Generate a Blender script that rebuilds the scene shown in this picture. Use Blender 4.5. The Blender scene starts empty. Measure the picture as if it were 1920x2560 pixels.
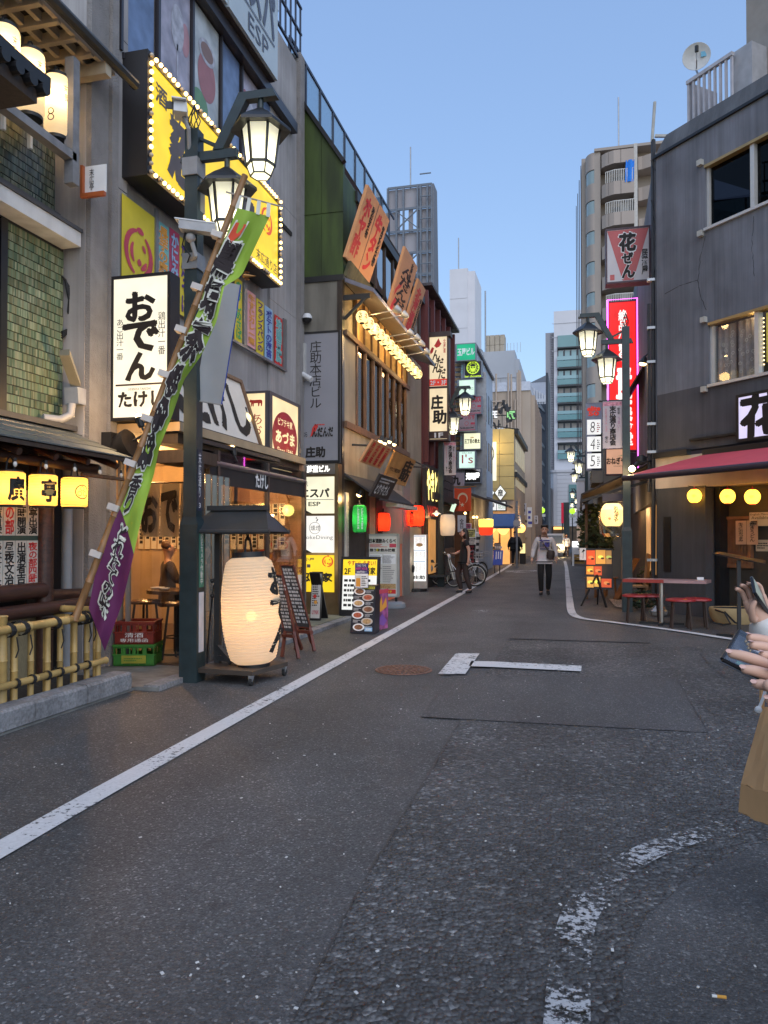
import bpy,bmesh,math,random
from mathutils import Vector as V,Matrix
random.seed(7)
SC=bpy.context.scene
COL=SC.collection
rad=math.radians
# camera, world, sun, exposure
YAW=math.atan(480/1900.0)
PITCH=rad(1.0)
FPX=1900.0
PPX,PPY=960.0,1344.0-FPX*math.tan(PITCH)
S_,C_=math.sin(YAW),math.cos(YAW)
CAM=V((0,0,1.45))
RIGHT=V((C_,S_,0))
F0=V((-S_,C_,0))
FWD=F0*math.cos(PITCH)+V((0,0,1))*math.sin(PITCH)
UPV=-F0*math.sin(PITCH)+V((0,0,1))*math.cos(PITCH)
cam_d=bpy.data.cameras.new("camera")
cam=bpy.data.objects.new("camera",cam_d)
COL.objects.link(cam)
cam_d.sensor_width=36
cam_d.lens=FPX/2560*36
cam_d.shift_y=(PPY-1280)/2560
cam_d.clip_start=0.05
cam_d.clip_end=4000
m3=Matrix((RIGHT,UPV,-FWD)).transposed()
cam.matrix_world=Matrix.Translation(CAM)@m3.to_4x4()
SC.camera=cam
SC.render.resolution_x,SC.render.resolution_y=768,1024
SUN_EL,SUN_ROT=rad(40.0),rad(150)
SKY_STRENGTH=0.1
world=bpy.data.worlds.new("World")
SC.world=world
world.use_nodes=True
wn=world.node_tree
sky=wn.nodes.new('ShaderNodeTexSky')
sky.sky_type='NISHITA'
sky.sun_disc=False
sky.sun_elevation=SUN_EL
sky.sun_rotation=SUN_ROT
sky.air_density=1.0
sky.dust_density=0.1
sky.ozone_density=1.6
bg=wn.nodes['Background']
bg.inputs['Strength'].default_value=SKY_STRENGTH
SKY_K,SKY_POW=8.5,-0.52
bw=wn.nodes.new('ShaderNodeRGBToBW')
s1=wn.nodes.new('ShaderNodeMath');s1.operation='MULTIPLY';s1.inputs[1].default_value=0.1
mxm=wn.nodes.new('ShaderNodeMath');mxm.operation='MAXIMUM';mxm.inputs[1].default_value=0.05
pw=wn.nodes.new('ShaderNodeMath');pw.operation='POWER';pw.inputs[1].default_value=SKY_POW
s2=wn.nodes.new('ShaderNodeMath');s2.operation='MULTIPLY';s2.inputs[1].default_value=SKY_K*0.1
vsc=wn.nodes.new('ShaderNodeVectorMath');vsc.operation='SCALE'
wn.links.new(sky.outputs[0],bw.inputs[0]);wn.links.new(bw.outputs[0],s1.inputs[0]);wn.links.new(s1.outputs[0],mxm.inputs[0])
wn.links.new(mxm.outputs[0],pw.inputs[0]);wn.links.new(pw.outputs[0],s2.inputs[0])
wn.links.new(sky.outputs[0],vsc.inputs[0]);wn.links.new(s2.outputs[0],vsc.inputs['Scale'])
hs=wn.nodes.new('ShaderNodeHueSaturation');hs.inputs['Saturation'].default_value=0.97
wn.links.new(vsc.outputs[0],hs.inputs['Color']);wn.links.new(hs.outputs[0],bg.inputs['Color'])
sun_d=bpy.data.lights.new("sun",'SUN')
sun_d.energy=1.5
sun_d.angle=rad(80)
sun_d.color=(1,0.955,0.93)
sun=bpy.data.objects.new("sun",sun_d)
COL.objects.link(sun)
sd=V((math.sin(SUN_ROT)*math.cos(SUN_EL),math.cos(SUN_ROT)*math.cos(SUN_EL),math.sin(SUN_EL)))
sun.rotation_euler=(-sd).to_track_quat('-Z','Y').to_euler()
SC.view_settings.view_transform='Standard'
SC.view_settings.look='None'
SC.view_settings.exposure=0.33
SC.view_settings.gamma=1
SC.view_settings.use_curve_mapping=False
SC.render.engine='CYCLES'
SC.cycles.use_denoising=True
SC.cycles.max_bounces=8
SC.cycles.transparent_max_bounces=16
SC.cycles.sample_clamp_indirect=6
# geometry helpers
def ray(px,py):
 return RIGHT*((px-PPX)/FPX)+UPV*((PPY-py)/FPX)+FWD
def P(px,py,x=None,y=None,z=None,d=None,pl=None):
 """the point of the place that lies on a given plane in the direction of a photo position"""
 r=ray(px,py)
 if x is not None:t=(x-CAM.x)/r.x
 elif y is not None:t=(y-CAM.y)/r.y
 elif z is not None:t=(z-CAM.z)/r.z
 elif d is not None:t=d
 else:t=(pl[0]-CAM).dot(pl[1])/r.dot(pl[1])
 return CAM+r*t
class MB:
 def __init__(s):
  s.v,s.f=[],[]
 def add(s,vs,fs):
  n=len(s.v)
  s.v+=[tuple(p)for p in vs]
  s.f+=[tuple(i+n for i in f)for f in fs]
  return s
 def box(s,x0,x1,y0,y1,z0,z1):
  x0,x1=min(x0,x1),max(x0,x1);y0,y1=min(y0,y1),max(y0,y1);z0,z1=min(z0,z1),max(z0,z1)
  return s.add([(x0,y0,z0),(x1,y0,z0),(x1,y1,z0),(x0,y1,z0),(x0,y0,z1),(x1,y0,z1),(x1,y1,z1),(x0,y1,z1)],[(0,3,2,1),(4,5,6,7),(0,1,5,4),(1,2,6,5),(2,3,7,6),(3,0,4,7)])
 def obox(s,c,a,b,e):
  """box about centre c with half-vectors a, b, e"""
  c,a,b,e=V(c),V(a),V(b),V(e)
  if a.cross(b).dot(e)<0:e=-e
  vs=[c-a-b-e,c+a-b-e,c+a+b-e,c-a+b-e,c-a-b+e,c+a-b+e,c+a+b+e,c-a+b+e]
  return s.add(vs,[(0,3,2,1),(4,5,6,7),(0,1,5,4),(1,2,6,5),(2,3,7,6),(3,0,4,7)])
 def beam(s,p0,p1,w,h,up=(0,0,1)):
  p0,p1=V(p0),V(p1)
  ax=p1-p0
  t=ax.normalized()
  sd=t.cross(V(up))
  if sd.length<1e-4:sd=t.cross(V((0,1,0)))
  sd.normalize()
  u=sd.cross(t)
  return s.obox((p0+p1)/2,ax/2,sd*w/2,u*h/2)
 def cyl(s,p0,p1,r0,r1=None,n=10,caps=True):
  if r1 is None:r1=r0
  return s.tube([p0,p1],[r0,r1],n,caps)
 def tube(s,pts,r,n=8,caps=True):
  pts=[V(p)for p in pts]
  if not isinstance(r,(list,tuple)):r=[r]*len(pts)
  base=len(s.v)
  ref=None
  for i,p in enumerate(pts):
   a=pts[max(0,i-1)];b=pts[min(len(pts)-1,i+1)]
   t=(b-a).normalized()
   if ref is None:
    ref=V((0,0,1))if abs(t.z)<0.9 else V((1,0,0))
   e1=(ref-t*ref.dot(t)).normalized()
   ref=e1
   e2=t.cross(e1)
   for k in range(n):
    an=2*math.pi*k/n
    s.v.append(tuple(p+(e1*math.cos(an)+e2*math.sin(an))*r[i]))
  for i in range(len(pts)-1):
   for k in range(n):
    k2=(k+1)%n
    s.f.append((base+i*n+k,base+i*n+k2,base+(i+1)*n+k2,base+(i+1)*n+k))
  if caps:
   s.f.append(tuple(base+k for k in reversed(range(n))))
   s.f.append(tuple(base+(len(pts)-1)*n+k for k in range(n)))
  return s
 def lathe(s,prof,c=(0,0,0),n=20,m=None):
  base=len(s.v)
  for(r,z)in prof:
   for k in range(n):
    an=2*math.pi*k/n
    p=V((r*math.cos(an),r*math.sin(an),z))
    if m:p=m@p
    s.v.append(tuple(V(c)+p))
  for i in range(len(prof)-1):
   for k in range(n):
    k2=(k+1)%n
    s.f.append((base+i*n+k,base+i*n+k2,base+(i+1)*n+k2,base+(i+1)*n+k))
  return s
 def sph(s,c,r,n=14,m=8,sc=(1,1,1)):
  prof=[(max(1e-4,math.sin(math.pi*i/m)),-math.cos(math.pi*i/m))for i in range(m+1)]
  mt=Matrix.Diagonal(V((r*sc[0],r*sc[1],r*sc[2])))
  return s.lathe(prof,c,n,mt)
 def quad(s,a,b,c,d):
  return s.add([a,b,c,d],[(0,1,2,3)])
 def prism(s,pts,off):
  """polygon pts extruded by the vector off"""
  n=len(pts)
  off=V(off)
  a=[V(p)for p in pts]
  nrm=V((0,0,0))
  for i in range(n):
   nrm+=(a[i]-a[0]).cross(a[(i+1)%n]-a[0])
  if nrm.dot(off)>0:a.reverse()
  vs=a+[p+off for p in a]
  fs=[tuple(range(n)),tuple(reversed(range(n,2*n)))]
  for i in range(n):
   j=(i+1)%n
   fs.append((i,n+i,n+j,j))
  return s.add(vs,fs)
 def grid(s,nu,nv,fn):
  base=len(s.v)
  for i in range(nu+1):
   for j in range(nv+1):
    s.v.append(tuple(fn(i/nu,j/nv)))
  for i in range(nu):
   for j in range(nv):
    a=base+i*(nv+1)+j
    s.f.append((a,a+nv+1,a+nv+2,a+1))
  return s
 def mesh(s,name,mt=None,smooth=False):
  me=bpy.data.meshes.new(name)
  me.from_pydata(s.v,[],s.f)
  if mt:me.materials.append(mt)
  if smooth:
   me.polygons.foreach_set('use_smooth',[True]*len(me.polygons))
   try:me.set_sharp_from_angle(angle=rad(40))
   except Exception:pass
  return me
 def build(s,name,mt,parent=None,smooth=False):
  return place(name,s.mesh(name,mt,smooth),parent)
def place(name,me,parent=None):
 o=bpy.data.objects.new(name,me)
 COL.objects.link(o)
 if parent is not None:
  o.parent=parent
  if parent.parent is None and parent.type=='EMPTY':
   o.matrix_parent_inverse=Matrix.Translation(-parent.location)
 return o
def tag(o,label,cat=None,group=None,kind=None):
 if label:o['label']=label
 if cat:o['category']=cat
 if group:o['group']=group
 if kind:o['kind']=kind
 return o
def thing(name,label,cat,loc=(0,0,0),group=None):
 o=bpy.data.objects.new(name,None)
 o.empty_display_size=0.1
 COL.objects.link(o)
 o.location=V(loc)
 return tag(o,label,cat,group)
def struct(name,mb,mt,smooth=False):
 o=mb.build(name,mt,None,smooth)
 o['kind']='structure'
 return o
def copy_tree(o,parent=None):
 c=o.copy()
 COL.objects.link(c)
 if parent is not None:
  c.parent=parent
 for ch in list(o.children):
  copy_tree(ch,c)
 return c
def lamp(name,loc,power,color,radius=0.05,parent=None):
 l=bpy.data.lights.new(name,'POINT')
 l.energy=power
 l.color=color
 l.shadow_soft_size=radius
 o=bpy.data.objects.new(name,l)
 COL.objects.link(o)
 o.location=loc
 if parent is not None:
  o.parent=parent
  if parent.type=='EMPTY' and parent.parent is None:
   o.matrix_parent_inverse=Matrix.Translation(-parent.location)
 return o
 # materials
_M={}
def _nt(name):
 m=bpy.data.materials.new(name)
 m.use_nodes=True
 nt=m.node_tree
 return m,nt,nt.nodes['Principled BSDF']
def lin(c):
 """sRGB 0-255 to linear"""
 o=[]
 for v in c:
  v=v/255.0
  o.append(v/12.92 if v<=0.04045 else((v+0.055)/1.055)**2.4)
 return tuple(o)
def mat(name,col=None,rough=0.6,var=0.12,scale=6.0,bump=0.0,bscale=None,metal=0.0,emis=None,estr=0.0,spec=0.5,stretch=None,dirt=0.0,objvar=0.0):
 """plain surface with colour variation, fine relief and optional streaks"""
 if name in _M:return _M[name]
 m,nt,p=_nt(name)
 N,L=nt.nodes,nt.links
 p.inputs['Roughness'].default_value=rough
 p.inputs['Metallic'].default_value=metal
 p.inputs['Specular IOR Level'].default_value=spec
 tc=N.new('ShaderNodeTexCoord')
 src=tc.outputs['Object']
 if stretch:
  mp=N.new('ShaderNodeMapping')
  mp.inputs['Scale'].default_value=stretch
  L.new(src,mp.inputs['Vector'])
  src=mp.outputs[0]
 nz=N.new('ShaderNodeTexNoise')
 nz.inputs['Scale'].default_value=scale
 nz.inputs['Detail'].default_value=6
 L.new(src,nz.inputs['Vector'])
 rp=N.new('ShaderNodeMapRange')
 rp.inputs[1].default_value=0.3;rp.inputs[2].default_value=0.7
 rp.inputs[3].default_value=1-var;rp.inputs[4].default_value=1+var
 L.new(nz.outputs[0],rp.inputs[0])
 fac=rp.outputs[0]
 if objvar:
  oi=N.new('ShaderNodeObjectInfo')
  r2=N.new('ShaderNodeMapRange')
  r2.inputs[3].default_value=1-objvar;r2.inputs[4].default_value=1+objvar
  L.new(oi.outputs['Random'],r2.inputs[0])
  mu=N.new('ShaderNodeMath');mu.operation='MULTIPLY'
  L.new(fac,mu.inputs[0]);L.new(r2.outputs[0],mu.inputs[1])
  fac=mu.outputs[0]
 if dirt:
  n2=N.new('ShaderNodeTexNoise')
  n2.inputs['Scale'].default_value=1.3;n2.inputs['Detail'].default_value=8
  mp2=N.new('ShaderNodeMapping');mp2.inputs['Scale'].default_value=(3,3,0.5)
  L.new(tc.outputs['Object'],mp2.inputs['Vector']);L.new(mp2.outputs[0],n2.inputs['Vector'])
  r3=N.new('ShaderNodeMapRange')
  r3.inputs[1].default_value=0.42;r3.inputs[2].default_value=0.68
  r3.inputs[3].default_value=1;r3.inputs[4].default_value=1-dirt
  L.new(n2.outputs[0],r3.inputs[0])
  mu=N.new('ShaderNodeMath');mu.operation='MULTIPLY'
  L.new(fac,mu.inputs[0]);L.new(r3.outputs[0],mu.inputs[1])
  fac=mu.outputs[0]
 mx=N.new('ShaderNodeVectorMath');mx.operation='SCALE'
 mx.inputs[0].default_value=col[:3]
 L.new(fac,mx.inputs['Scale'])
 L.new(mx.outputs[0],p.inputs['Base Color'])
 if bump:
  nb=N.new('ShaderNodeTexNoise')
  nb.inputs['Scale'].default_value=bscale or scale*4
  nb.inputs['Detail'].default_value=5
  L.new(src,nb.inputs['Vector'])
  bp=N.new('ShaderNodeBump')
  bp.inputs['Strength'].default_value=min(1.0,bump)
  bp.inputs['Distance'].default_value=0.02*max(1.0,bump)
  L.new(nb.outputs[0],bp.inputs['Height'])
  L.new(bp.outputs[0],p.inputs['Normal'])
 if emis:
  p.inputs['Emission Color'].default_value=(*emis[:3],1)
  p.inputs['Emission Strength'].default_value=estr
 _M[name]=m
 return m
def glow(name,col=None,s=1.0,base=None):
 """a lit face: paper, acrylic or a bulb that gives off light, or a surface given glow"""
 if name in _M:return _M[name]
 if s<=1.2:s*=.8
 m,nt,p=_nt(name)
 p.inputs['Base Color'].default_value=(*[c*0.4 for c in(base or col)],1)
 p.inputs['Roughness'].default_value=0.4
 p.inputs['Emission Color'].default_value=(*col,1)
 p.inputs['Emission Strength'].default_value=s
 if s<=1.2:  # noise put into emission imitates uneven tube light behind sign faces
  N,L=nt.nodes,nt.links
  tc=N.new('ShaderNodeTexCoord');nz=N.new('ShaderNodeTexNoise');nz.inputs['Scale'].default_value=2.2;nz.inputs['Detail'].default_value=3
  mr=N.new('ShaderNodeMapRange');mr.inputs[1].default_value=.3;mr.inputs[2].default_value=.7;mr.inputs[3].default_value=s*.84;mr.inputs[4].default_value=s*1.12
  L.new(tc.outputs['Object'],nz.inputs['Vector']);L.new(nz.outputs[0],mr.inputs[0]);L.new(mr.outputs[0],p.inputs['Emission Strength'])
 _M[name]=m
 return m
def glass(name,tint=(0.8,0.85,0.9),refl=0.12,rough=0.02,trans=0.85,graze=0.6):
 """thin pane: lets most light through and mirrors some"""
 if name in _M:return _M[name]
 m,nt,p=_nt(name)
 N,L=nt.nodes,nt.links
 N.remove(p)
 tr=N.new('ShaderNodeBsdfTransparent');tr.inputs[0].default_value=(*[t*trans for t in tint],1)
 gl=N.new('ShaderNodeBsdfGlossy');gl.inputs['Roughness'].default_value=rough
 lw=N.new('ShaderNodeLayerWeight');lw.inputs[0].default_value=0.25
 mr=N.new('ShaderNodeMapRange');mr.inputs[3].default_value=refl;mr.inputs[4].default_value=min(1,refl+graze)
 L.new(lw.outputs['Facing'],mr.inputs[0])
 mx=N.new('ShaderNodeMixShader')
 L.new(mr.outputs[0],mx.inputs[0]);L.new(tr.outputs[0],mx.inputs[1]);L.new(gl.outputs[0],mx.inputs[2])
 L.new(mx.outputs[0],N['Material Output'].inputs[0])
 _M[name]=m
 return m
def paper(name,col,trans=0.75,emis=0.0,clear=0.0):
 """lantern paper lit through by the lamp inside"""
 if name in _M:return _M[name]
 m,nt,p=_nt(name)
 N,L=nt.nodes,nt.links
 N.remove(p)
 df=N.new('ShaderNodeBsdfDiffuse');df.inputs[0].default_value=(*col,1)
 tl=N.new('ShaderNodeBsdfTranslucent');tl.inputs[0].default_value=(*col,1)
 mx=N.new('ShaderNodeMixShader');mx.inputs[0].default_value=trans
 L.new(df.outputs[0],mx.inputs[1]);L.new(tl.outputs[0],mx.inputs[2])
 out=mx.outputs[0]
 if clear:
  tp=N.new('ShaderNodeBsdfTransparent');m4=N.new('ShaderNodeMixShader');m4.inputs[0].default_value=clear
  L.new(out,m4.inputs[1]);L.new(tp.outputs[0],m4.inputs[2]);out=m4.outputs[0]
 if emis:
  em=N.new('ShaderNodeEmission');em.inputs[0].default_value=(*col,1);em.inputs[1].default_value=emis
  ad=N.new('ShaderNodeAddShader')
  L.new(out,ad.inputs[0]);L.new(em.outputs[0],ad.inputs[1])
  out=ad.outputs[0]
 L.new(out,N['Material Output'].inputs[0])
 _M[name]=m
 return m
def weathered(name,col,streak):
 m,nt,p=_nt(name);N,L=nt.nodes,nt.links
 tc=N.new('ShaderNodeTexCoord')
 def nz(sc,scale,det=6):
  mp=N.new('ShaderNodeMapping');mp.inputs['Scale'].default_value=sc
  n=N.new('ShaderNodeTexNoise');n.inputs['Scale'].default_value=scale;n.inputs['Detail'].default_value=det
  L.new(tc.outputs['Object'],mp.inputs[0]);L.new(mp.outputs[0],n.inputs['Vector']);return n.outputs[0]
 def mr(x,a,b,c,d):
  r=N.new('ShaderNodeMapRange');L.new(x,r.inputs[0])
  for i,v in enumerate((a,b,c,d)):r.inputs[i+1].default_value=v
  return r.outputs[0]
 def mul(a,b):
  q=N.new('ShaderNodeMath');q.operation='MULTIPLY';L.new(a,q.inputs[0]);L.new(b,q.inputs[1]);return q.outputs[0]
 f=mul(mr(nz((1,1,.8),1.2),.3,.7,.72,1.2),mr(nz((9,9,.25),1.0,8),.35,.65,1-streak*.5,1+streak))
 f=mul(f,mr(nz((40,40,1.2),1.0,4),.3,.7,.93,1.08))
 v=N.new('ShaderNodeVectorMath');v.operation='SCALE';v.inputs[0].default_value=col;L.new(f,v.inputs['Scale']);L.new(v.outputs[0],p.inputs['Base Color'])
 p.inputs['Roughness'].default_value=.85
 b=N.new('ShaderNodeBump');b.inputs['Strength'].default_value=.15;b.inputs['Distance'].default_value=.01;L.new(nz((1,1,1),30),b.inputs['Height']);L.new(b.outputs[0],p.inputs['Normal'])
 return m
BLACK=mat('black_paint',(0.012,0.012,0.014),0.45,0.2)
INK=mat('black_ink',(0.014,0.011,0.010),0.7,0.1)
BROWNINK=mat('brown_ink',(0.04,0.02,0.012),0.7,0.1)
WHITEPR=mat('white_print',(0.8,0.8,0.8),0.6,0.05)
REDPR=mat('red_print',(0.62,0.035,0.03),0.6,0.08)
GREYMETAL=mat('grey_metal',(0.35,0.36,0.38),0.4,0.15,metal=0.6)
STEEL=mat('brushed_steel',(0.55,0.53,0.5),0.3,0.1,metal=0.9)
DARKMETAL=mat('dark_metal',(0.03,0.032,0.035),0.45,0.2)
WOOD=mat('brown_wood',(0.16,0.085,0.045),0.6,0.3,5,0.15,stretch=(6,6,1))
DARKWOOD=mat('dark_wood',(0.045,0.028,0.02),0.55,0.3,5,0.15,stretch=(6,6,1))
REDWOOD=mat('red_brown_wood',(0.12,0.03,0.018),0.5,0.3,6,0.1)
PLASTER=mat('cream_plaster',(0.55,0.5,0.42),0.8,0.1,3,0.1,dirt=0.3)
WARMBULB=glow('warm_bulb',(1.0,0.72,0.32),6.0)
WHITEBULB=glow('white_bulb',(1.0,0.9,0.7),8.0)
# lettering
_T={}
def text_mesh(s,bold=0.0,vertical=False,line=0.92):
 grow=bold if bold>.025 else 0.0
 bold=min(bold,.012)if grow else bold
 k=(s,bold,grow,vertical,line)
 if k in _T:return _T[k]
 c=bpy.data.curves.new('t','FONT')
 c.body='\n'.join(s)if vertical else s
 c.resolution_u=2
 c.offset=bold
 c.align_x='CENTER' if vertical else 'LEFT'
 c.space_line=line
 o=bpy.data.objects.new('t',c)
 me=bpy.data.meshes.new_from_object(o)
 vs=[(v.co.x,v.co.y)for v in me.vertices]
 fs=[tuple(p.vertices)for p in me.polygons]
 bpy.data.objects.remove(o);bpy.data.curves.remove(c);bpy.data.meshes.remove(me)
 x0=min(v[0]for v in vs);x1=max(v[0]for v in vs);y0=min(v[1]for v in vs);y1=max(v[1]for v in vs)
 vs=[((x-x0)/(x1-x0),(y-y0)/(y1-y0))for x,y in vs]
 ls=[0.0]*len(vs)
 if grow:
  n=len(vs);gx,gy=grow*.55/(x1-x0),grow*.55/(y1-y0)
  v0,f0=list(vs),list(fs)
  for i,(a,b)in enumerate(((1,.4),(-1,-.4),(.4,-1),(-.4,1))):
   fs+=[tuple(q+n*(i+1)for q in f)for f in f0]
   vs+=[(x+a*gx,y+b*gy)for x,y in v0];ls+=[.0004*(i+1)]*n
 _T[k]=(vs,fs,x1-x0,y1-y0,ls)
 return _T[k]
class Face:
 """a flat sign face: lower-left corner, right vector, up vector (full size)"""
 def __init__(s,o,u,v):
  s.o,s.u,s.v=V(o),V(u),V(v)
  s.n=s.u.cross(s.v).normalized()
  s.W,s.H=s.u.length,s.v.length
 def pt(s,a,b,off=0.0):
  return s.o+s.u*a+s.v*b+s.n*off
 def text(s,parent,st,rect,mt,bold=0.0,vertical=False,off=0.004,name='lettering',rough=0.0,shear=0.0,fit=False,line=0.92,rot=0.0):
  vs,fs,w,h,ls=text_mesh(st,bold,vertical,line)
  u0,v0,u1,v1=rect
  if fit:
   rw,rh=(u1-u0)*s.W,(v1-v0)*s.H
   k=min(rw/w,rh/h)
   cu,cv=(u0+u1)/2,(v0+v1)/2
   u0,u1=cu-k*w/s.W/2,cu+k*w/s.W/2
   v0,v1=cv-k*h/s.H/2,cv+k*h/s.H/2
  rnd=random.Random(hash(st)%1000+3)
  mb=MB()
  pts=[]
  n_=len(vs)//(5 if ls[-1]else 1);jit=[(rnd.uniform(-rough,rough),rnd.uniform(-rough,rough))for _ in range(n_)]
  for i,(a,b)in enumerate(vs):
   a2=a+shear*(b-0.5)+jit[i%n_][0]
   b2=b+jit[i%n_][1]
   if rot:
    dx,dy=(a2-.5)*(u1-u0)*s.W,(b2-.5)*(v1-v0)*s.H
    dx,dy=dx*math.cos(rot)-dy*math.sin(rot),dx*math.sin(rot)+dy*math.cos(rot)
    a2,b2=.5+dx/((u1-u0)*s.W),.5+dy/((v1-v0)*s.H)
   pts.append(s.pt(u0+(u1-u0)*a2,v0+(v1-v0)*b2,off+ls[i]))
  mb.add(pts,fs)
  return mb.build(name,mt,parent)
 def rect(s,parent,rect,mt,off=0.003,name='printed_panel',th=None):
  u0,v0,u1,v1=rect
  mb=MB()
  if th:mb.prism([s.pt(u0,v0,off),s.pt(u1,v0,off),s.pt(u1,v1,off),s.pt(u0,v1,off)],s.n*th)
  else:mb.quad(s.pt(u0,v0,off),s.pt(u1,v0,off),s.pt(u1,v1,off),s.pt(u0,v1,off))
  return mb.build(name,mt,parent)
 def poly(s,parent,pts,mt,off=0.003,name='printed_shape'):
  return MB().add([s.pt(a,b,off)for a,b in pts],[tuple(range(len(pts)))]).build(name,mt,parent)
 def disc(s,parent,c,r,mt,off=0.003,name='printed_disc',ry=None,n=24,inner=None):
  """ellipse with radius in metres"""
  ry=ry or r
  mb=MB()
  cs=[(math.cos(2*math.pi*k/n),math.sin(2*math.pi*k/n))for k in range(n)]
  o=[s.pt(c[0]+r/s.W*a,c[1]+ry/s.H*b,off)for a,b in cs]
  if inner:
   i_=[s.pt(c[0]+r*inner/s.W*a,c[1]+ry*inner/s.H*b,off)for a,b in cs]
   mb.add(o+i_,[(k,(k+1)%n,n+(k+1)%n,n+k)for k in range(n)])
  else:
   mb.add(o,[tuple(range(n))])
  return mb.build(name,mt,parent)
 def lines(s,parent,rect,rows,mt,off=0.0035,name='small_print',fill=0.5,vertical=False,seed=1,cols=1):
  """print too small to read: rows of short strokes joined in one mesh"""
  rnd=random.Random(seed)
  u0,v0,u1,v1=rect
  mb=MB()
  for c in range(cols):
   for r in range(rows):
    if vertical:
     a0=u0+(u1-u0)*(r+0.2)/rows;a1=a0+(u1-u0)/rows*fill
     b1=v1-(v1-v0)*c/cols
     bb=b1
     end=b1-(v1-v0)/cols*rnd.uniform(0.55,0.92)
     while bb>end:
      ln=(a1-a0)*s.W/s.H*rnd.uniform(0.6,1.0)
      mb.quad(s.pt(a0,bb-ln,off),s.pt(a1,bb-ln,off),s.pt(a1,bb,off),s.pt(a0,bb,off))
      bb-=ln*1.35
    else:
     b0=v0+(v1-v0)*(r+0.2)/rows;b1=b0+(v1-v0)/rows*fill
     aa=u0+(u1-u0)*c/cols
     end=aa+(u1-u0)/cols*rnd.uniform(0.55,0.92)
     while aa<end:
      ln=(b1-b0)*s.H/s.W*rnd.uniform(0.6,1.6)
      mb.quad(s.pt(aa,b0,off),s.pt(aa+ln,b0,off),s.pt(aa+ln,b1,off),s.pt(aa,b1,off))
      aa+=ln*1.3
  o=mb.build(name,mt,parent)
  o['kind']='stuff'
  return o
def wrap_text(parent,st,c,rfn,a0,a1,z0,z1,mt,bold=0.03,vertical=True,off=0.004,rough=0.0,tilt=None,line=0.92):
 """lettering that follows a round body about the vertical axis at c"""
 vs,fs,w,h,ls=text_mesh(st,bold,vertical,line)
 mb=MB()
 for(a,b),o_ in zip(vs,ls):
  an=a0+(a1-a0)*a;z=z0+(z1-z0)*b
  r=rfn(z)+off+o_
  mb.v.append(tuple(V(c)+V((r*math.cos(an),r*math.sin(an),z))))
 mb.f=list(fs)
 return mb.build('lettering',mt,parent)
def sgn(px0,px1,pyt,pyb,y=None,x=None):
 """Face of a vertical sign from its photo edges: y= a face across the street, x= a face along it"""
 if y is not None:
  pm=(px0+px1)/2
  a=P(px0,pyb,y=y);b=P(px1,pyb,y=y)
  zt=P(pm,pyt,y=y).z;zb=P(pm,pyb,y=y).z
  return Face((a.x,y,zb),(b.x-a.x,0,0),(0,0,zt-zb))
 a=P(px0,pyb,x=x);b=P(px1,pyb,x=x)
 zb=a.z;zt=P(px0,pyt,x=x).z
 return Face((x,a.y,zb),(0,b.y-a.y,0),(0,0,zt-zb))
def signbox(name,label,cat,f,depth,case,face,border=0.03,group=None,lit=None,proud=0.012):
 """light box behind a Face: casing, four frame bars, lit face"""
 t=thing(name,label,cat,f.pt(0.5,0,-depth/2),group)
 n=f.n
 MB().prism([f.pt(0,0,-0.004),f.pt(1,0,-0.004),f.pt(1,1,-0.004),f.pt(0,1,-0.004)],-n*(depth-0.004)).build('casing',case,t)
 bu,bv=border/f.W,border/f.H
 mb=MB()
 for r in((0,0,1,bv),(0,1-bv,1,1),(0,bv,bu,1-bv),(1-bu,bv,1,1-bv)):
  mb.prism([f.pt(r[0],r[1],-0.003),f.pt(r[2],r[1],-0.003),f.pt(r[2],r[3],-0.003),f.pt(r[0],r[3],-0.003)],n*(proud+0.003))
 if border>0:mb.build('frame',case,t)
 f.rect(t,(bu,bv,1-bu,1-bv),face,0.0,'sign_face')
 return t
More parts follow.
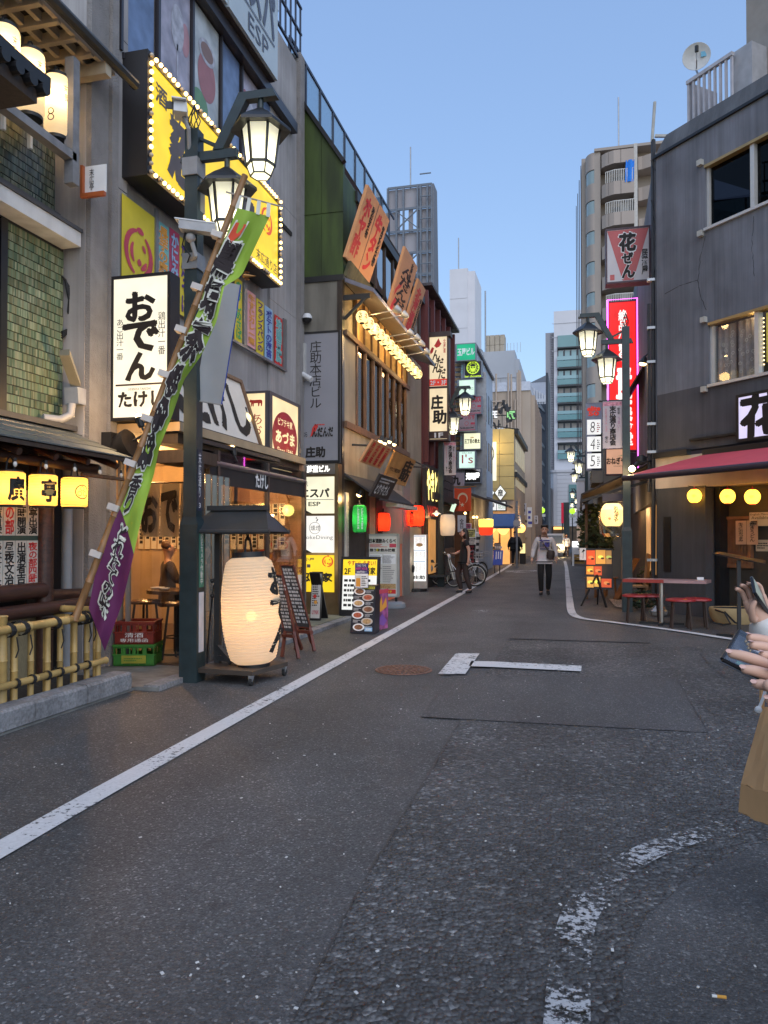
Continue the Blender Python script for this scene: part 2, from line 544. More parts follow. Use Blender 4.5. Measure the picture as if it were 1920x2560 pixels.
 # ground, road, markings
def asphalt(name,base,stone,scale,bump,patch=0.25,light=0.16,dist=0.012):
 m,nt,p=_nt(name)
 N,L=nt.nodes,nt.links
 tc=N.new('ShaderNodeTexCoord')
 vo=N.new('ShaderNodeTexVoronoi');vo.inputs['Scale'].default_value=scale
 L.new(tc.outputs['Object'],vo.inputs['Vector'])
 vo2=N.new('ShaderNodeTexVoronoi');vo2.inputs['Scale'].default_value=scale*0.45
 L.new(tc.outputs['Object'],vo2.inputs['Vector'])
 nz=N.new('ShaderNodeTexNoise');nz.inputs['Scale'].default_value=0.9;nz.inputs['Detail'].default_value=7
 L.new(tc.outputs['Object'],nz.inputs['Vector'])
 nf=N.new('ShaderNodeTexNoise');nf.inputs['Scale'].default_value=scale*1.2;nf.inputs['Detail'].default_value=4
 L.new(tc.outputs['Object'],nf.inputs['Vector'])
 sep=N.new('ShaderNodeSeparateColor');L.new(vo.outputs['Color'],sep.inputs[0])
 cr=N.new('ShaderNodeValToRGB')
 cr.color_ramp.elements[0].position=0.0;cr.color_ramp.elements[0].color=(*[base*0.62]*3,1)
 cr.color_ramp.elements[1].position=1.0;cr.color_ramp.elements[1].color=(light,light,light*0.98,1)
 e=cr.color_ramp.elements.new(0.72);e.color=(base*1.05,base*1.05,base*1.06,1)
 e=cr.color_ramp.elements.new(0.93);e.color=(*[stone]*3,1)
 L.new(sep.outputs[0],cr.inputs[0])
 mr=N.new('ShaderNodeMapRange');mr.inputs[1].default_value=0.3;mr.inputs[2].default_value=0.7
 mr.inputs[3].default_value=1-patch;mr.inputs[4].default_value=1+patch
 L.new(nz.outputs[0],mr.inputs[0])
 mr2=N.new('ShaderNodeMapRange');mr2.inputs[3].default_value=0.6;mr2.inputs[4].default_value=1.4
 L.new(nf.outputs[0],mr2.inputs[0])
 mpw=N.new('ShaderNodeMapping');mpw.inputs['Scale'].default_value=(1.3,.12,1)
 nw=N.new('ShaderNodeTexNoise');nw.inputs['Scale'].default_value=1.0;nw.inputs['Detail'].default_value=4
 L.new(tc.outputs['Object'],mpw.inputs[0]);L.new(mpw.outputs[0],nw.inputs['Vector'])
 ns=N.new('ShaderNodeTexNoise');ns.inputs['Scale'].default_value=3.1;ns.inputs['Detail'].default_value=8;ns.inputs['Roughness'].default_value=.65
 L.new(tc.outputs['Object'],ns.inputs['Vector'])
 mw=N.new('ShaderNodeMapRange');mw.inputs[1].default_value=.3;mw.inputs[2].default_value=.7;mw.inputs[3].default_value=.82;mw.inputs[4].default_value=1.2
 ms=N.new('ShaderNodeMapRange');ms.inputs[1].default_value=.58;ms.inputs[2].default_value=.7;ms.inputs[3].default_value=1.0;ms.inputs[4].default_value=.72
 L.new(nw.outputs[0],mw.inputs[0]);L.new(ns.outputs[0],ms.inputs[0])
 m3_=N.new('ShaderNodeMath');m3_.operation='MULTIPLY';L.new(mw.outputs[0],m3_.inputs[0]);L.new(ms.outputs[0],m3_.inputs[1])
 m4_=N.new('ShaderNodeMath');m4_.operation='MULTIPLY';L.new(m3_.outputs[0],m4_.inputs[0]);L.new(mr.outputs[0],m4_.inputs[1])
 mu=N.new('ShaderNodeMath');mu.operation='MULTIPLY'
 L.new(m4_.outputs[0],mu.inputs[0]);L.new(mr2.outputs[0],mu.inputs[1])
 vm=N.new('ShaderNodeVectorMath');vm.operation='SCALE'
 L.new(cr.outputs[0],vm.inputs[0]);L.new(mu.outputs[0],vm.inputs['Scale'])
 L.new(vm.outputs[0],p.inputs['Base Color'])
 p.inputs['Roughness'].default_value=0.62
 p.inputs['Specular IOR Level'].default_value=0.35
 ad=N.new('ShaderNodeMath');ad.operation='ADD'
 L.new(vo.outputs['Distance'],ad.inputs[0]);L.new(vo2.outputs['Distance'],ad.inputs[1])
 bp=N.new('ShaderNodeBump');bp.invert=True
 bp.inputs['Strength'].default_value=bump;bp.inputs['Distance'].default_value=dist
 L.new(ad.outputs[0],bp.inputs['Height'])
 L.new(bp.outputs[0],p.inputs['Normal'])
 return m
def paint(name,wear,col=(0.62,0.62,0.62),scale=14):
 m,nt,p=_nt(name)
 N,L=nt.nodes,nt.links
 tc=N.new('ShaderNodeTexCoord')
 nz=N.new('ShaderNodeTexNoise');nz.inputs['Scale'].default_value=scale;nz.inputs['Detail'].default_value=9;nz.inputs['Roughness'].default_value=0.72
 mp=N.new('ShaderNodeMapping');mp.inputs['Scale'].default_value=(1,1.15,1)
 L.new(tc.outputs['Object'],mp.inputs[0]);L.new(mp.outputs[0],nz.inputs['Vector'])
 n2=N.new('ShaderNodeTexNoise');n2.inputs['Scale'].default_value=1.6;n2.inputs['Detail'].default_value=3
 L.new(tc.outputs['Object'],n2.inputs['Vector'])
 ad=N.new('ShaderNodeMath');ad.operation='MULTIPLY_ADD'
 ad.inputs[1].default_value=0.55
 L.new(n2.outputs[0],ad.inputs[0]);L.new(nz.outputs[0],ad.inputs[2])
 gt=N.new('ShaderNodeMapRange')
 gt.inputs[1].default_value=wear-0.03;gt.inputs[2].default_value=wear+0.03
 L.new(ad.outputs[0],gt.inputs[0])
 L.new(gt.outputs[0],p.inputs['Alpha'])
 n3=N.new('ShaderNodeTexNoise');n3.inputs['Scale'].default_value=60;n3.inputs['Detail'].default_value=4
 L.new(tc.outputs['Object'],n3.inputs['Vector'])
 r3=N.new('ShaderNodeMapRange');r3.inputs[3].default_value=0.72;r3.inputs[4].default_value=1.15
 L.new(n3.outputs[0],r3.inputs[0])
 vm=N.new('ShaderNodeVectorMath');vm.operation='SCALE';vm.inputs[0].default_value=col
 L.new(r3.outputs[0],vm.inputs['Scale']);L.new(vm.outputs[0],p.inputs['Base Color'])
 p.inputs['Roughness'].default_value=0.7
 return m
ASPH=asphalt('smooth_asphalt',0.078,0.11,110,0.35,0.24,0.24)
ROUGH=asphalt('rough_asphalt',0.085,0.14,50,1.0,0.3,0.25,0.021)
PATCH=asphalt('patch_asphalt',0.068,0.1,120,0.3,0.15,0.24)
STAIN=asphalt('stained_asphalt',0.082,0.12,120,0.45,0.45,0.2)
LINEW=paint('line_paint',0.655,scale=22)
WORNW=paint('worn_paint',0.825,(0.48,0.48,0.48),34)
TW=paint('mark_paint',0.685,scale=22)
g=MB().quad((-300,-60,0),(300,-60,0),(300,600,0),(-300,600,0))
struct('ground',g,ASPH)
def gp(px,py,z=0.0):
 return P(px,py,z=z)
def sheet(name,pix,z,mt,jag=0.0,sub=1):
 pts=[]
 rnd=random.Random(5)
 w=[gp(a,b)for a,b in pix]
 for i,p in enumerate(w):
  q=w[(i+1)%len(w)]
  n=max(1,int((q-p).length/0.12))if jag else 1
  n=min(n,60)
  for k in range(n):
   r=p.lerp(q,k/n)
   if jag and k:r+=V((rnd.uniform(-jag,jag),rnd.uniform(-jag,jag),0))
   pts.append((r.x,r.y,z))
 return struct(name,MB().add(pts,[tuple(range(len(pts)))]),mt)
e1=gp(1298,1560)
dirS=V((0.656,-0.755,0))
far_r=e1+V((14,-1.0,0))
seam=[(730,2560),(795,2432),(860,2304),(924,2183),(1007,2046),(1071,1943),(1151,1800),(1227,1665),(1269,1600)]
rnd=random.Random(3)
pts=[]
wl=[gp(*s)for s in seam]
wl=[wl[0]+(wl[0]-wl[1])*6]+wl
for i in range(len(wl)-1):
 n=max(2,int((wl[i+1]-wl[i]).length/0.05))
 for k in range(n):
  r=wl[i].lerp(wl[i+1],k/n)
  pts.append((r.x+rnd.uniform(-.012,.012),r.y,0.006))
pts+=[tuple(V((*gp(1269,1600).xy,0.006))),tuple(V((*gp(1627,1611).xy,0.006)))]
rt=gp(1920,1640)
pts+=[(rt.x+8,rt.y-1.5,0.006),(14,-20,0.006)]
struct('side_street_surface',MB().add(pts,[tuple(range(len(pts)))]),ROUGH)
sheet('road_patch',[(1052,1795),(1130,1691),(1691,1697),(1770,1835)],0.010,PATCH,0.006)
sheet('road_patch',[(1271,1598),(1300,1556),(1588,1566),(1627,1609)],0.010,PATCH,0.006)
JOINT=mat('tar_joint',(0.032,0.032,0.034),0.5,0.3,30)
def joint(pix,w=0.006,z=0.0125,j=0.006):
 mb=MB();rnd=random.Random(len(pix)+int(pix[0][0]))
 for(a,b)in zip(pix[:-1],pix[1:]):
  p,q=gp(*a),gp(*b)
  n=max(2,int((q-p).length/0.08));t=(q-p).normalized();s=V((-t.y,t.x,0))
  ps=[p.lerp(q,k/n)+s*rnd.uniform(-j,j)for k in range(n+1)]
  ws=[w*rnd.uniform(0.3,1.2)/2 for _ in ps]
  for k in range(n):
   mb.quad(*[(r.x,r.y,z)for r in(ps[k]-s*ws[k],ps[k+1]-s*ws[k+1],ps[k+1]+s*ws[k+1],ps[k]+s*ws[k])])
 return mb
jm=MB()
for l in([(1052,1795),(1130,1691),(1298,1440)],[(1130,1691),(1691,1697),(1770,1835)],[(1052,1795),(1770,1835)],[(1269,1600),(1627,1611),(1588,1566)],[(730,2560),(795,2432),(860,2304),(924,2183),(1007,2046),(1071,1943),(1151,1800)],[(1735,1617),(1770,1660),(1840,1720)],[(1715,1712),(1845,1718)],[(1590,1566),(1600,1576)]):
 b=joint(l)
 jm.add(b.v,b.f)
struct('road_joints',jm,JOINT)
sheet('road_stain',[(1575,2760),(1548,2560),(1556,2440),(1590,2350),(1640,2275),(1705,2212),(1790,2160),(1920,2108),(2300,2010),(2500,2760)],0.0075,STAIN,0.012)
def band(name,pix,w0,mt,z,widths=None,n_sub=6):
 """painted line of true width along photo ground points (centre line)"""
 c=[gp(*q)for q in pix]
 pts=[]
 for i in range(len(c)-1):
  p0=c[max(0,i-1)];p1=c[i];p2=c[i+1];p3=c[min(len(c)-1,i+2)]
  for k in range(n_sub):
   t=k/n_sub
   pts.append(0.5*((2*p1)+(p2-p0)*t+(2*p0-5*p1+4*p2-p3)*t*t+(3*p1-p0-3*p2+p3)*t**3))
 pts.append(c[-1])
 mb=MB()
 for i,p in enumerate(pts):
  a=pts[max(0,i-1)];b=pts[min(len(pts)-1,i+1)]
  t=(b-a).normalized();s=V((-t.y,t.x,0))*w0/2
  mb.v+=[(p.x-s.x,p.y-s.y,z),(p.x+s.x,p.y+s.y,z)]
 for i in range(len(pts)-1):
  mb.f.append((2*i,2*i+2,2*i+3,2*i+1))
 return struct(name,mb,mt)
l0=gp(0,2130);l1=gp(960,1592)
ln=band('road_line',[(-700,2523),(0,2127),(250,1985),(480,1857),(700,1735),(960,1592),(1100,1514),(1200,1458),(1265,1420),(1287,1404)],0.155,LINEW,0.0085)
band('road_line',[(1412,1403),(1416,1420),(1418,1442),(1421,1470),(1424,1500),(1427,1525),(1436,1540),(1462,1549),(1520,1556),(1620,1569),(1720,1583),(1810,1597),(1980,1622)],0.15,LINEW,0.0165)
band('road_line',[(1412,2760),(1418,2560),(1428,2400),(1455,2290),(1530,2195),(1620,2140),(1700,2110),(1790,2083),(1920,2045),(2100,1990)],0.135,WORNW,0.0205)
tm=MB()
for q in([(1095,1690),(1140,1637),(1199,1638),(1163,1690)],[(1178,1657),(1234,1658),(1232,1672),(1172,1670)],[(1234,1658),(1454,1669),(1453,1683),(1232,1672)]):
 tm.add([(*gp(*k).xy,0.0215)for k in q],[(0,1,2,3)])
struct('road_marking',tm,TW)
sheet('road_marking',[(1262,1427),(1340,1425),(1345,1430),(1266,1433)],0.007,paint('faint_paint',0.8,(0.45,0.46,0.48)))
sheet('road_marking',[(1180,1527),(1222,1525),(1215,1532),(1185,1532)],0.007,paint('faint_paint2',0.82,(0.45,0.46,0.48)))
mc=gp(1009,1676)
RUST=mat('cast_iron_rust',(0.16,0.075,0.05),0.55,0.35,20,0.2)
IRON=mat('cast_iron',(0.05,0.045,0.045),0.5,0.3,20)
mh=thing('manhole_cover','round rust coloured cast iron manhole cover in the road','manhole cover',mc)
R0=(gp(1081,1676)-gp(940,1676)).length/2
MB().lathe([(0.001,0.009),(R0*.9,0.009),(R0*.92,0.006)],(mc.x,mc.y,0),40).build('cover_plate',IRON,mh)
MB().lathe([(R0*.93,0.004),(R0*.93,0.011),(R0,0.011),(R0*1.02,0.004)],(mc.x,mc.y,0),40).build('rim',RUST,mh)
pat=MB()
for ring,(n,rr,ln)in enumerate(((6,.18,.2),(14,.42,.2),(24,.66,.17),(40,.84,.1))):
 for k in range(n):
  a=2*math.pi*(k+ring*.5)/n
  c=V((mc.x+R0*rr*math.cos(a),mc.y+R0*rr*math.sin(a),0.012))
  w=R0*rr*2*math.pi/n*0.3
  pat.obox(c,(math.cos(a)*R0*ln/2,math.sin(a)*R0*ln/2,0),(-math.sin(a)*w,math.cos(a)*w,0),(0,0,0.004))
pat.build('raised_pattern',RUST,mh)
LIT=mat('pale_litter',(0.6,0.6,0.58),0.7,0.1)
for(a,b,c,d,lab)in((1788,2513,1800,2517,'yellow tipped cigarette end lying near the worn curved line'),):
 p,q=gp(a-8,b),gp(d and c+16,d)
 t=thing('cigarette_end',lab,'cigarette end',(p.x,p.y,0.02))
 mp_=p.lerp(q,.35)
 MB().cyl((p.x,p.y,0.029),(mp_.x,mp_.y,0.029),0.0045,n=8).build('paper_tip',LIT,t)
 MB().cyl((mp_.x,mp_.y,0.029),(q.x,q.y,0.029),0.005,n=8).build('filter',mat('filter_orange',(0.55,0.27,0.04),0.7),t)
cr=MB();rnd=random.Random(11)
for k in range(150):
 px,py=rnd.uniform(0,1900),rnd.uniform(1650,2540)
 if rnd.random()<.5:py=1560+(py-1560)*.4
 p=gp(px,py)
 if p.x<-3.6:continue
 s=rnd.uniform(.0015,.005)*(1+(rnd.random()<.04)*.6)
 a=rnd.uniform(0,3.1)
 cr.obox((p.x,p.y,.024),(s*math.cos(a)*1.6,s*math.sin(a)*1.6,0),(-s*math.sin(a),s*math.cos(a),0),(0,0,.0015))
o=cr.build('road_litter',LIT)
tag(o,'tiny pale scraps and grit scattered over the road','litter',kind='stuff')
KERB=mat('kerb_stone',(0.27,0.27,0.28),0.85,0.3,40,0.8,120,dirt=0.4)
SLAB=mat('concrete_slab',(0.2,0.2,0.19),0.85,0.2,9,0.3,dirt=0.35)
kb=MB().box(-4.6,-4.08,-6.0,7.1,-0.1,0.02)
kroot=struct('kerb',kb,SLAB)
ys=[-5.9,1.0,2.2,3.3,4.4,5.07,5.72,6.38]
for i in range(len(ys)-1):
 a,b=ys[i]+.004,ys[i+1]-.004
 mb=MB()
 x1=-4.06+random.uniform(-.006,.006);zt=0.185+random.uniform(-.004,.004)
 pr=[(x1,0.03),(x1+.0,zt-.02),(x1-.02,zt),(x1-.19,zt),(x1-.19,0.03)]
 mb.prism([(p[0],a,p[1])for p in pr],(0,b-a,0))
 mb.build('kerb_stone',KERB,kroot)
sl=struct('pavement',MB().box(-4.9,-4.27,-6.0,6.44,0.0,0.12),mat('dark_soil',(0.045,0.04,0.035),0.95,0.4,30,0.6))
fc=struct('forecourt',MB().box(-9,-3.82,6.45,13.25,-0.1,0.035),SLAB)
for i,(a,b)in enumerate(((6.45,7.2),(7.2,7.9),(7.9,8.6),(8.6,9.3),(9.3,10.1),(10.1,10.9),(10.9,11.7),(11.7,12.5),(12.5,13.2))):
 MB().box(-3.98,-3.815,a+.004,b-.004,0.0,0.055).build('edge_stone',KERB,fc)
PAVE=mat('mossy_paving',(0.2,0.2,0.15),0.8,0.25,6,0.2,objvar=0.15)
for i in range(5):
 for j in range(3):
  MB().box(-4.02-.3*(j+1)+.006,-4.02-.3*j-.006,10.6+.52*i+.006,10.6+.52*(i+1)-.006,0.036,0.05).build('paving_slab',PAVE,fc)
  # theatre at the near left
def tile_mat(name,cols,bump=0.3):
 m,nt,p=_nt(name)
 N,L=nt.nodes,nt.links
 tc=N.new('ShaderNodeTexCoord')
 mp=N.new('ShaderNodeMapping');mp.inputs['Scale'].default_value=(30,46,1.2)
 L.new(tc.outputs['Object'],mp.inputs[0])
 oi=N.new('ShaderNodeObjectInfo')
 sc=N.new('ShaderNodeMath');sc.operation='MULTIPLY';sc.inputs[1].default_value=50
 L.new(oi.outputs['Random'],sc.inputs[0])
 ad=N.new('ShaderNodeVectorMath');ad.operation='ADD'
 L.new(mp.outputs[0],ad.inputs[0]);L.new(sc.outputs[0],ad.inputs[1])
 vo=N.new('ShaderNodeTexVoronoi');vo.inputs['Scale'].default_value=1.0;vo.inputs['Randomness'].default_value=0.7
 L.new(ad.outputs[0],vo.inputs['Vector'])
 sp=N.new('ShaderNodeSeparateColor');L.new(vo.outputs['Color'],sp.inputs[0])
 cr=N.new('ShaderNodeValToRGB')
 for i,c in enumerate(cols):
  e=cr.color_ramp.elements[i]if i<2 else cr.color_ramp.elements.new(i/(len(cols)-1))
  e.position=i/(len(cols)-1);e.color=(*c,1)
 L.new(sp.outputs[0],cr.inputs[0])
 r2=N.new('ShaderNodeMapRange');r2.inputs[3].default_value=0.75;r2.inputs[4].default_value=1.25
 L.new(oi.outputs['Random'],r2.inputs[0])
 vm=N.new('ShaderNodeVectorMath');vm.operation='SCALE'
 L.new(cr.outputs[0],vm.inputs[0]);L.new(r2.outputs[0],vm.inputs['Scale'])
 L.new(vm.outputs[0],p.inputs['Base Color'])
 p.inputs['Roughness'].default_value=0.22
 bp=N.new('ShaderNodeBump');bp.inputs['Strength'].default_value=bump;bp.inputs['Distance'].default_value=0.004
 L.new(sp.outputs[1],bp.inputs['Height']);L.new(bp.outputs[0],p.inputs['Normal'])
 return m
GREENTILE=tile_mat('green_mosaic',[(0.06,0.1,0.06),(0.12,0.18,0.11),(0.2,0.25,0.16),(0.11,0.12,0.06),(0.26,0.29,0.19)])
DARKTILE=tile_mat('dark_mosaic',[(0.03,0.045,0.03),(0.07,0.09,0.06),(0.12,0.13,0.09),(0.05,0.05,0.03),(0.16,0.17,0.12)])
GROUT=mat('dark_grout',(0.03,0.03,0.03),0.9)
CREAM=mat('cream_beam',(0.42,0.36,0.27),0.7,0.15)
WHITETRIM=mat('white_trim',(0.62,0.63,0.64),0.6,0.1,4,dirt=0.25)
BROWNLOG=mat('stained_log',(0.055,0.022,0.016),0.45,0.35,4,0.1,stretch=(8,1,8))
th=thing('theatre_building','old theatre front with green mosaic tiles and a grey shingled canopy','building',(-5.3,6,0))
XW=-5.3
MB().box(XW-.3,XW-.012,2,7.0,2.2,4.6).box(XW-.3,XW-.012,2,6.86,4.6,5.5).box(-9,XW-.35,-3,7.0,0,6.4).build('wall',GROUT,th)
def courses(y0,y1,z0,z1,mt,bl,bh,x):
 n=int(round((z1-z0)/bh))
 me={}
 for r in range(n):
  zz=z0+(z1-z0)*r/n;h=(z1-z0)/n
  y=y0-(bl/2 if r%2 else 0)
  while y<y1-.004:
   a=max(y,y0);b=min(y+bl,y1)
   if b-a>.02:
    k=(round(b-a,3),round(h,3),mt.name)
    if k not in me:
     me[k]=MB().box(-.012,0,0.002,b-a-.002,.005,h-.005).mesh('tile',mt)
    o=place('tile',me[k],th)
    o.location=(x+random.uniform(0,.002),a,zz)
   y+=bl
courses(6.15,6.99,2.58,4.5,GREENTILE,.2,.087,XW)
courses(4.9,6.84,4.85,5.5,DARKTILE,.2,.081,XW)
MB().box(XW-.3,XW+.02,6.06,6.15,2.4,4.5).build('corner_strip',BLACK,th)
MB().box(XW-.3,XW+.22,2,6.98,4.53,4.68).build('cornice',WHITETRIM,th)
MB().box(XW-.3,XW+.24,2,6.99,4.683,4.72).build('cornice_cap',mat('lead_cap',(.06,.06,.065),.6),th)
MB().box(XW-.3,XW+.06,2,6.86,4.72,4.85).build('tile_ledge',mat('lead_cap',(.06,.06,.065),.6),th)
MB().box(XW-.28,XW-.25,2,6.9,5.5,6.6).build('gallery_wall',mat('warm_board',(.5,.4,.26),.7,.1),th)
MB().box(-4.93,-4.83,2,6.56,5.21,5.29).build('rail',mat('weathered_rail',(.2,.2,.21),.6,.25),th)
MB().box(-4.93,-4.83,6.5,6.6,4.98,6.25).build('gallery_post',mat('weathered_rail',(.2,.2,.21),.6,.25),th)
for yy in(6.34,5.98,5.62):
 MB().box(-5.22,-5.18,yy-.015,yy+.015,5.28,6.3).build('gallery_bar',WHITETRIM,th)
MB().box(-6.2,-4.78,2,7.15,6.52,6.6).build('roof_deck',mat('soffit_dark',(.02,.017,.015),.9),th)
for xx in(-4.82,-5.0,-5.2,-5.42,-5.66,-5.95):
 MB().box(xx-.025,xx+.025,2,7.15,6.43,6.52).build('soffit_beam',CREAM,th)
for k in range(18):
 yy=2.6+.26*k
 MB().box(-6.1,-4.8,yy-.028,yy+.028,6.40,6.512).build('soffit_rafter',CREAM,th)
MB().tube([(-4.72,2,6.47),(-4.72,7.42,6.47)],.055,8).build('gutter',mat('dark_gutter',(.035,.033,.03),.35),th)
MB().box(-5.9,-4.74,6.9,7.0,6.3,6.43).build('gable_board',CREAM,th)
pr=MB()
for k in range(12):
 t0,t1=k/12,(k+1)/12
 za=5.42-.34*t0+.13*t0**4;zb=5.42-.34*t1+.13*t1**4
 pr.prism([(-4.15,3.2+2.1*t0,za),(-4.15,3.2+2.1*t1,zb),(-4.15,3.2+2.1*t1,zb-.09),(-4.15,3.2+2.1*t0,za-.09)],(-1.0,0,0))
ROOFBLK=mat('black_roof_tile',(.016,.016,.018),.45,.2)
pr.build('porch_roof',ROOFBLK,th)
te=MB()
for k in range(14):
 t0=(k+.5)/14
 za=5.42-.34*t0+.13*t0**4-.13
 te.cyl((-4.13,3.2+2.1*t0,za),(-4.5,3.2+2.1*t0,za),.05,n=10)
te.build('roof_tile_ends',ROOFBLK,th)
MB().box(-4.9,-4.2,3.2,5.2,4.95,5.06).build('porch_beam',DARKWOOD,th)
f=Face((-4.98,6.86,4.98),(.28,0,0),(0,0,.34))
sg=thing('framed_sign','small white sign in an orange frame under the theatre gallery','sign',f.pt(.5,0))
f.rect(sg,(.1,.14,1,1),WHITEPR,-.01,'sign_face',.008)
OR_=mat('orange_frame',(.42,.1,.025),.5)
MB().prism([f.pt(0,0),f.pt(1,0),f.pt(1,.13),f.pt(0,.13)],f.n*.04).prism([f.pt(0,.13),f.pt(.1,.13),f.pt(.1,1),f.pt(0,1)],f.n*.04).build('frame',OR_,sg)
f.text(sg,'末広亭',(.3,.25,.5,.9),INK,vertical=True)
SH=mat('grey_shingle',(.085,.1,.105),.42,.2,8,.15,objvar=.18)
e0,e1_=V((-4.3,0,2.23)),V((-5.3,0,2.6))
rows=4
for r in range(rows):
 a=e0.lerp(e1_,r/rows);b=e0.lerp(e1_,(r+1)/rows+.02)
 yend=6.78+.07*r
 y=3.0-.37*(r%2)
 while y<yend:
  y2=min(y+.75,yend)
  sl_=MB().prism([(a.x,y+.004,a.z+.022),(a.x,y2-.004,a.z+.022),(b.x,y2-.004,b.z+.012),(b.x,y+.004,b.z+.012)],(0,0,-.012))
  sl_.build('shingle',SH,th)
  y+=.75
MB().prism([(-4.31,2.9,2.232),(-4.31,6.77,2.232),(-5.3,7.03,2.6),(-5.3,2.9,2.6)],(0,0,-.035)).build('canopy_board',DARKWOOD,th)
MB().box(-5.3,-5.12,2.9,7.0,2.575,2.63).build('ridge_cap',mat('lead_cap',(.06,.06,.065),.6),th)
for k in range(9):
 yy=3.0+.45*k
 MB().tube([(-5.2,yy,2.46),(-4.38,yy,2.15)],.032,8).build('canopy_rafter',BROWNLOG,th)
MB().tube([(-4.62,2.9,2.13),(-4.62,6.62,2.13)],.05,10).build('canopy_beam',BROWNLOG,th,True)
MB().tube([(-4.6,6.35,2.06),(-4.3,7.0,2.02)],.02,6).build('side_bar',WOOD,th)
for px,py in((38,1160),(115,1166),(187,1173),(250,1180),(303,1188)):
 q=P(px,py,x=-4.36)
 b_=MB().sph(q,.016,8,6,(1,1,1.5)).build('eave_bulb',mat('bulb_glass_pale',(.7,.68,.64),.25),th,True)
 MB().cyl(q+V((0,0,.02)),q+V((0,0,.05)),.012,n=8).build('bulb_socket',BLACK,b_)
for(px,x)in((113,-4.85),):
 q=P(px,1400,x=x)
 MB().tube([(x,q.y,.1),(x,q.y,2.2)],.075,12).build('column',BROWNLOG,th,True)
MB().tube([(-4.84,3,.96),(-4.84,6.12,.96)],.075,12).build('log_rail',BROWNLOG,th,True)
MB().tube([(-4.78,3,.79),(-4.78,6.75,.79)],.065,12).build('log_rail',BROWNLOG,th,True)
MB().tube([(-4.9,6.2,.9),(-5.0,6.95,.86)],.06,12).build('log_rail',BROWNLOG,th,True)
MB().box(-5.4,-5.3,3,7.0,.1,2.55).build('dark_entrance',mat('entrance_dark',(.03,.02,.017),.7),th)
MB().box(-5.15,-5.05,6.3,6.5,.1,2.4).build('door_post',DARKWOOD,th)
MB().box(-5.0,-4.95,5.2,6.3,.12,.75).build('skirting',mat('straw_panel',(.33,.27,.16),.8,.25,30,stretch=(1,10,1)),th)
pp=MB().tube([(-5.13,6.85,.1),(-5.13,6.85,2.05)],.055,14)
pp.build('drain_pipe',mat('pvc_grey',(.36,.36,.37),.4,.1),th,True)
f=Face((-4.88,5.0,1.0),(0,1.11,0),(0,0,.9))
bb=thing('programme_board','theatre programme board with bold black and red brush lettering','notice board',f.pt(.5,0))
MB().prism([f.pt(-.02,-.04),f.pt(1.03,-.04),f.pt(1.03,1.02),f.pt(-.02,1.02)],-f.n*.04).build('frame',mat('dull_green',(.04,.075,.06),.6),bb)
PP_=mat('bill_paper',(.62,.56,.48),.8,.06)
cols_t=[('末廣亭 出演',INK),('十二時開演',INK),('夜の部',REDPR),('出演吉 百栄',INK),('人今 今輔',INK),('昼の部',INK),('四時半',REDPR)]
cols_b=[('夜の部四時',REDPR),('出演者吉',INK),('昼夜文治',INK),('あはせうた',INK),('ひまわり',INK),('真打歌丸',INK),('音曲',REDPR)]
n=7
for k in range(n):
 u1=.985-.135*k;u0=u1-.128
 for(v0,v1,(st,mt))in((.52,.98,cols_t[k]),(.02,.47,cols_b[k])):
  f.rect(bb,(u0,v0,u1,v1),PP_,.004,'programme_strip',.003)
  if k<6:
   f.text(bb,st.replace(' ',''),(u0+.012,v0+.015,u1-.012,v1-.015),mt,.03,True,.009)
   # paper lanterns
def lantern(name,label,c,r,h,pap,ribs=14,cap=BLACK,capr=.62,light=None,lcol=(1,.62,.22),group=None,bulge=0.0,hang=.1,n=28,cat='paper lantern',bulb=None,light_dz=0):
 """c = centre; ribbed paper body, caps, hanger and a real lamp inside"""
 c=V(c)
 t=thing(name,label,cat,(c.x,c.y,c.z-h/2),group)
 def rad_(z):
  q=abs(z)/(h/2)
  k=1-bulge*(q**2.2)
  if q>.9:k*=1-(1-capr/1.0)*((q-.9)/.1)**1.6*(.75 if bulge<.3 else .5)
  return r*max(k,.05)
 prof=[]
 m=ribs*4
 for i in range(m+1):
  z=-h/2+h*i/m
  prof.append((rad_(z)*(1-.012*math.cos(2*math.pi*i/4)),z))
 MB().lathe(prof,c,n).build('paper_body',pap,t,True)
 rt,rb=rad_(h/2),rad_(-h/2)
 MB().lathe([(.001,h/2+h*.05),(rt*.98,h/2+h*.05),(rt*1.0,h/2-h*.02),(rt*.9,h/2-h*.02)],c,n).build('top_cap',cap,t)
 MB().lathe([(rb*.9,-h/2+h*.02),(rb*1.0,-h/2+h*.02),(rb*.98,-h/2-h*.05),(.001,-h/2-h*.05)],c,n).build('bottom_cap',cap,t)
 if hang:
  MB().tube([c+V((0,-rt*.5,h*.54)),c+V((0,-rt*.3,h/2+hang*.8)),c+V((0,0,h/2+hang)),c+V((0,rt*.3,h/2+hang*.8)),c+V((0,rt*.5,h*.54))],.006+r*.02,6).build('hanger',cap,t)
 if light:
  lamp('lantern_light',c+V((0,0,light_dz)),light,lcol,min(.05,r*.35),t)
 return t,(lambda z:rad_(z)),c
YPAPER=paper('yellow_paper',(.95,.7,.3),.75,.05)
WPAPER=paper('cream_paper',(.93,.82,.62),.72,.1)
cam_ang=lambda c:math.atan2(-c.y,-c.x)
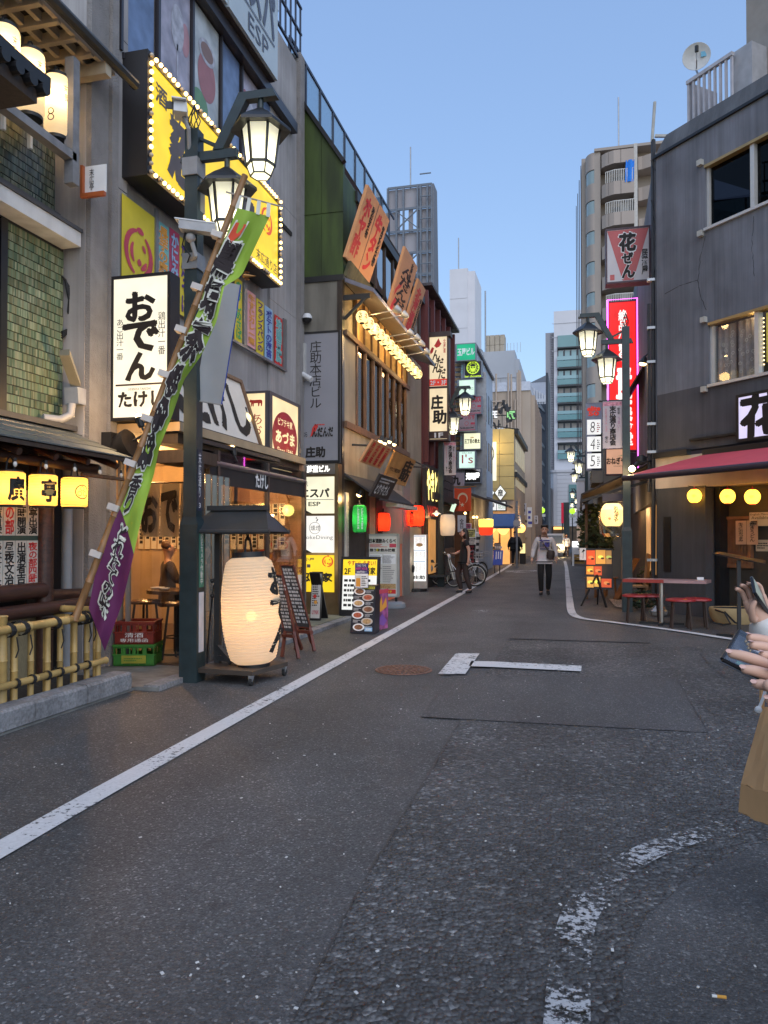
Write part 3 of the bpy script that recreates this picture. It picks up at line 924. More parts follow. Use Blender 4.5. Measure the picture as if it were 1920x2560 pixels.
for(px,st,lab)in((25,'廣','yellow lantern marked with a broad character, cut by the picture edge'),(108,'亭','yellow lantern marked 亭 hanging under the theatre canopy'),(186,None,'yellow lantern with a round leaf crest beside the grey pillar')):
 q=P(px,1231-(186-px)*.06,x=-4.55)
 t,rf,c=lantern('hanging_lantern',lab,q,.118,.275,YPAPER,11,light=2.7,lcol=(1,.58,.16),group='yellow lanterns in a row under the theatre canopy',hang=.13,capr=.8)
 a=cam_ang(c)
 if st:wrap_text(t,st,c,rf,a-.1,a+1.05,-.1,.09,INK,.05)
 else:
  fc_=Face(c+V((.126*math.cos(a+.55),.126*math.sin(a+.55),-.09))-V((-math.sin(a+.55),math.cos(a+.55),0))*.08,V((-math.sin(a+.55),math.cos(a+.55),0))*.16,(0,0,.17))
  vs=[]
  ring=MB()
  for k in range(24):
   for rr in(.062,.072):
    pass
  def cyl_pt(u,v):
   an=a+.6+u/.12
   return c+V((.1225*math.cos(an),.1225*math.sin(an),v))
  mbk=MB()
  for k in range(28):
   p0,p1=2*math.pi*k/28,2*math.pi*(k+1)/28
   mbk.quad(cyl_pt(.068*math.cos(p0),.068*math.sin(p0)),cyl_pt(.068*math.cos(p1),.068*math.sin(p1)),cyl_pt(.058*math.cos(p1),.058*math.sin(p1)),cyl_pt(.058*math.cos(p0),.058*math.sin(p0)))
  for j in range(3):
   an=math.pi/2+j*2*math.pi/3
   cx,cy=.03*math.cos(an),.03*math.sin(an)
   for k in range(14):
    p0,p1=2*math.pi*k/14,2*math.pi*(k+1)/14
    mbk.quad(cyl_pt(cx+.021*math.cos(p0),cy+.024*math.sin(p0)),cyl_pt(cx+.021*math.cos(p1),cy+.024*math.sin(p1)),cyl_pt(cx+.015*math.cos(p1),cy+.018*math.sin(p1)),cyl_pt(cx+.015*math.cos(p0),cy+.018*math.sin(p0)))
  mbk.build('crest',INK,t)
for k,(px,py,lab)in enumerate(((143,271,'white gallery lantern with a knot mark nearest the grey building'),(77,213,'white gallery lantern half hidden by the black porch roof tip'),(13,155,'white gallery lantern cut by the edge of the photo'))):
 q=P(px,py,x=-5.02)
 t,rf,c=lantern('gallery_lantern',lab,q,.125,.6,WPAPER,20,light=5.0,lcol=(1,.72,.36),group='tall white lanterns in the theatre gallery',hang=.12,capr=.85,light_dz=.08)
 a=cam_ang(c)
 wrap_text(t,'8',c,rf,a-.75,a-.2,-.19,-.06,BROWNINK,-.02)
 wrap_text(t,'末廣',c,rf,a+.45,a+.85,.03,.2,BROWNINK,.0)
BAM=mat('bamboo_yellow',(.43,.285,.1),.42,.25,7,.1,objvar=.12)
BAM2=mat('bamboo_brown',(.27,.14,.055),.45,.3,6,.1,stretch=(3,3,1))
def cane(p0,p1,r,mt,parent,name='bamboo_cane',node=.28,taper=1.0):
 p0,p1=V(p0),V(p1)
 L_=(p1-p0).length
 n=max(1,int(L_/node))
 pts,rs=[],[]
 for k in range(n+1):
  t=min(1,(k+random.uniform(-.1,.1)*(0<k<n))/n)
  q=p0.lerp(p1,max(0,t))
  rr=r*(1+(taper-1)*t)
  d=(p1-p0).normalized()
  pts+=[q-d*.008,q,q+d*.008];rs+=[rr*.97,rr*1.12,rr*.97]
 return MB().tube(pts,rs,9).build(name,mt,parent,True)
fe=thing('bamboo_fence','low yellow bamboo fence tied with black cord on the granite kerb','fence',(-4.3,5,.12))
XF=-4.3
for(px,dx)in((5,0),(34,0),(42,.05),(77,0),(115,0),(124,.05),(150,0),(183,0),(191,.05),(217,0),(239,0),(250,.05)):
 q=P(px,1600,x=XF+dx)
 cane((XF+dx*.6,q.y,.11),(XF+dx*.6,q.y,.74 if px>8 else .84),.026 if px>8 else .04,BAM,fe)
for y in(3.2,3.5,3.8,4.1):cane((XF,y,.11),(XF,y,.74),.026,BAM,fe)
yE=P(253,1600,x=XF).y
for(x,z,r)in((XF-.045,.72,.034),(XF+.045,.74,.036),(XF+.05,.31,.03)):
 cane((x,2.5,z),(x,yE-(.12 if z>.5 else 0),z),r,BAM,fe,'bamboo_rail',.42)
cane((XF,yE-.05,.78),(-5.05,yE+.02,.78),.032,BAM,fe,'bamboo_rail')
cane((XF,yE-.05,.70),(-5.05,yE+.02,.70),.03,BAM,fe,'bamboo_rail')
CORD=mat('black_cord',(.012,.011,.011),.8)
for px in(15,50,130,200,212):
 q=P(px,1560,x=XF)
 tb=MB()
 for k in range(4):
  tb.lathe([(.09+.01*math.sin(k),0),(.1,.008),(.09,.016)],(XF,q.y+.012*k-.02,0),12,Matrix.Rotation(rad(90),4,'X'))
 mb=MB()
 for v in tb.v:mb.v.append((XF+(v[0]-XF)*.98,v[1],.73+(v[2])*.62))
 mb.f=tb.f
 mb.tube([(XF+.1,q.y,.68),(XF+.11,q.y+.01,.58),(XF+.1,q.y-.01,.52)],.006,5)
 mb.build('cord_tie',CORD,fe)
for px in(40,80,118,150,188,218):
 q=P(px,1650,x=XF+.05)
 MB().lathe([(.036,-.02),(.042,0),(.036,.02)],(XF+.05,q.y,.31),10,Matrix.Rotation(rad(80),4,'X')).build('cord_tie',CORD,fe)
b0=P(186,1550,d=6.62);b1=P(612,440,d=6.95)
nb=thing('banner_flag','tall green and purple banner on a leaning bamboo pole','banner',b0)
cane(b0,b1,.034,BAM2,nb,'bamboo_pole',.32,.85)
def pl_pt(px,py,off=0.0):
 return P(px,py-0,pl=(b0+FLN*off,FLN))
pd=(b1-b0).normalized()
FLN=pd.cross(RIGHT).normalized()
if FLN.dot(FWD)>0:FLN=-FLN
GREENF=mat('lime_cloth',(.27,.42,.045),.75,.1,3)
PURPF=mat('purple_cloth',(.11,.012,.075),.75,.12,3)
LE=[(594,520),(565,590),(540,640),(515,710),(495,780),(459,852),(422,930),(391,1003),(365,1080),(325,1175),(292,1262),(262,1345),(238,1435),(222,1520)]
RE=[(674,541),(640,612),(604,690),(560,717),(543,800),(505,886),(460,950),(432,1035),(398,1120),(384,1190),(360,1270),(330,1405),(305,1510),(262,1628)]
def seg(line,t):
 k=t*(len(line)-1);i=min(int(k),len(line)-2);f_=k-i
 return(line[i][0]+(line[i+1][0]-line[i][0])*f_,line[i][1]+(line[i+1][1]-line[i][1])*f_)
def flag_pt(u,v,off=.0):
 a,b=seg(LE,v),seg(RE,v)
 px,py=a[0]+(b[0]-a[0])*u,a[1]+(b[1]-a[1])*u
 return pl_pt(px,py,off+(.045*math.sin(5*u+11*v)+.02*math.sin(9*u-23*v))*(.25+u)+.02*math.sin(14*v+2))
def flag_sheet(v0,v1,mt,name,curve):
 g_=MB().grid(10,40,lambda i,j:flag_pt(i,v0(i)+(v1(i)-v0(i))*j))
 return g_.build(name,mt,nb,True)
vb=lambda u:.765+.07*u
flag_sheet(lambda u:0,vb,GREENF,'green_cloth',0)
flag_sheet(vb,lambda u:1+.0*u,PURPF,'purple_cloth',0)
def flag_shape(pts,mt,off,name,parent=nb):
 vs=[flag_pt(u,v,off)for u,v in pts]
 mb=MB();n=len(vs)
 c=sum((Vv for Vv in vs),V((0,0,0)))/n
 mb.v=[tuple(c)]+[tuple(p)for p in vs]
 mb.f=[(0,1+i,1+(i+1)%n)for i in range(n)]
 return mb.build(name,mt,parent)
def blob(u,v,ru,rv,n=22,jag=.16,seed=1,k=1.0):
 r_=random.Random(seed)
 out=[]
 for i in range(n):
  an=2*math.pi*i/n
  j=1+r_.uniform(-jag,jag)*(1.6 if i%3==0 else .6)
  out.append((u+ru*math.cos(an)*j*k,v+rv*math.sin(an)*j*k))
 return out
FLBLK=mat('banner_black',(.022,.014,.016),.8)
FLWHT=mat('banner_white',(.62,.62,.55),.8)
FLRED=mat('banner_red',(.6,.07,.03),.8)
def flag_text(st,u0,u1,v0,v1,bold,mt,off,rough=.012):
 vs,fs,w,h,ls=text_mesh(st,bold,True,.85)
 rr=random.Random(5)
 n_=len(vs)//(5 if ls[-1]else 1);jit=[(rr.uniform(-rough,rough),rr.uniform(-rough,rough))for _ in range(n_)]
 mb=MB()
 for i,(a,b)in enumerate(vs):
  u=u0+(u1-u0)*(a+jit[i%n_][0]);v=v1+(v0-v1)*(b+jit[i%n_][1])
  mb.v.append(tuple(flag_pt(u,v,off+ls[i])))
 mb.f=list(fs)
 mb.build('lettering',mt,nb)
flag_shape([(.1,.03),(.5,-.005+.03),(.45,.07),(.2,.11),(.02,.1)],FLWHT,.010,'leaf_outline')
flag_shape([(.13,.036),(.46,.035),(.4,.066),(.2,.1),(.06,.09)],FLRED,.014,'red_leaf')
for(st,v0,v1,u0,u1)in(('黒',.09,.2,.02,.66),('埼',.21,.31,.02,.8),('茶',.32,.42,.05,.9)):
 flag_text(st,u0-.03,u1+.03,v0-.004,v1+.004,.13,FLWHT,.016)
 flag_text(st,u0,u1,v0,v1,.075,FLBLK,.022)
for(u,v,ru,rv,sd)in((.42,.475,.36,.04,1),(.42,.56,.36,.04,4),(.4,.645,.38,.042,7)):
 flag_shape(blob(u,v,ru,rv,seed=sd,k=1.12),FLWHT,.024,'brush_outline')
 flag_shape(blob(u,v,ru,rv,seed=sd),FLBLK,.028,'brush_shape')
 rr=random.Random(sd)
 fl=MB()
 for k in range(9):
  a,b=u+ru*rr.uniform(-.7,.7),v+rv*rr.uniform(-.75,.75)
  fl.quad(flag_pt(a,b,.032),flag_pt(a+.05,b,.032),flag_pt(a+.06,b+.007,.032),flag_pt(a+.03,b+.007,.032))
 fl.build('brush_flecks',FLWHT,nb)
flag_text('香り',.18,.62,.695,.785,.09,FLWHT,.014)
flag_text('香り',.2,.6,.698,.782,.03,FLBLK,.02)
flag_text('とれたての味',.28,.68,.8,.97,.1,FLWHT,.014)
flag_text('とれたての味',.31,.65,.803,.967,.02,FLBLK,.02)
r0,r1=pl_pt(590,487),pl_pt(706,517)
MB().tube([pl_pt(565,480),r1],.008,6).build('top_rod',mat('rod_grey',(.3,.28,.26),.5),nb)
for k in range(4):
 a=pl_pt(600+24*k,489+6.4*k,.012);b=pl_pt(592+26*k,524+6*k,.012)
 s_=(r1-r0).normalized()*.018
 MB().quad(a-s_,a+s_,b+s_,b-s_).build('loop',FLWHT,nb)
for v in(.11,.24,.345,.455,.565,.675,.785,.9):
 q=seg([(594,470),(212,1478)],v)
 c=P(q[0]-8,q[1]+8,pl=(b0,FLN))
 e_=pd*.028;s_=pd.cross(FLN)*.05
 MB().obox(c,e_,s_,FLN*.045).build('sleeve_tab',mat('tab_white',(.55,.5,.46),.8),nb)
 # grey building with the yellow sign
STUCCO=mat('rough_stucco',(.27,.255,.25),.9,.12,5,1.0,55,dirt=.2)
GREYWALL=weathered('grey_wall',(.33,.315,.315),.12)
gb=thing('grey_commercial_building','grey panelled building with poster windows and rooftop billboards','building',(-5,10,0))
XG=-5.0
MB().box(-9,XG-.06,7.02,13.42,2.75,10.4).box(-9,XG-.06,7.02,7.6,0,2.75).build('wall',GREYWALL,gb)
MB().box(-5.3,XG+.0,7.03,7.34,0.04,10.6).build('pillar',STUCCO,gb)
MB().box(-5.3,XG+.04,7.345,7.47,0.04,10.6).build('pilaster',STUCCO,gb)
MB().box(-5.3,XG+.06,13.2,13.43,0.3,10.5).build('pillar',STUCCO,gb)
ZB=[2.78,3.62,5.42,5.55,7.1,9.0,10.3]
for(y0,y1,z0,z1)in((7.48,7.72,5.42,7.15),(7.48,7.72,7.16,10.3),(7.48,7.72,3.4,5.41),(7.48,7.95,2.78,3.39)):
 MB().box(XG-.055,XG-.01,y0,y1,z0,z1).build('wall_panel',GREYWALL,gb)
yy=[7.96,8.9,9.8,10.7,11.6,12.4,13.19]
for a,b in zip(yy[:-1],yy[1:]):
 MB().box(XG-.055,XG-.01,a+.006,b-.006,2.78,3.8).build('wall_panel',GREYWALL,gb)
for(y0,y1)in((11.95,12.55),(12.556,13.19)):
 for(z0,z1)in((3.806,5.5),(5.506,7.35),(7.356,9.2),(9.206,10.3)):
  MB().box(XG-.055,XG-.01,y0,y1,z0,z1).build('wall_panel',GREYWALL,gb)
FRM=mat('window_frame_grey',(.22,.22,.23),.4,.1,metal=.4)
def poster(parent,f,mt,st=None,tm=None,bold=.04,vertical=True,rect=(.12,.05,.88,.95),outline=None,name='window_poster'):
 o=f.rect(parent,(0,0,1,1),mt,0.0,name,.006)
 if st:
  if outline:f.text(o,st,rect,outline,bold+.05,vertical,.009)
  f.text(o,st,rect,tm,bold,vertical,.012)
 return o
YEL=mat('poster_yellow',(.72,.58,.03),.5,.05)
TEAL=mat('poster_teal',(.16,.45,.45),.5,.08)
MAG=mat('poster_magenta',(.45,.05,.12),.5,.08)
PINK=mat('poster_pink',(.72,.34,.38),.5,.08)
LBLUE=mat('poster_blue',(.3,.5,.72),.5,.08)
PURI=mat('purple_ink',(.08,.03,.22),.6)
ORI=mat('orange_ink',(.75,.33,.05),.6)
BLUI=mat('blue_ink',(.05,.07,.4),.6)
GRNI=mat('green_ink',(.08,.4,.12),.6)
CRIM=mat('crimson_ink',(.55,.06,.1),.6)
def strip(px0,px1,pt0,pb0,pt1=None):
 a=P(px0,pb0,x=XG+.01);b=P(px1,pb0,x=XG+.01)
 zt=P(px0,pt0,x=XG+.01).z
 return Face((XG+.01,a.y,a.z),(0,b.y-a.y,0),(0,0,zt-a.z))
f=strip(303,384,482,745)
o=poster(gb,f,YEL)
fu=P(303,482,x=XG)
def crest(parent,f,cu,cv,r,mt,off=.012,name='red_crest'):
 mb=MB()
 for(a0,a1,rr,w)in((100,250,.95,.2),(265,420,.92,.22),(-75,-20,.6,.16),(70,100,1.0,.18),(140,230,.55,.16),(20,60,.5,.14),(250,300,.35,.2)):
  n=10
  for k in range(n):
   t0,t1=k/n,(k+1)/n
   A0,A1=rad(a0+(a1-a0)*t0),rad(a0+(a1-a0)*t1)
   w0,w1=w*math.sin(math.pi*(.12+.76*t0))*r,w*math.sin(math.pi*(.12+.76*t1))*r
   def q(A,R):return f.pt(cu+R*math.cos(A)/f.W,cv+R*math.sin(A)/f.H,off)
   mb.quad(q(A0,rr*r-w0/1.3),q(A1,rr*r-w1/1.3),q(A1,rr*r+w1/1.3),q(A0,rr*r+w0/1.3))
 mb.build(name,mt,parent)
crest(o,f,.5,.52,.28,CRIM)
f=strip(391,421,548,745);poster(gb,f,TEAL,'長芋の唐揚げ',ORI,.05,outline=WHITEPR)
f=strip(422,447,567,760);poster(gb,f,MAG,'かにみそ',LBLUE,.05,rect=(.15,.2,.85,.95))
f=strip(448,473,590,785);poster(gb,f,YEL,'塩焼そば',PURI,.05)
f=strip(586,604,690,850);poster(gb,f,YEL,'炙りしめさば',GRNI,.05)
f=strip(616,638,722,862);poster(gb,f,PINK,'牛すじカレー煮',ORI,.03)
f=strip(640,658,744,880);poster(gb,f,YEL,'フランスパンの',PURI,.03)
f=strip(661,680,762,895);poster(gb,f,LBLUE,'ポテトの海苔',BLUI,.03)
f=strip(686,705,785,907);poster(gb,f,REDPR,'地鶏豆腐',TEAL,.05,outline=WHITEPR)
for(px0,px1,pt,pb)in((384,391,520,745),(473,480,600,790),(606,614,706,862),(706,713,795,925)):
 f=strip(px0,px1,pt,pb);f.rect(gb,(0,0,1,1),FRM,0,'window_frame',.03)
a=P(585,852,x=XG);b=P(713,925,x=XG)
MB().box(XG,XG+.04,9.6,b.y,b.z-.04,b.z+.0).build('window_sill',FRM,gb)
SKYP=mat('photo_blue',(.13,.19,.33),.3,.3,4)
FOODP=mat('photo_food',(.32,.3,.36),.3,.5,3)
COFP=mat('photo_coffee',(.4,.43,.44),.3,.35,3)
y=7.75
for k,(px0,px1,mt)in enumerate(((300,386,SKYP),(394,476,FOODP),(480,548,COFP),(552,600,SKYP),(604,645,FOODP),(650,700,SKYP))):
 a=P(px0,500,x=XG);b=P(px1,500,x=XG)
 f=Face((XG-.03,a.y,7.0),(0,b.y-a.y,0),(0,0,1.78))
 o=f.rect(gb,(0,0,1,1),mt,0,'window_poster',.01)
 MB().prism([f.pt(-.03,0),f.pt(.03,0),f.pt(.03,1),f.pt(-.03,1)],f.n*.05).build('window_frame',mat('frame_dark',(.03,.028,.035),.4),gb)
 if k in(1,4):
  G_=mat('photo_pale',(.4,.4,.45),.4,.35,9)
  f.disc(o,(.6,.62),f.W*.2,G_,.014,'printed_glass',ry=.3)
  f.rect(o,(.58,.1,.62,.5),G_,.014,'printed_stem')
  f.disc(o,(.25,.8),f.W*.12,mat('photo_red',(.3,.08,.1),.4),.013,'printed_fruit')
  f.disc(o,(.85,.6),f.W*.13,mat('photo_rose',(.42,.22,.24),.4),.013,'printed_drink',ry=.22)
 if k==2:
  f.disc(o,(.55,.52),f.W*.33,mat('photo_cup',(.33,.13,.13),.4),.013,'printed_cup',ry=.34)
  f.disc(o,(.55,.72),f.W*.3,mat('photo_pale'),.015,'printed_rim',ry=.17)
  f.disc(o,(.55,.72),f.W*.23,mat('photo_brown',(.22,.13,.1),.4),.017,'printed_coffee',ry=.12)
  f.disc(o,(.3,.25),f.W*.3,mat('photo_leaf',(.12,.25,.12),.4),.012,'printed_leaf',ry=.2)
MB().box(XG-.03,XG+.12,7.6,12.9,8.8,8.98).build('window_head',mat('frame_dark',(.03,.028,.035),.4),gb)
MB().box(XG-.05,XG+.02,7.6,12.9,6.93,7.0).build('window_sill',mat('frame_dark',(.03,.028,.035),.4),gb)
BBF=mat('billboard_face',(.44,.52,.57),.5,.06,2)
BBT=mat('billboard_text',(.1,.12,.17),.6)
ex,ez0,ez1=-4.75,9.0,10.9
pa=P(571,100,x=ex).y;pb_=P(694,250,x=ex).y
f=Face((ex,pa,ez0),(0,pb_-pa,0),(0,0,ez1-ez0))
t=thing('roof_billboard','pale blue rooftop billboard reading エスパ ESP','billboard',f.pt(.5,0))
f.rect(t,(0.01,0,1,1),BBF,-.25,'panel',.25)
f.text(t,'エスパ',(.1,.28,.92,.66),BBT,.06,False,.01)
f.text(t,'ESP',(.36,.05,.78,.2),BBT,.0,False,.01)
f.text(t,'BAR',(.08,.72,.35,.9),BBT,-.01,False,.01)
zz_=MB()
for k in range(40):
 zz_.quad(f.pt(.08+.021*k,.235,.01),f.pt(.095+.021*k,.235,.01),f.pt(.102+.021*k,.258,.01),f.pt(.087+.021*k,.258,.01))
zz_.build('zigzag_rule',BBT,t)
pa2=P(440,100,x=ex).y
f=Face((ex,pa2,ez0),(0,pa-pa2-.03,0),(0,0,ez1-ez0))
t=thing('roof_billboard','pale blue rooftop billboard with the end of the word Dining','billboard',f.pt(.5,0))
f.rect(t,(0,0,1,1),BBF,-.25,'panel',.25)
f.text(t,'Dining',(.1,.1,.93,.5),BBT,-.02,False,.01)
MB().box(-5.0,-4.8,pa2,pb_,8.985,9.0).box(-5.1,-4.98,pa2,pb_,8.98,10.9).build('billboard_backing',mat('frame_dark',(.03,.028,.035),.4),gb)
rl=MB()
for z in(10.42,10.95,11.45):rl.beam((-5.0,9.5,z),(-5.0,13.4,z),.04,.04)
rl.build('roof_rail',mat('rail_navy',(.03,.04,.07),.5),gb)
for k in range(16):
 MB().beam((-5.0,9.6+.25*k,10.4),(-5.0,9.6+.25*k,11.45),.03,.03).build('baluster',mat('rail_navy',(.03,.04,.07),.5),gb)
q=P(690,60,x=-4.85)
MB().cyl((-4.85,q.y,10.3),(-4.85,q.y,12.8),.045,n=8).beam((-5.0,q.y-1.1,11.7),(-4.7,q.y+1.0,11.95),.06,.09).build('roof_mast',mat('mast_white',(.5,.5,.52),.5),gb)
ya,yb=P(366,300,x=-4.7).y,P(700,600,x=-4.7).y
f=Face((-4.7,ya,5.56),(0,yb-ya,0),(0,0,1.44))
YGLOW=glow('sign_yellow',(1.0,.68,.02),.95,(.7,.5,.03))
ys=signbox('bulb_sign','huge yellow lit sign edged with warm bulbs on the grey building','sign',f,.32,mat('sign_case_black',(.014,.013,.015),.5),YGLOW,.1)
GREYT=mat('grey_letters',(.12,.1,.1),.6)
f.text(ys,'酒小屋',(.045,.66,.24,.82),GREYT,.03,False,.006)
f.text(ys,'忍',(.12,.16,.3,.64),GREYT,.09,False,.006,rough=.01)
f.text(ys,'者家',(.42,.18,.74,.66),GREYT,.09,False,.006,rough=.01)
f.text(ys,'末広通り店',(.76,.1,.965,.22),GREYT,.01,False,.006)
crest(ys,f,.86,.6,.2,glow('sign_red',(.8,.1,.02),.8,(.6,.06,.02)),.007)
bm=MB().sph((0,0,0),.026,10,6).mesh('bulb',glow('bulb_on',(1,.62,.2),5.0),True)
bm2=MB().sph((0,0,0),.026,10,6).mesh('bulb',mat('bulb_off',(.55,.45,.33),.2),True)
rnd=random.Random(2)
nb_=40;nv=14
for k in range(nb_+1):
 for v in(0.035,.965):
  o=place('bulb',bm if rnd.random()<.82 else bm2,ys);o.location=f.pt(.012+.976*k/nb_,v,.035)
for k in range(1,nv):
 for u in(.012,.988):
  o=place('bulb',bm if rnd.random()<.82 else bm2,ys);o.location=f.pt(u,.035+.93*k/nv,.035)
yq=7.36
f=sgn(276,425,686,1050,y=yq)
CREAMG=glow('sign_cream',(1.0,.93,.72),1.0,(.7,.66,.55))
t=signbox('oden_sign','tall cream lightbox reading おでん in thick black brush letters','sign',f,.2,mat('sign_case_black',(.014,.013,.015),.5),CREAMG,.034)
f.text(t,'お',(.26,.68,.74,.875),INK,.06,False,.006,rough=.012)
f.text(t,'で',(.22,.475,.8,.67),INK,.06,False,.006,rough=.012)
f.text(t,'ん',(.27,.275,.74,.46),INK,.06,False,.006,rough=.012)
f.text(t,'鶏出汁一番',(.8,.44,.92,.73),INK,.0,True,.006)
f.text(t,'あご出汁一番',(.1,.42,.22,.7),INK,.0,True,.006)
f.rect(t,(.09,.238,.9,.25),BROWNINK,.006,'rule')
f.text(t,'ODENYA TAKESHI',(.3,.205,.68,.22),BROWNINK,0,False,.006)
f.text(t,'たけし',(.14,.09,.88,.195),INK,.05,False,.006,rough=.01)
for py in(745,872,998):
 q=P(250,py,y=7.42)
 MB().box(-5.12,-4.95,7.38,7.44,q.z-.045,q.z+.045).build('wall_bracket',BLACK,t)
MB().box(-5.0,-4.93,7.4,7.47,f.pt(0,.05).z,f.pt(0,.9).z).build('mounting_plate',BLACK,t)
cb=MB()
for k in range(4):
 p=[P(155+3*k,690+3*k,x=-5.28),P(175-3*k,720,x=-5.25),P(170+3*k,780,x=-5.26),P(182-2*k,820,x=-5.27),P(155,845-5*k,x=-5.29)]
 cb.tube(p,.012,6)
tag(cb.build('cable_bundle',BLACK,None,True),'looped black cables hanging beside the green tiled wall','cable')
q=P(205,990,x=-5.05)
t=thing('drain_hopper','small grey drain hopper with an elbow pipe beside the tiled wall','drain',(q.x,q.y,q.z-.3))
MB().prism([(-5.2,q.y-.09,q.z+.08),(-5.2,q.y+.09,q.z+.08),(-5.2,q.y+.07,q.z-.09),(-5.2,q.y-.07,q.z-.09)],(.16,0,0)).build('hopper',mat('zinc',(.3,.32,.36),.4,.15),t)
MB().tube([(-5.1,q.y-.1,q.z-.1),(-5.1,q.y-.12,q.z-.22),(-5.16,q.y-.2,q.z-.28),(-5.25,q.y-.35,q.z-.28)],.045,10).build('elbow_pipe',mat('pvc_grey',(.36,.36,.37),.4,.1),t,True)
MB().prism([(-5.1,q.y-.3,q.z+.42),(-5.16,q.y-.04,q.z+.14),(-5.16,q.y-.04,q.z+.1),(-5.1,q.y-.3,q.z+.36)],(.12,0,0)).build('flashing',mat('flashing',(.3,.27,.2),.5),t)
# street lamps (post with two hanging lanterns)
LAMPGREEN=mat('lamp_post_green',(.018,.032,.036),.45,.25,8,.05)
LAMPBLK=mat('lamp_roof_black',(.014,.014,.015),.4,.2)
FROST=paper('frosted_glass',(.95,.93,.8),.8,.2)
def lamp_head(root,c,light):
 """six-sided lantern; c = point where its hanger meets the arm"""
 c=V(c)
 MB().cyl(c,c+V((0,0,-.17)),.03,n=8).build('hanger',LAMPGREEN,root)
 hx=Matrix.Rotation(rad(12),4,'Z')
 r=MB().lathe([(.05,-.1),(.1,-.14),(.19,-.2),(.30,-.29),(.305,-.32),(.2,-.31),(.19,-.3)],c,6,hx).build('lantern_roof',LAMPBLK,root)
 b=MB().lathe([(.188,-.3),(.14,-.66)],c,6,hx).build('lantern_glass',FROST,root)
 MB().lathe([(.138,-.672),(.1,-.77),(.001,-.772)],c,6,hx).build('lower_glass',FROST,root)
 fr=MB()
 for k in range(6):
  a=hx.to_euler().z+math.pi*2*k/6
  p=lambda rr,z:c+V((rr*math.cos(a),rr*math.sin(a),z))
  q=lambda rr,z:c+V((rr*math.cos(a+math.pi/3),rr*math.sin(a+math.pi/3),z))
  fr.beam(p(.19,-.3),p(.142,-.665),.022,.022)
  fr.beam(p(.142,-.665),q(.142,-.665),.022,.026)
  fr.beam(p(.142,-.665),p(.104,-.77),.012,.012)
  fr.beam(p(.104,-.77),q(.104,-.77),.012,.012)
 fr.build('lantern_frame',LAMPBLK,root)
 MB().sph(c+V((0,0,-.6)),.05,10,6).build('lamp_bulb',glow('street_bulb',(1,.93,.66),30),root,True)
def street_lamp(label,loc,rz,light,group='street lamps with two hanging lanterns'):
 t=thing('street_lamp',label,'street lamp',(0,0,0),group)
 MB().box(-.07,.07,-.07,.07,1.62,5.6).build('post',LAMPGREEN,t)
 MB().box(-.095,.095,-.095,.095,0,1.58).prism([(-.095,-.095,1.58),(.095,-.095,1.58),(.07,-.07,1.65),(-.07,-.07,1.65)],(0,.0001,0)).lathe([(.134,1.58),(.1,1.66)],(0,0,0),4,Matrix.Rotation(rad(45),4,'Z')).build('post_base',LAMPGREEN,t)
 MB().prism([(-.14,-.035,5.28),(.47,-.035,5.28),(.47,-.035,5.37),(-.1,-.035,5.37)],(0,.07,0)).build('cross_arm',LAMPGREEN,t)
 MB().prism([(.22,-.045,5.372),(.33,-.045,5.372),(.58,-.045,5.84),(.9,-.045,5.84),(.86,-.045,5.92),(.5,-.045,5.92)],(0,.09,0)).build('raised_arm',LAMPGREEN,t)
 MB().prism([(.07,-.02,5.50),(.22,-.02,5.42),(.3,-.02,5.42),(.3,-.02,5.45),(.23,-.02,5.45),(.07,-.02,5.53)],(0,.04,0)).build('brace',LAMPGREEN,t)
 fin=MB()
 for k in range(6):
  a=k*math.pi/3
  fin.tube([V((0,0,5.6)),V((.05*math.cos(a),.05*math.sin(a),5.66)),V((.06*math.cos(a+.5),.06*math.sin(a+.5),5.72)),V((.03*math.cos(a+1),.03*math.sin(a+1),5.8)),V((0,0,5.88))],.006,5)
 fin.build('finial',LAMPBLK,t)
 lamp_head(t,(.72,0,5.84),light)
 lamp_head(t,(.36,0,5.28),light)
 t.location=loc
 t.rotation_euler=(0,0,rz)
 return t
lp=P(480,1703,z=0)
L1=street_lamp('nearest dark green street lamp standing between the bamboo fence and big lantern',(lp.x,lp.y,0),rad(2),9)
STK=mat('sticker_navy',(.02,.025,.05),.5)
x,y=lp.x,lp.y
f=Face((x-.06,y-.0985+.028,1.7),(.07,0,0),(0,0,.6))
f=Face((x+.0735,y-.045,1.72),(0,.09,0),(0,0,.62))
t=thing('street_name_plate','narrow dark plate with white street name on the near lamp post','sign',f.pt(.5,0))
f.rect(t,(0,0,1,1),STK,0,'plate',.003)
f.text(t,'末広通り',(.2,.22,.8,.95),WHITEPR,.0,True,.005)
f.text(t,'3',(.3,.05,.7,.13),WHITEPR,.0,False,.005)
f=Face((x+.0985,y-.05,.95),(0,.1,0),(0,0,.58))
t=thing('camera_notice','green notice about security cameras on the near lamp post','notice',f.pt(.5,0))
f.rect(t,(0,0,1,1),mat('notice_green',(.03,.16,.12),.5),0,'plate',.003)
f.text(t,'防犯カメラ作動中',(.22,.05,.78,.95),WHITEPR,.0,True,.005)
f=Face((x+.0985,y-.05,.3),(0,.1,0),(0,0,.6))
t=thing('blank_notice','pale blank strip low on the near lamp post','notice',f.pt(.5,0))
f.rect(t,(0,0,1,1),mat('notice_pale',(.5,.52,.58),.5),0,'plate',.003)
CAMW=mat('camera_white',(.6,.61,.63),.35,.08)
q=P(452,278,d=7.6)
t=thing('security_camera','white box camera on a bracket at the top of the near lamp post','security camera',q)
MB().obox(q,(.05,-.1,-.01),(.055,.03,0),(0,0,.05)).build('housing',CAMW,t)
MB().obox(q+V((-.05,-.105,.008)),(.003,-.006,0),(.042,.022,0),(0,0,.036)).build('lens_window',BLACK,t)
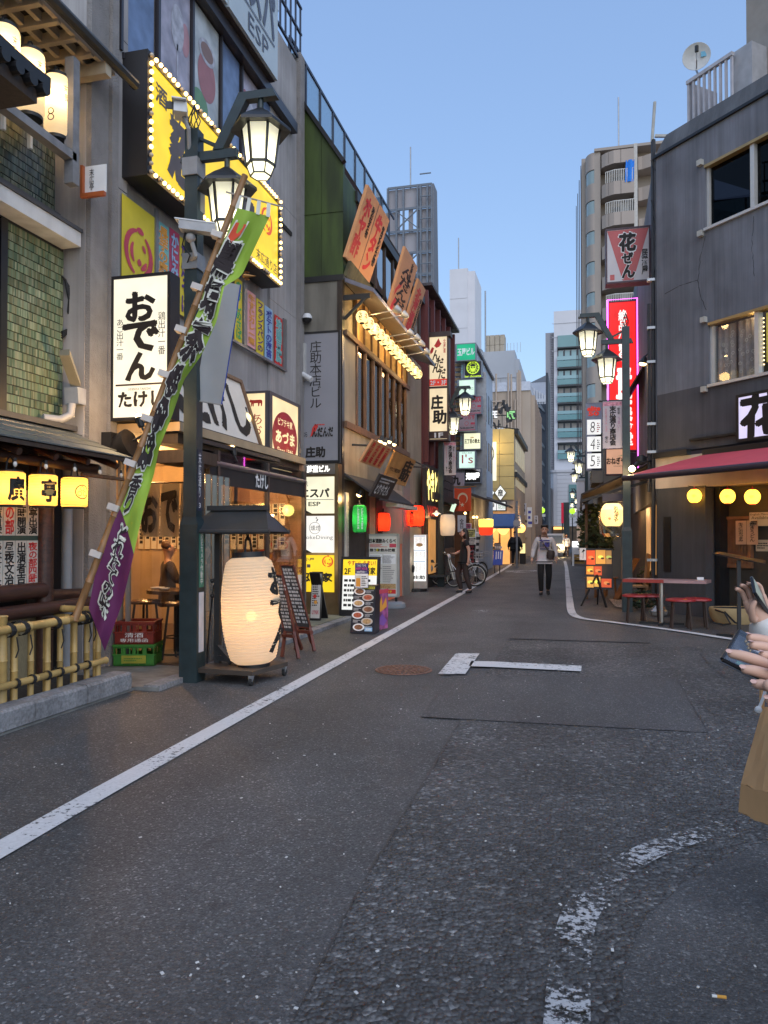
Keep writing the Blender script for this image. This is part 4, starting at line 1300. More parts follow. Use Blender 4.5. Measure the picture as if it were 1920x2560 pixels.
MB().obox(q+V((.0,-.02,.058)),(.06,-.13,-.012),(.06,.033,0),(0,0,.006)).build('sun_hood',CAMW,t)
MB().tube([q+V((.02,.02,-.05)),q+V((.06,.05,-.16)),V((x-.05,y,5.3))],.022,7).box(x-.09,x+.08,y-.09,y+.09,5.12,5.3).build('bracket',mat('bracket_grey',(.28,.28,.29),.5,.2),t)
q=P(495,570,d=7.55)
t=thing('security_camera','long grey camera in a metal housing strapped half way up the near post','security camera',q)
MB().obox(q,(.17,.05,-.02),(-.015,.055,0),(0,0,.045)).build('housing',mat('camera_grey',(.36,.36,.37),.35,.15),t)
MB().obox(q+V((-.02,0,.052)),(.19,.056,-.022),(-.018,.066,0),(0,0,.006)).build('sun_hood',CAMW,t)
MB().sph(q+V((-.08,0,-.09)),.05,10,6).tube([q+V((-.08,0,-.09)),q+V((-.05,.05,-.25)),V((x-.08,y,q.z-.3))],.025,7).build('mount',mat('bracket_grey',(.28,.28,.29),.5,.2),t)
MB().box(x-.085,x+.085,y-.085,y+.085,q.z-.36,q.z-.2).build('strap',GREYMETAL,t)
MB().tube([q+V((-.14,0,-.03)),q+V((-.17,0,-.15)),q+V((-.1,.03,-.25)),V((x-.06,y-.05,q.z-.32))],.008,5).build('cable',BLACK,t)
tag(MB().box(x-.09,x+.07,y-.02,y+.1,4.78,5.22).build('equipment_box',mat('box_grey',(.27,.27,.28),.5,.1)),'grey equipment box behind the top of the near lamp post','box')
q0,q1=P(520,700,d=7.66),P(604,712,d=7.66)
t=thing('blank_banner','blank grey banner sheet with a blue edge hung on the near lamp post','banner',q0)
c4=[P(486,1000,d=7.72),P(554,1011,d=7.72),P(602,712,d=7.66),P(534,700,d=7.66)]
MB().grid(8,14,lambda u,v:c4[0].lerp(c4[1],u).lerp(c4[3].lerp(c4[2],u),v)+FWD*.015*math.sin(3*u+4*v)).build('sheet',mat('banner_grey',(.36,.37,.39),.6,.08,3),t,True)
MB().tube([P(487,1001,d=7.71),P(554,1012,d=7.71)],.007,6).build('bottom_rod',mat('rod_grey',(.3,.28,.26),.5),t)
MB().tube([c4[1],c4[1].lerp(c4[2],.5)+FWD*.01,c4[2]],.007,6).build('blue_edge',mat('edge_blue',(.02,.06,.4),.5),t)
GOLD=mat('gold_paint',(.35,.17,.05),.35,.1,metal=.5)
a,b=P(485,700,d=7.66),P(622,690,d=7.66)
MB().tube([V((x,y,a.z)),P(604,690,d=7.66)],.012,6).build('bracket_rod',LAMPBLK,t)
MB().cyl(P(612,690,d=7.66),P(640,690,d=7.66),.025,.001,8).sph(P(611,690,d=7.66),.022,8,6).lathe([(.014,-.004),(.03,0),(.014,.004)],P(617,681,d=7.66),10).lathe([(.014,-.004),(.03,0),(.014,.004)],P(617,699,d=7.66),10).build('spear_finial',GOLD,t)
# oden shop at street level
XF_=-4.2
warm=(1.0,.56,.22)
WALLW=mat('shop_wall',(.42,.3,.18),.8,.15,3)
sh=thing('oden_shop','warm lit corner eatery behind clear plastic curtains and dark beams','shop',(-4.2,9.5,0))
MB().box(-8.2,-8.1,7.6,11.6,.04,2.7).box(-8.1,-5.35,11.2,11.3,.04,2.7).box(-8.1,-4.2,7.5,11.5,2.62,2.72).build('inner_wall',WALLW,sh)
MB().box(-8.1,-4.0,7.6,11.4,.036,.05).build('shop_floor',mat('shop_floor',(.09,.06,.045),.4,.2),sh)
BTILE=mat('brown_wall_tile',(.44,.24,.15),.35,.1,5,objvar=.1)
MB().box(-5.35,-4.22,11.42,11.5,.04,2.62).build('tile_backing',mat('tile_grout',(.3,.2,.14),.8),sh)
tm_=MB().box(.003,.222,-.012,0,.003,.104).mesh('tile',BTILE)
for r in range(24):
 for c in range(5):
  o=place('tile',tm_,sh);o.location=(-5.34+.2245*c,11.42,.05+.107*r)
MB().box(-4.55,-4.05,7.55,8.1,2.28,2.42).box(-4.6,-4.28,7.6,11.5,2.5,2.68).build('beam',DARKWOOD,sh)
MB().box(-5.0,-4.0,7.56,7.62,2.3,2.42).box(-4.06,-3.98,7.56,7.64,.04,2.3).build('front_beam',mat('dark_trim',(.03,.027,.028),.5),sh)
MB().box(-5.0,-4.96,7.55,7.62,.04,2.75).box(-4.9,-4.86,7.56,7.61,.04,2.75).build('alu_post',mat('alu',(.3,.29,.28),.4,.1,metal=.4),sh)
PLAS=glass('clear_plastic',(.93,.9,.85),.08,.12,.86)
def ruffle(fn,n,m):return MB().grid(n,m,fn)
ruffle(lambda u,v:V((-4.98+.94*u,7.585+.012*math.sin(u*19)*(1-v*.6),.06+2.24*v)),40,6).build('plastic_curtain',PLAS,sh,True)
ruffle(lambda u,v:V((-4.0+.03*math.sin(u*30)*(1-.4*v),7.62+.75*u,.06+2.1*v)),46,6).build('plastic_curtain',glass('cloudy_plastic',(.8,.72,.62),.2,.25,.55),sh,True)
MB().box(-4.23,-4.17,8.36,8.42,.05,2.5).box(-4.23,-4.17,11.38,11.45,.05,2.5).box(-4.23,-4.17,9.9,9.95,.05,2.5).box(-4.23,-4.17,8.4,11.4,.05,.14).build('door_frame',mat('frame_dark2',(.04,.03,.028),.4),sh)
MB().box(-4.205,-4.195,8.42,9.9,.14,2.5).build('glass_pane',glass('shop_glass',(.95,.95,.92),.05,.01,.92),sh)
MB().box(-4.205,-4.195,9.95,11.38,.14,2.5).build('glass_pane',glass('shop_glass'),sh)
MB().beam((-4.14,11.25,.8),(-4.14,11.25,1.25),.025,.025).build('door_handle',BLACK,sh)
MB().box(-4.5,-4.44,8.45,9.0,.05,2.5).build('inner_post',DARKWOOD,sh)
GLOBE=glow('globe_yellow',(1,.78,.2),2.6)
for(px,py,yq,lab)in((661,1272,11.2,'round yellow globe lamp on the brown tiled wall, farther from the door edge'),(721,1276,11.2,'round yellow globe lamp close to the right edge of the glass door')):
 q=P(px,py,y=yq)
 t=thing('globe_lamp',lab,'globe lamp',q)
 MB().sph(q,.092,16,10).build('globe',GLOBE,t,True)
 MB().tube([q+V((0,0,.09)),q+V((0,0,.16)),q+V((-.06,.08,.24)),q+V((-.06,.2,.16))],.01,6).build('bracket',GOLD,t)
 lamp('globe_light',q+V((0,-.14,0)),7,warm,.09,t)
for k,(p,w)in enumerate((((-5.4,8.8,2.45),76),((-6.4,10.2,2.45),78),((-4.7,9.8,2.45),46))):
 t=thing('ceiling_spot','small ceiling lamp in the oden shop '+('above the table','at the back wall','behind the glass door')[k],'lamp',p)
 MB().cyl(V(p),V(p)+V((0,0,.12)),.05,n=10).build('lamp_body',BLACK,t)
 MB().sph(V(p)+V((0,0,-.02)),.035,10,6).build('bulb',WARMBULB,t,True)
 lamp('spot_light',V(p)+V((0,0,-.1)),w,warm,.06,t)
f=Face((P(352,1335,y=8.75).x,8.75,1.46),(P(500,1335,y=8.75).x-P(352,1335,y=8.75).x,0,0),(0,0,.68))
t=thing('noren_curtain','beige shop curtain with big black おでん brush letters inside the eatery','curtain',f.pt(.5,0))
NOR=mat('noren_cloth',(.5,.42,.3),.85,.08)
for k in range(3):
 u0,u1=k/3+.006,(k+1)/3-.006
 MB().grid(8,4,lambda u,v:f.pt(u0+(u1-u0)*u,v,.02*math.sin(u*7+k)*(1-v))).build('cloth_panel',NOR,t,True)
for k,ch in enumerate('おでん'):
 f.text(t,ch,(k/3+.03,.1,k/3+.3,.85),INK,.06,off=.03)
MB().tube([f.pt(-.02,1.02),f.pt(1.02,1.02)],.012,6).build('curtain_rod',DARKWOOD,t)
f=Face((-7.0,11.17,1.25),(2.6,0,0),(0,0,.75))
t=thing('menu_strips','rows of paper menu strips pasted on the eatery back wall','menu',f.pt(.5,0))
for r in range(2):
 for k in range(22):
  f.rect(t,(k/22,.52-.5*r,k/22+.036,.98-.5*r),PP_,.002,'menu_strip')
f.lines(t,(0,.55,1,.97),22,INK,.005,'menu_print',.5,True)
f.lines(t,(0,.05,1,.46),22,INK,.005,'menu_print',.5,True,3)
TBL=mat('table_top',(.09,.045,.025),.25,.2)
tb=thing('shop_table','dark round topped table behind the plastic curtain','table',(-4.62,8.35,.05))
MB().cyl((-4.7,8.35,.78),(-4.7,8.35,.82),.36,n=24).build('table_top',TBL,tb)
MB().cyl((-4.7,8.35,.05),(-4.7,8.35,.78),.04,n=10).build('table_leg',BLACK,tb)
MB().cyl((-4.7,8.35,.05),(-4.7,8.35,.07),.22,n=16).build('table_foot',BLACK,tb)
q=V((-4.6,8.3,.82))
mg=thing('beer_mug','glass mug of beer with foam on the eatery table','mug',q)
MB().lathe([(.001,.01),(.036,.01),(.04,.1)],q,14).build('beer',glow('beer_amber_glow',(.8,.4,.03),.35,(.7,.33,.03)),mg,True)  # emission put into the beer so it looks lit from within
MB().cyl(q+V((0,0,.1)),q+V((0,0,.125)),.04,n=14).build('foam',WHITEPR,mg)
MB().lathe([(.04,0),(.044,.005),(.047,.15)],q,16).build('glass_body',glass('mug_glass',(1,1,1),.1,.01,.95),mg,True)
MB().tube([q+V((.045,0,.12)),q+V((.08,0,.11)),q+V((.08,0,.05)),q+V((.045,0,.03))],.008,6).build('handle',glass('mug_glass'),mg,True)
for(dx,dy,r,lab)in((-.22,-.08,.085,'small white dish left on the eatery table near the curtain'),(-.05,-.2,.06,'white folded towel plate at the edge of the eatery table')):
 t=thing('dish',lab,'dish',(-4.7+dx,8.35+dy,.82))
 MB().lathe([(.001,.008),(r*.6,.008),(r,.024),(r,.03),(r*.6,.015)],(-4.7+dx,8.35+dy,.82),18).build('plate',WHITEPR,t,True)
 MB().box(-4.72+dx,-4.66+dx,8.33+dy,8.37+dy,.83,.85).build('food',WHITEPR,t)
st=None
for k,(sx,sy,lab)in enumerate(((-4.45,7.95,'black stool nearest the plastic curtain corner'),(-4.95,8.05,'black stool left of the eatery table'),(-4.42,8.75,'black stool beyond the eatery table'))):
 if st is None:
  st=thing('bar_stool',lab,'stool',(0,0,0),'stools inside the oden eatery')
  MB().lathe([(.001,.62),(.17,.62),(.175,.645),(.15,.665),(.001,.67)],(0,0,0),20).build('seat',TBL,st,True)
  for a in range(4):
   an=a*math.pi/2+.7
   MB().cyl((.12*math.cos(an),.12*math.sin(an),.62),(.19*math.cos(an),.19*math.sin(an),0),.014,n=8).build('leg',BLACK,st)
  MB().lathe([(.15,.25),(.16,.25),(.16,.265),(.15,.265),(.15,.25)],(0,0,0),18).build('foot_ring',BLACK,st)
  o=st
 else:o=copy_tree(st);o['label']=lab
 o.location=(sx,sy,.05)
for(px0,px1,pt,pb,mt,lab)in((566,585,1352,1400,mat('poster_olive',(.25,.2,.06),.6,.3,9),'small framed olive poster seen over the big lantern roof'),(648,684,1352,1400,mat('poster_food_grid',(.42,.18,.12),.6,.5,20),'poster of food photos on the brown tiled wall'),(702,724,1352,1390,mat('notice_white',(.62,.56,.5),.6),'white no smoking notice on the glass door'),(695,704,1310,1342,PP_,'narrow paper strip between the two globe lamps')):
 f=sgn(px0,px1,pt,pb,y=11.36)
 t=thing('wall_poster',lab,'poster',f.pt(.5,0))
 f.rect(t,(0,0,1,1),mt,0,'sheet',.004)
 if px0==702:
  f.disc(t,(.5,.7),.05,REDPR,.006,'ban_ring',inner=.75);f.lines(t,(.1,.08,.95,.4),4,INK,.006)
 elif px0==648:
  for k in range(6):f.disc(t,(.28+.45*(k%2),.2+.3*(k//2)),.05,(WHITEPR,ORI,REDPR)[k%3],.006,'printed_dish',ry=.035)
 else:f.lines(t,(.15,.1,.9,.9),6,INK,.006)
f=sgn(562,578,1225,1310,y=9.3)
t=thing('cloth_strip','white hanging cloth strip with a black letter inside the shop','banner',f.pt(.5,0))
f.rect(t,(0,0,1,1),NOR,0,'cloth',.004)
f.text(t,'串',(.08,.1,.95,.7),INK,.05)
u0,u1=P(440,1130,x=-4.55),P(598,1150,x=-4.55)
base=V((-4.5,P(440,1100,x=-4.5).y,2.78));rt=V((-4.5,10.35,2.78))
f=Face(base,rt-base,(-.32,0,.95))
sp=thing('slanted_sign','slanting white sign panel with black brush letters in a wooden frame','sign',f.pt(.5,0))
WP=mat('panel_white',(.72,.66,.58),.6,.05)
f.rect(sp,(0,0,1,1),WP,-.04,'panel',.04)
for r in((-.03,-.06,1.03,0),(-.03,1,1.03,1.06),(-.03,0,0,1),(1,0,1.03,1)):
 f.rect(sp,r,WOOD,-.05,'frame',.08)
f.text(sp,'たけし',(.16,.12,.95,.88),INK,.06,rough=.012)
f.poly(sp,[(.12+.06*math.cos(a*.5)*(1+.2*math.sin(3*a)),.3+.14*math.sin(a*.5))for a in range(13)],INK,.006,'leaf_shape')
f.poly(sp,[(.1+.06*math.cos(a*.5)*(1+.2*math.sin(2*a)),.62+.14*math.sin(a*.5))for a in range(13)],INK,.006,'leaf_shape')
for k,(px,py)in enumerate(((583,1122),(350,1045))):
 q=P(px,py,x=-4.22)
 t=thing('spot_lamp',('small spot lamp lighting the slanted white sign from its lower right','small spot lamp lighting the slanted white sign behind the banner pole')[k],'spot lamp',q)
 MB().cyl(q+V((.02,0,-.09)),q+V((-.01,0,.0)),.03,.05,10).build('shade',BLACK,t)
 MB().tube([q+V((.02,0,-.09)),q+V((.05,.02,-.16)),q+V((-.1,.04,-.22))],.012,6).build('arm',BLACK,t)
 MB().sph(q+V((-.015,0,.012)),.034,10,6).build('bulb',WARMBULB,t,True)
 lamp('spot_light',q+V((-.05,0,.09)),36,(1,.6,.25),.04,t)
MB().box(-4.36,-4.3,7.6,11.5,2.66,2.76).box(-4.25,-4.2,7.7,10.4,2.55,2.6).build('rail_beam',mat('dark_trim',(.03,.027,.028),.5),sh)
q=P(318,1112,x=-4.75)
hn=thing('horn_shade','round black horn shaped duct end under the cream lightbox','duct',q)
MB().lathe([(.09,-.16),(.13,-.12),(.16,.0),(.165,.05),(.12,.05),(.001,.03)],q,18,Matrix.Rotation(rad(70),4,'Y')).build('duct_mouth',BLACK,hn,True)
MB().box(q.x-.24,q.x-.12,q.y-.12,q.y+.12,q.z-.13,q.z+.13).build('duct_box',BLACK,hn)
tag(MB().tube([P(560,1120,x=-4.25),P(640,1150,x=-4.2),P(700,1160,x=-4.2),P(757,1180,x=-4.2)],.008,5).build('cable',BLACK),'thin black cable sagging above the black awning','cable')
aw=thing('black_awning','black fabric awning with white たけし letters over the glass door','awning',(-4.2,9.8,2.1))
ya,yb=P(522,1200,x=-4.2).y,P(760,1230,x=-4.2).y
AWB=mat('awning_black',(.016,.015,.017),.7,.15)
MB().prism([(-4.2,ya,2.34),(-4.2,yb,2.34),(-4.95,yb,2.75),(-4.95,ya,2.75)],(.01,0,.02)).build('canopy_cloth',mat('awning_dark',(.035,.032,.033),.8,.1),aw)
MB().tube([(-4.2,ya-.02,2.34),(-4.2,yb+.02,2.34)],.04,10).build('front_tube',mat('tube_mauve',(.12,.1,.12),.35,.1,metal=.4),aw,True)
f=Face((-4.19,ya,2.09),(0,yb-ya,0),(0,0,.24))
MB().grid(24,2,lambda u,v:f.pt(u,v,.006*math.sin(u*40)*(1-v))).build('valance',AWB,aw,True)
f.text(aw,'たけし',(.4,.14,.53,.92),WHITEPR,.05,off=.016,rough=.01)
MB().box(-4.3,-4.2,ya-.16,ya-.02,2.26,2.42).build('end_bracket',BLACK,aw)
yc=10.46
qa,qb=P(608,1160,y=yc),P(671,1160,y=yc)
zt,zb=P(640,978,y=yc).z,P(640,1168,y=yc).z
DKC=mat('sign_case_slate',(.055,.052,.062),.45,.1)
ab=thing('corner_sign','two sided corner lightbox reading あづま with red cow and red disc','sign',(qb.x-.1,yc,zb))
x1=qb.x;yB=P(749,1170,x=x1).y
MB().box(qa.x,x1-.004,yc+.004,yB,zb-.1,zt).build('casing',DKC,ab)
ACG=glow('sign_amber',(1.0,.78,.42),1.0,(.7,.55,.35))
f=Face((qa.x,yc,zb),(x1-qa.x,0,0),(0,0,zt-zb))
for r in((0,0,1,.03),(0,.97,1,1),(0,.03,.1,.97),(.88,.03,1,.97)):f.rect(ab,r,DKC,.0,'frame',.02)
f.rect(ab,(.1,.03,.88,.97),ACG,.003,'front_face')
SIGR=mat('sign_red_ink',(.5,.03,.02),.6)
f.text(ab,'あ',(.28,.56,.74,.7),SIGR,.0);f.text(ab,'づ',(.28,.4,.74,.54),SIGR,.0);f.text(ab,'ま',(.28,.24,.74,.38),SIGR,.0)
def cow(parent,f,cu,cv,w,h,pig=False):
 pts=[(-.5,.2),(-.42,.42),(-.3,.36),(-.1,.34),(.2,.36),(.42,.34),(.5,.2),(.5,-.1),(.47,-.5),(.39,-.5),(.38,-.12),(.3,-.12),(.26,-.5),(.18,-.5),(.16,-.08),(-.14,-.1),(-.16,-.5),(-.24,-.5),(-.27,-.1),(-.31,-.5),(-.38,-.5),(-.36,.04),(-.44,.02)]
 if pig:pts=[(-.5,.0),(-.44,.16),(-.34,.26),(-.1,.34),(.2,.36),(.42,.26),(.5,.1),(.47,-.1),(.44,-.42),(.36,-.42),(.34,-.14),(.2,-.2),(.0,-.22),(-.12,-.16),(-.16,-.42),(-.24,-.42),(-.27,-.1),(-.4,-.12)]
 f.poly(parent,[(cu+w*a,cv+h*b)for a,b in pts],SIGR,.006,'pig_mark' if pig else 'cow_mark')
cow(ab,f,.5,.85,.52,.1);cow(ab,f,.5,.12,.52,.1,True)
f=Face((x1,yc,zb-.07),(0,yB-yc,0),(0,0,zt-zb+.07))
for r in((0,0,1,.05),(0,.96,1,1),(0,.05,.08,.96),(.93,.05,1,.96)):f.rect(ab,r,DKC,.0,'frame',.02)
f.rect(ab,(.08,.05,.93,.96),ACG,.003,'side_face')
f.disc(ab,(.5,.48),.5*f.W*.8,mat('sign_crimson',(.42,.015,.03),.5),.006,'red_disc',ry=f.H*.335,n=40)
f.text(ab,'ビフテキ家',(.27,.62,.73,.72),ACG,.02,off=.009)
f.text(ab,'あづま',(.2,.4,.8,.56),ACG,.05,off=.009)
f.text(ab,'Since 1946',(.25,.27,.75,.345),ACG,.01,off=.009)
lamp('sign_light',(x1+.35,(yc+yB)/2,zb+.4),3,(1,.7,.35),.3,ab)
q=P(613,1046,x=-4.7)
t=thing('globe_lamp','round warm globe lamp beside the あづま sign on the wall','globe lamp',q)
MB().sph(q,.088,16,10).build('globe',glow('globe_warm',(1,.8,.3),2.2),t,True)
MB().cyl(q+V((0,0,.08)),q+V((0,0,.16)),.035,.025,10).build('socket',BLACK,t)
MB().tube([q+V((0,0,.16)),q+V((-.1,0,.22)),q+V((-.3,0,.22))],.012,6).build('arm',BLACK,t)
def crate(label,c,w,d,h,mt,deck=None):
 t=thing('bottle_crate',label,'crate',c)
 c=V(c)
 mb=MB();tk=.018
 mb.box(-w/2,w/2,-d/2,d/2,0,tk)
 for s in(-1,1):
  for(z0,z1)in((.0,.5*h),(.82*h,h)):
   mb.box(-w/2,w/2,s*d/2-tk*(s>0),s*d/2+tk*(s<0),z0+.001,z1)
   mb.box(s*w/2-tk*(s>0),s*w/2+tk*(s<0),-d/2+tk,d/2-tk,z0+.002,z1-.001)
  for k in range(5):
   u=-w/2+w*k/4
   mb.box(max(-w/2,u-.018),min(w/2,u+.018),s*d/2-tk*(s>0),s*d/2+tk*(s<0),.5*h,.82*h)
  for k in range(4):
   u=-d/2+d*k/3
   mb.box(s*w/2-tk*(s>0),s*w/2+tk*(s<0),max(-d/2,u-.02),min(d/2,u+.02),.5*h,.82*h)
 for k in range(6):
  u=-w/2+w*k/5
  mb.box(u-.006 if k else u,u+.006 if k<5 else u,-d/2-.012,-d/2,.01,h-.01)
 mb.box(-w/2-.014,w/2+.014,-d/2-.014,-d/2+.004,h-.022,h).box(-w/2-.014,w/2+.014,-d/2-.014,-d/2+.002,.5*h,.5*h+.014).box(w/2-.004,w/2+.014,-d/2,d/2,h-.022,h)
 mb.build('crate_body',mt,t)
 return t,Face((-w/2+.03,-d/2-.013,.02),(w-.06,0,0),(0,0,.46*h))
CRED=mat('crate_red',(.2,.022,.014),.4,.12)
CGRN=mat('crate_green',(.045,.2,.03),.4,.12)
cg=P(325,1668,z=.04)
t,f=crate('green bottle crate with a yellow label standing on the ground',(0,0,0),.44,.36,.235,CGRN)
f.rect(t,(.15,.1,.85,.9),mat('label_olive',(.3,.3,.03),.6,.2),.002,'crate_label');f.lines(t,(.22,.3,.8,.7),2,CGRN,.004)
t.location=(cg.x-.05,cg.y+.25,.04);t.rotation_euler.z=rad(16)
t,f=crate('red sake crate with white lettering stacked on the green crate',(0,0,0),.42,.35,.25,CRED)
f.text(t,'清酒',(.22,.5,.78,.95),WHITEPR,.0,off=.002);f.text(t,'専用通函',(.08,.05,.92,.4),WHITEPR,.0,off=.002)
t.location=(cg.x-.055,cg.y+.26,.275);t.rotation_euler.z=rad(16)
# giant lantern on a wheeled stand
GP=paper('giant_paper',(.95,.81,.63),.72,.12,.025)
a=P(573,1702,z=0)
lc=P(588,1520,y=a.y+.12)
ls=thing('lantern_stand','black wheeled stand with a small roof holding the giant lantern','stand',(lc.x,lc.y,0))
X0=lc.x
pz=P(545,1500,y=a.y+.2)
MB().box(pz.x-.03,pz.x+.03,pz.y-.03,pz.y+.03,.14,1.66).box(pz.x-.04,pz.x+.04,pz.y-.04,pz.y+.04,1.5,1.72).build('post',DARKMETAL,ls)
for z in(1.0,.84):MB().sph((pz.x-.05,pz.y-.03,z),.025,8,6).build('knob',BLACK,ls,True)
dk=MB().prism([(X0-.36,lc.y-.28,.1),(X0+.34,lc.y-.34,.1),(X0+.46,lc.y+.3,.1),(X0-.22,lc.y+.36,.1)],(0,0,.045))
dk.build('deck',mat('deck_brown',(.06,.045,.035),.5,.2),ls)
MB().beam((pz.x,pz.y,.2),(X0+.3,lc.y-.1,.17),.06,.05).beam((pz.x,pz.y-.02,.32),(pz.x+.2,pz.y-.1,.17),.04,.05).build('base_frame',DARKMETAL,ls)
for(dx,dy)in((-.33,-.25),(.32,-.31),(.43,.28),(-.2,.32)):
 c=V((X0+dx,lc.y+dy,.042))
 w_=MB().cyl(c+V((-.014,0,0)),c+V((.014,0,0)),.042,n=14).build('caster',mat('rubber',(.02,.02,.02),.7),ls)
 MB().prism([c+V((-.022,-.02,0)),c+V((-.022,.03,.06)),c+V((-.022,-.03,.06))],(.044,0,0)).build('caster_fork',GREYMETAL,w_)
ra,rb=P(520,1345,y=lc.y),P(700,1338,y=lc.y)
zt=1.73
w2=.44;dx=X0+.03
MB().prism([(dx-w2,lc.y-.26,zt-.22),(dx+w2,lc.y-.26,zt-.22),(dx+w2-.13,lc.y,zt-.02),(dx-w2+.13,lc.y,zt-.02)],(0,0,.02)).prism([(dx-w2,lc.y+.26,zt-.22),(dx+w2,lc.y+.26,zt-.22),(dx+w2-.13,lc.y,zt-.02),(dx-w2+.13,lc.y,zt-.02)],(0,0,.02)).build('roof',DARKMETAL,ls)
MB().box(dx-w2+.1,dx+w2-.1,lc.y-.03,lc.y+.03,zt,zt+.05).build('roof_ridge',DARKMETAL,ls)
MB().prism([(dx+w2-.13,lc.y,zt),(dx+w2,lc.y-.26,zt-.22),(dx+w2,lc.y+.26,zt-.22)],(-.015,0,0)).build('roof_gable',DARKMETAL,ls)
for sy in(-.27,.27):MB().tube([(dx-w2-.02,lc.y+sy,zt-.22),(dx+w2+.02,lc.y+sy,zt-.22)],.022,8).build('eave_tube',DARKMETAL,ls)
MB().beam((pz.x,pz.y,1.6),(dx+.2,lc.y,1.56),.04,.04).build('roof_arm',DARKMETAL,ls)
gl,rf,c=lantern('giant_lantern','giant white paper lantern glowing on the wheeled stand',(P(634,1520,y=lc.y).x,lc.y,.71),.3,1.08,GP,36,cap=BLACK,capr=.7,bulge=.28,hang=.22,n=48,cat='paper lantern',light_dz=-.06)
MB().sph(V(c)+V((0,0,-.06)),.055,12,8).build('bulb',glow('lantern_bulb',(1,.5,.13),19),gl,True)
aa=cam_ang(c)
wrap_text(gl,'おでん',c,rf,aa+.72,aa+2.0,-.42,.42,INK,.07)
wrap_text(gl,'たけし',c,rf,aa-2.1,aa-1.35,-.42,.42,INK,.07)
gl.rotation_euler=(rad(0),rad(-3),0)
tag(MB().tube([(pz.x-.05,pz.y,.95),(pz.x-.09,pz.y,.6),(pz.x-.12,pz.y,.25),(pz.x-.1,pz.y-.05,.06),(pz.x-.5,pz.y+.2,.05)],.008,5).build('cable',BLACK),'black cable running down from the lantern stand','cable')
# chalkboard easels and menu boards on the forecourt
CHALK=mat('chalkboard',(.05,.05,.055),.7,.2,5)
CHK=mat('chalk',(.55,.55,.56),.9,.2)
def easel(label,pxl,pxr,pt,pb,foot,lean=.2,skew=.2):
 o=P((pxl+pxr)/2,foot,z=.02)
 y0=o.y
 a=P(pxl,pb,y=y0);b=P(pxr,pb,y=y0)
 zt=P(pxl,pt,y=y0).z
 t=thing('chalkboard_easel',label,'chalkboard',(o.x,y0,.02))
 dn=V((b.x-a.x,.0,0))
 f=Face((a.x,y0,a.z),(b.x-a.x,-(b.x-a.x)*.3,0),(-skew,lean*.4,zt-a.z))
 f.rect(t,(0,0,1,1),CHALK,-.012,'board',.012)
 for r in((-.04,-.02,1.04,0),(-.04,1,1.04,1.02),(-.05,0,0,1),(1,0,1.05,1)):f.rect(t,r,REDWOOD,-.02,'frame',.034)
 f.lines(t,(.06,.05,.97,.97),15,CHK,.004,'chalk_writing',.6,False,4,2)
 f.text(t,'おでん',(.08,.88,.6,.97),CHK,.02)
 f.rect(t,(-.1,-.1,1.1,-.05),REDWOOD,-.01,'ledge',.07)
 L_=f.pt(.04,0);R_=f.pt(.96,0)
 d1=-f.v.normalized()
 for q,s in((L_,-1),(R_,1)):
  MB().beam(q,V((q.x+.05*s+.05,q.y-.1,.02)),.035,.035).build('leg',REDWOOD,t)
 m_=f.pt(.5,.6,-.03)
 MB().beam(m_,V((m_.x+.05,m_.y+.5,.02)),.035,.035).build('rear_leg',REDWOOD,t)
 return t
easel('chalkboard menu on a red brown easel beside the giant lantern',744,779,1416,1566,1622,.25,.27)
easel('second chalkboard easel half hidden behind the giant lantern',712,738,1440,1578,1640,.25,.2)
def a_frame(label,pxl,pxr,pt,pb,y,mt,side_dx=.25,cat='menu board',name='menu_stand',case=BLACK,th=.05,lean=.12):
 f=sgn(pxl,pxr,pt,pb,y=y)
 f=Face(f.o,f.u,f.v+V((0,lean,0)))
 t=thing(name,label,cat,f.pt(.5,0))
 f.rect(t,(0,0,1,1),case,-th,'panel',th)
 f.rect(t,(.06,.06,.94,.96),mt,.002,'menu_sheet')
 b=Face(f.o+V((0,.45,0)),f.u,f.v+V((0,-.45-2*lean+.12,0)))
 b.rect(t,(0,0,1,1),case,0,'rear_panel',.03)
 return t,f
MENUW=mat('menu_white',(.6,.57,.53),.5,.1,8)
o=P(788,1553,z=.04)
t,f=a_frame('slim black menu stand with a curved white menu before the tower sign',774,800,1430,1553,o.y,MENUW)
f.lines(t,(.15,.3,.9,.85),12,INK,.005);f.text(t,'LYNX',(.2,.14,.85,.22),CRIM,.02,off=.006)
f.disc(t,(.5,.9),.03,BLACK,.006);f.disc(t,(.4,.5),.03,REDPR,.006,'printed_food');f.disc(t,(.5,.38),.03,ORI,.006,'printed_food')
yE_=13.25
f0=sgn(744,846,1160,1500,y=yE_)
tw=thing('floor_sign_tower','brass edged tower of lit floor signs with エスパ ESP panel on top','sign tower',f0.pt(.5,0))
BRASS=mat('brass_frame',(.3,.22,.13),.3,.15,metal=.7)
MB().prism([f0.pt(0,-.12,-.01),f0.pt(1,-.12,-.01),f0.pt(1,1,-.01),f0.pt(0,1,-.01)],(0,.24,0)).build('casing',BRASS,tw)
MB().prism([f0.pt(.93,-.02),f0.pt(1,-.02),f0.pt(1,1),f0.pt(.93,1)],f0.n*.03).build('side_post',BRASS,tw)
ESPG=glow('sign_ivory',(1.0,.95,.68),.95,(.7,.66,.5))
SMKG=glow('sign_cool_white',(1.0,.97,.9),.9,(.7,.68,.65))
def sub(f,a,b,c,d):return Face(f.pt(a,b),f.u*(c-a),f.v*(d-b))
H=340.0
v=lambda py:(1500-py)/H
hd=sub(f0,0,v(1186),.93,v(1160));hd.rect(tw,(0,0,1,1),STEEL,.0,'header_panel',.012)
hd.text(tw,'藤堂ビル',(.25,.2,.85,.85),glow('letter_white',(1,.97,.9),1.5),.05,off=.016)
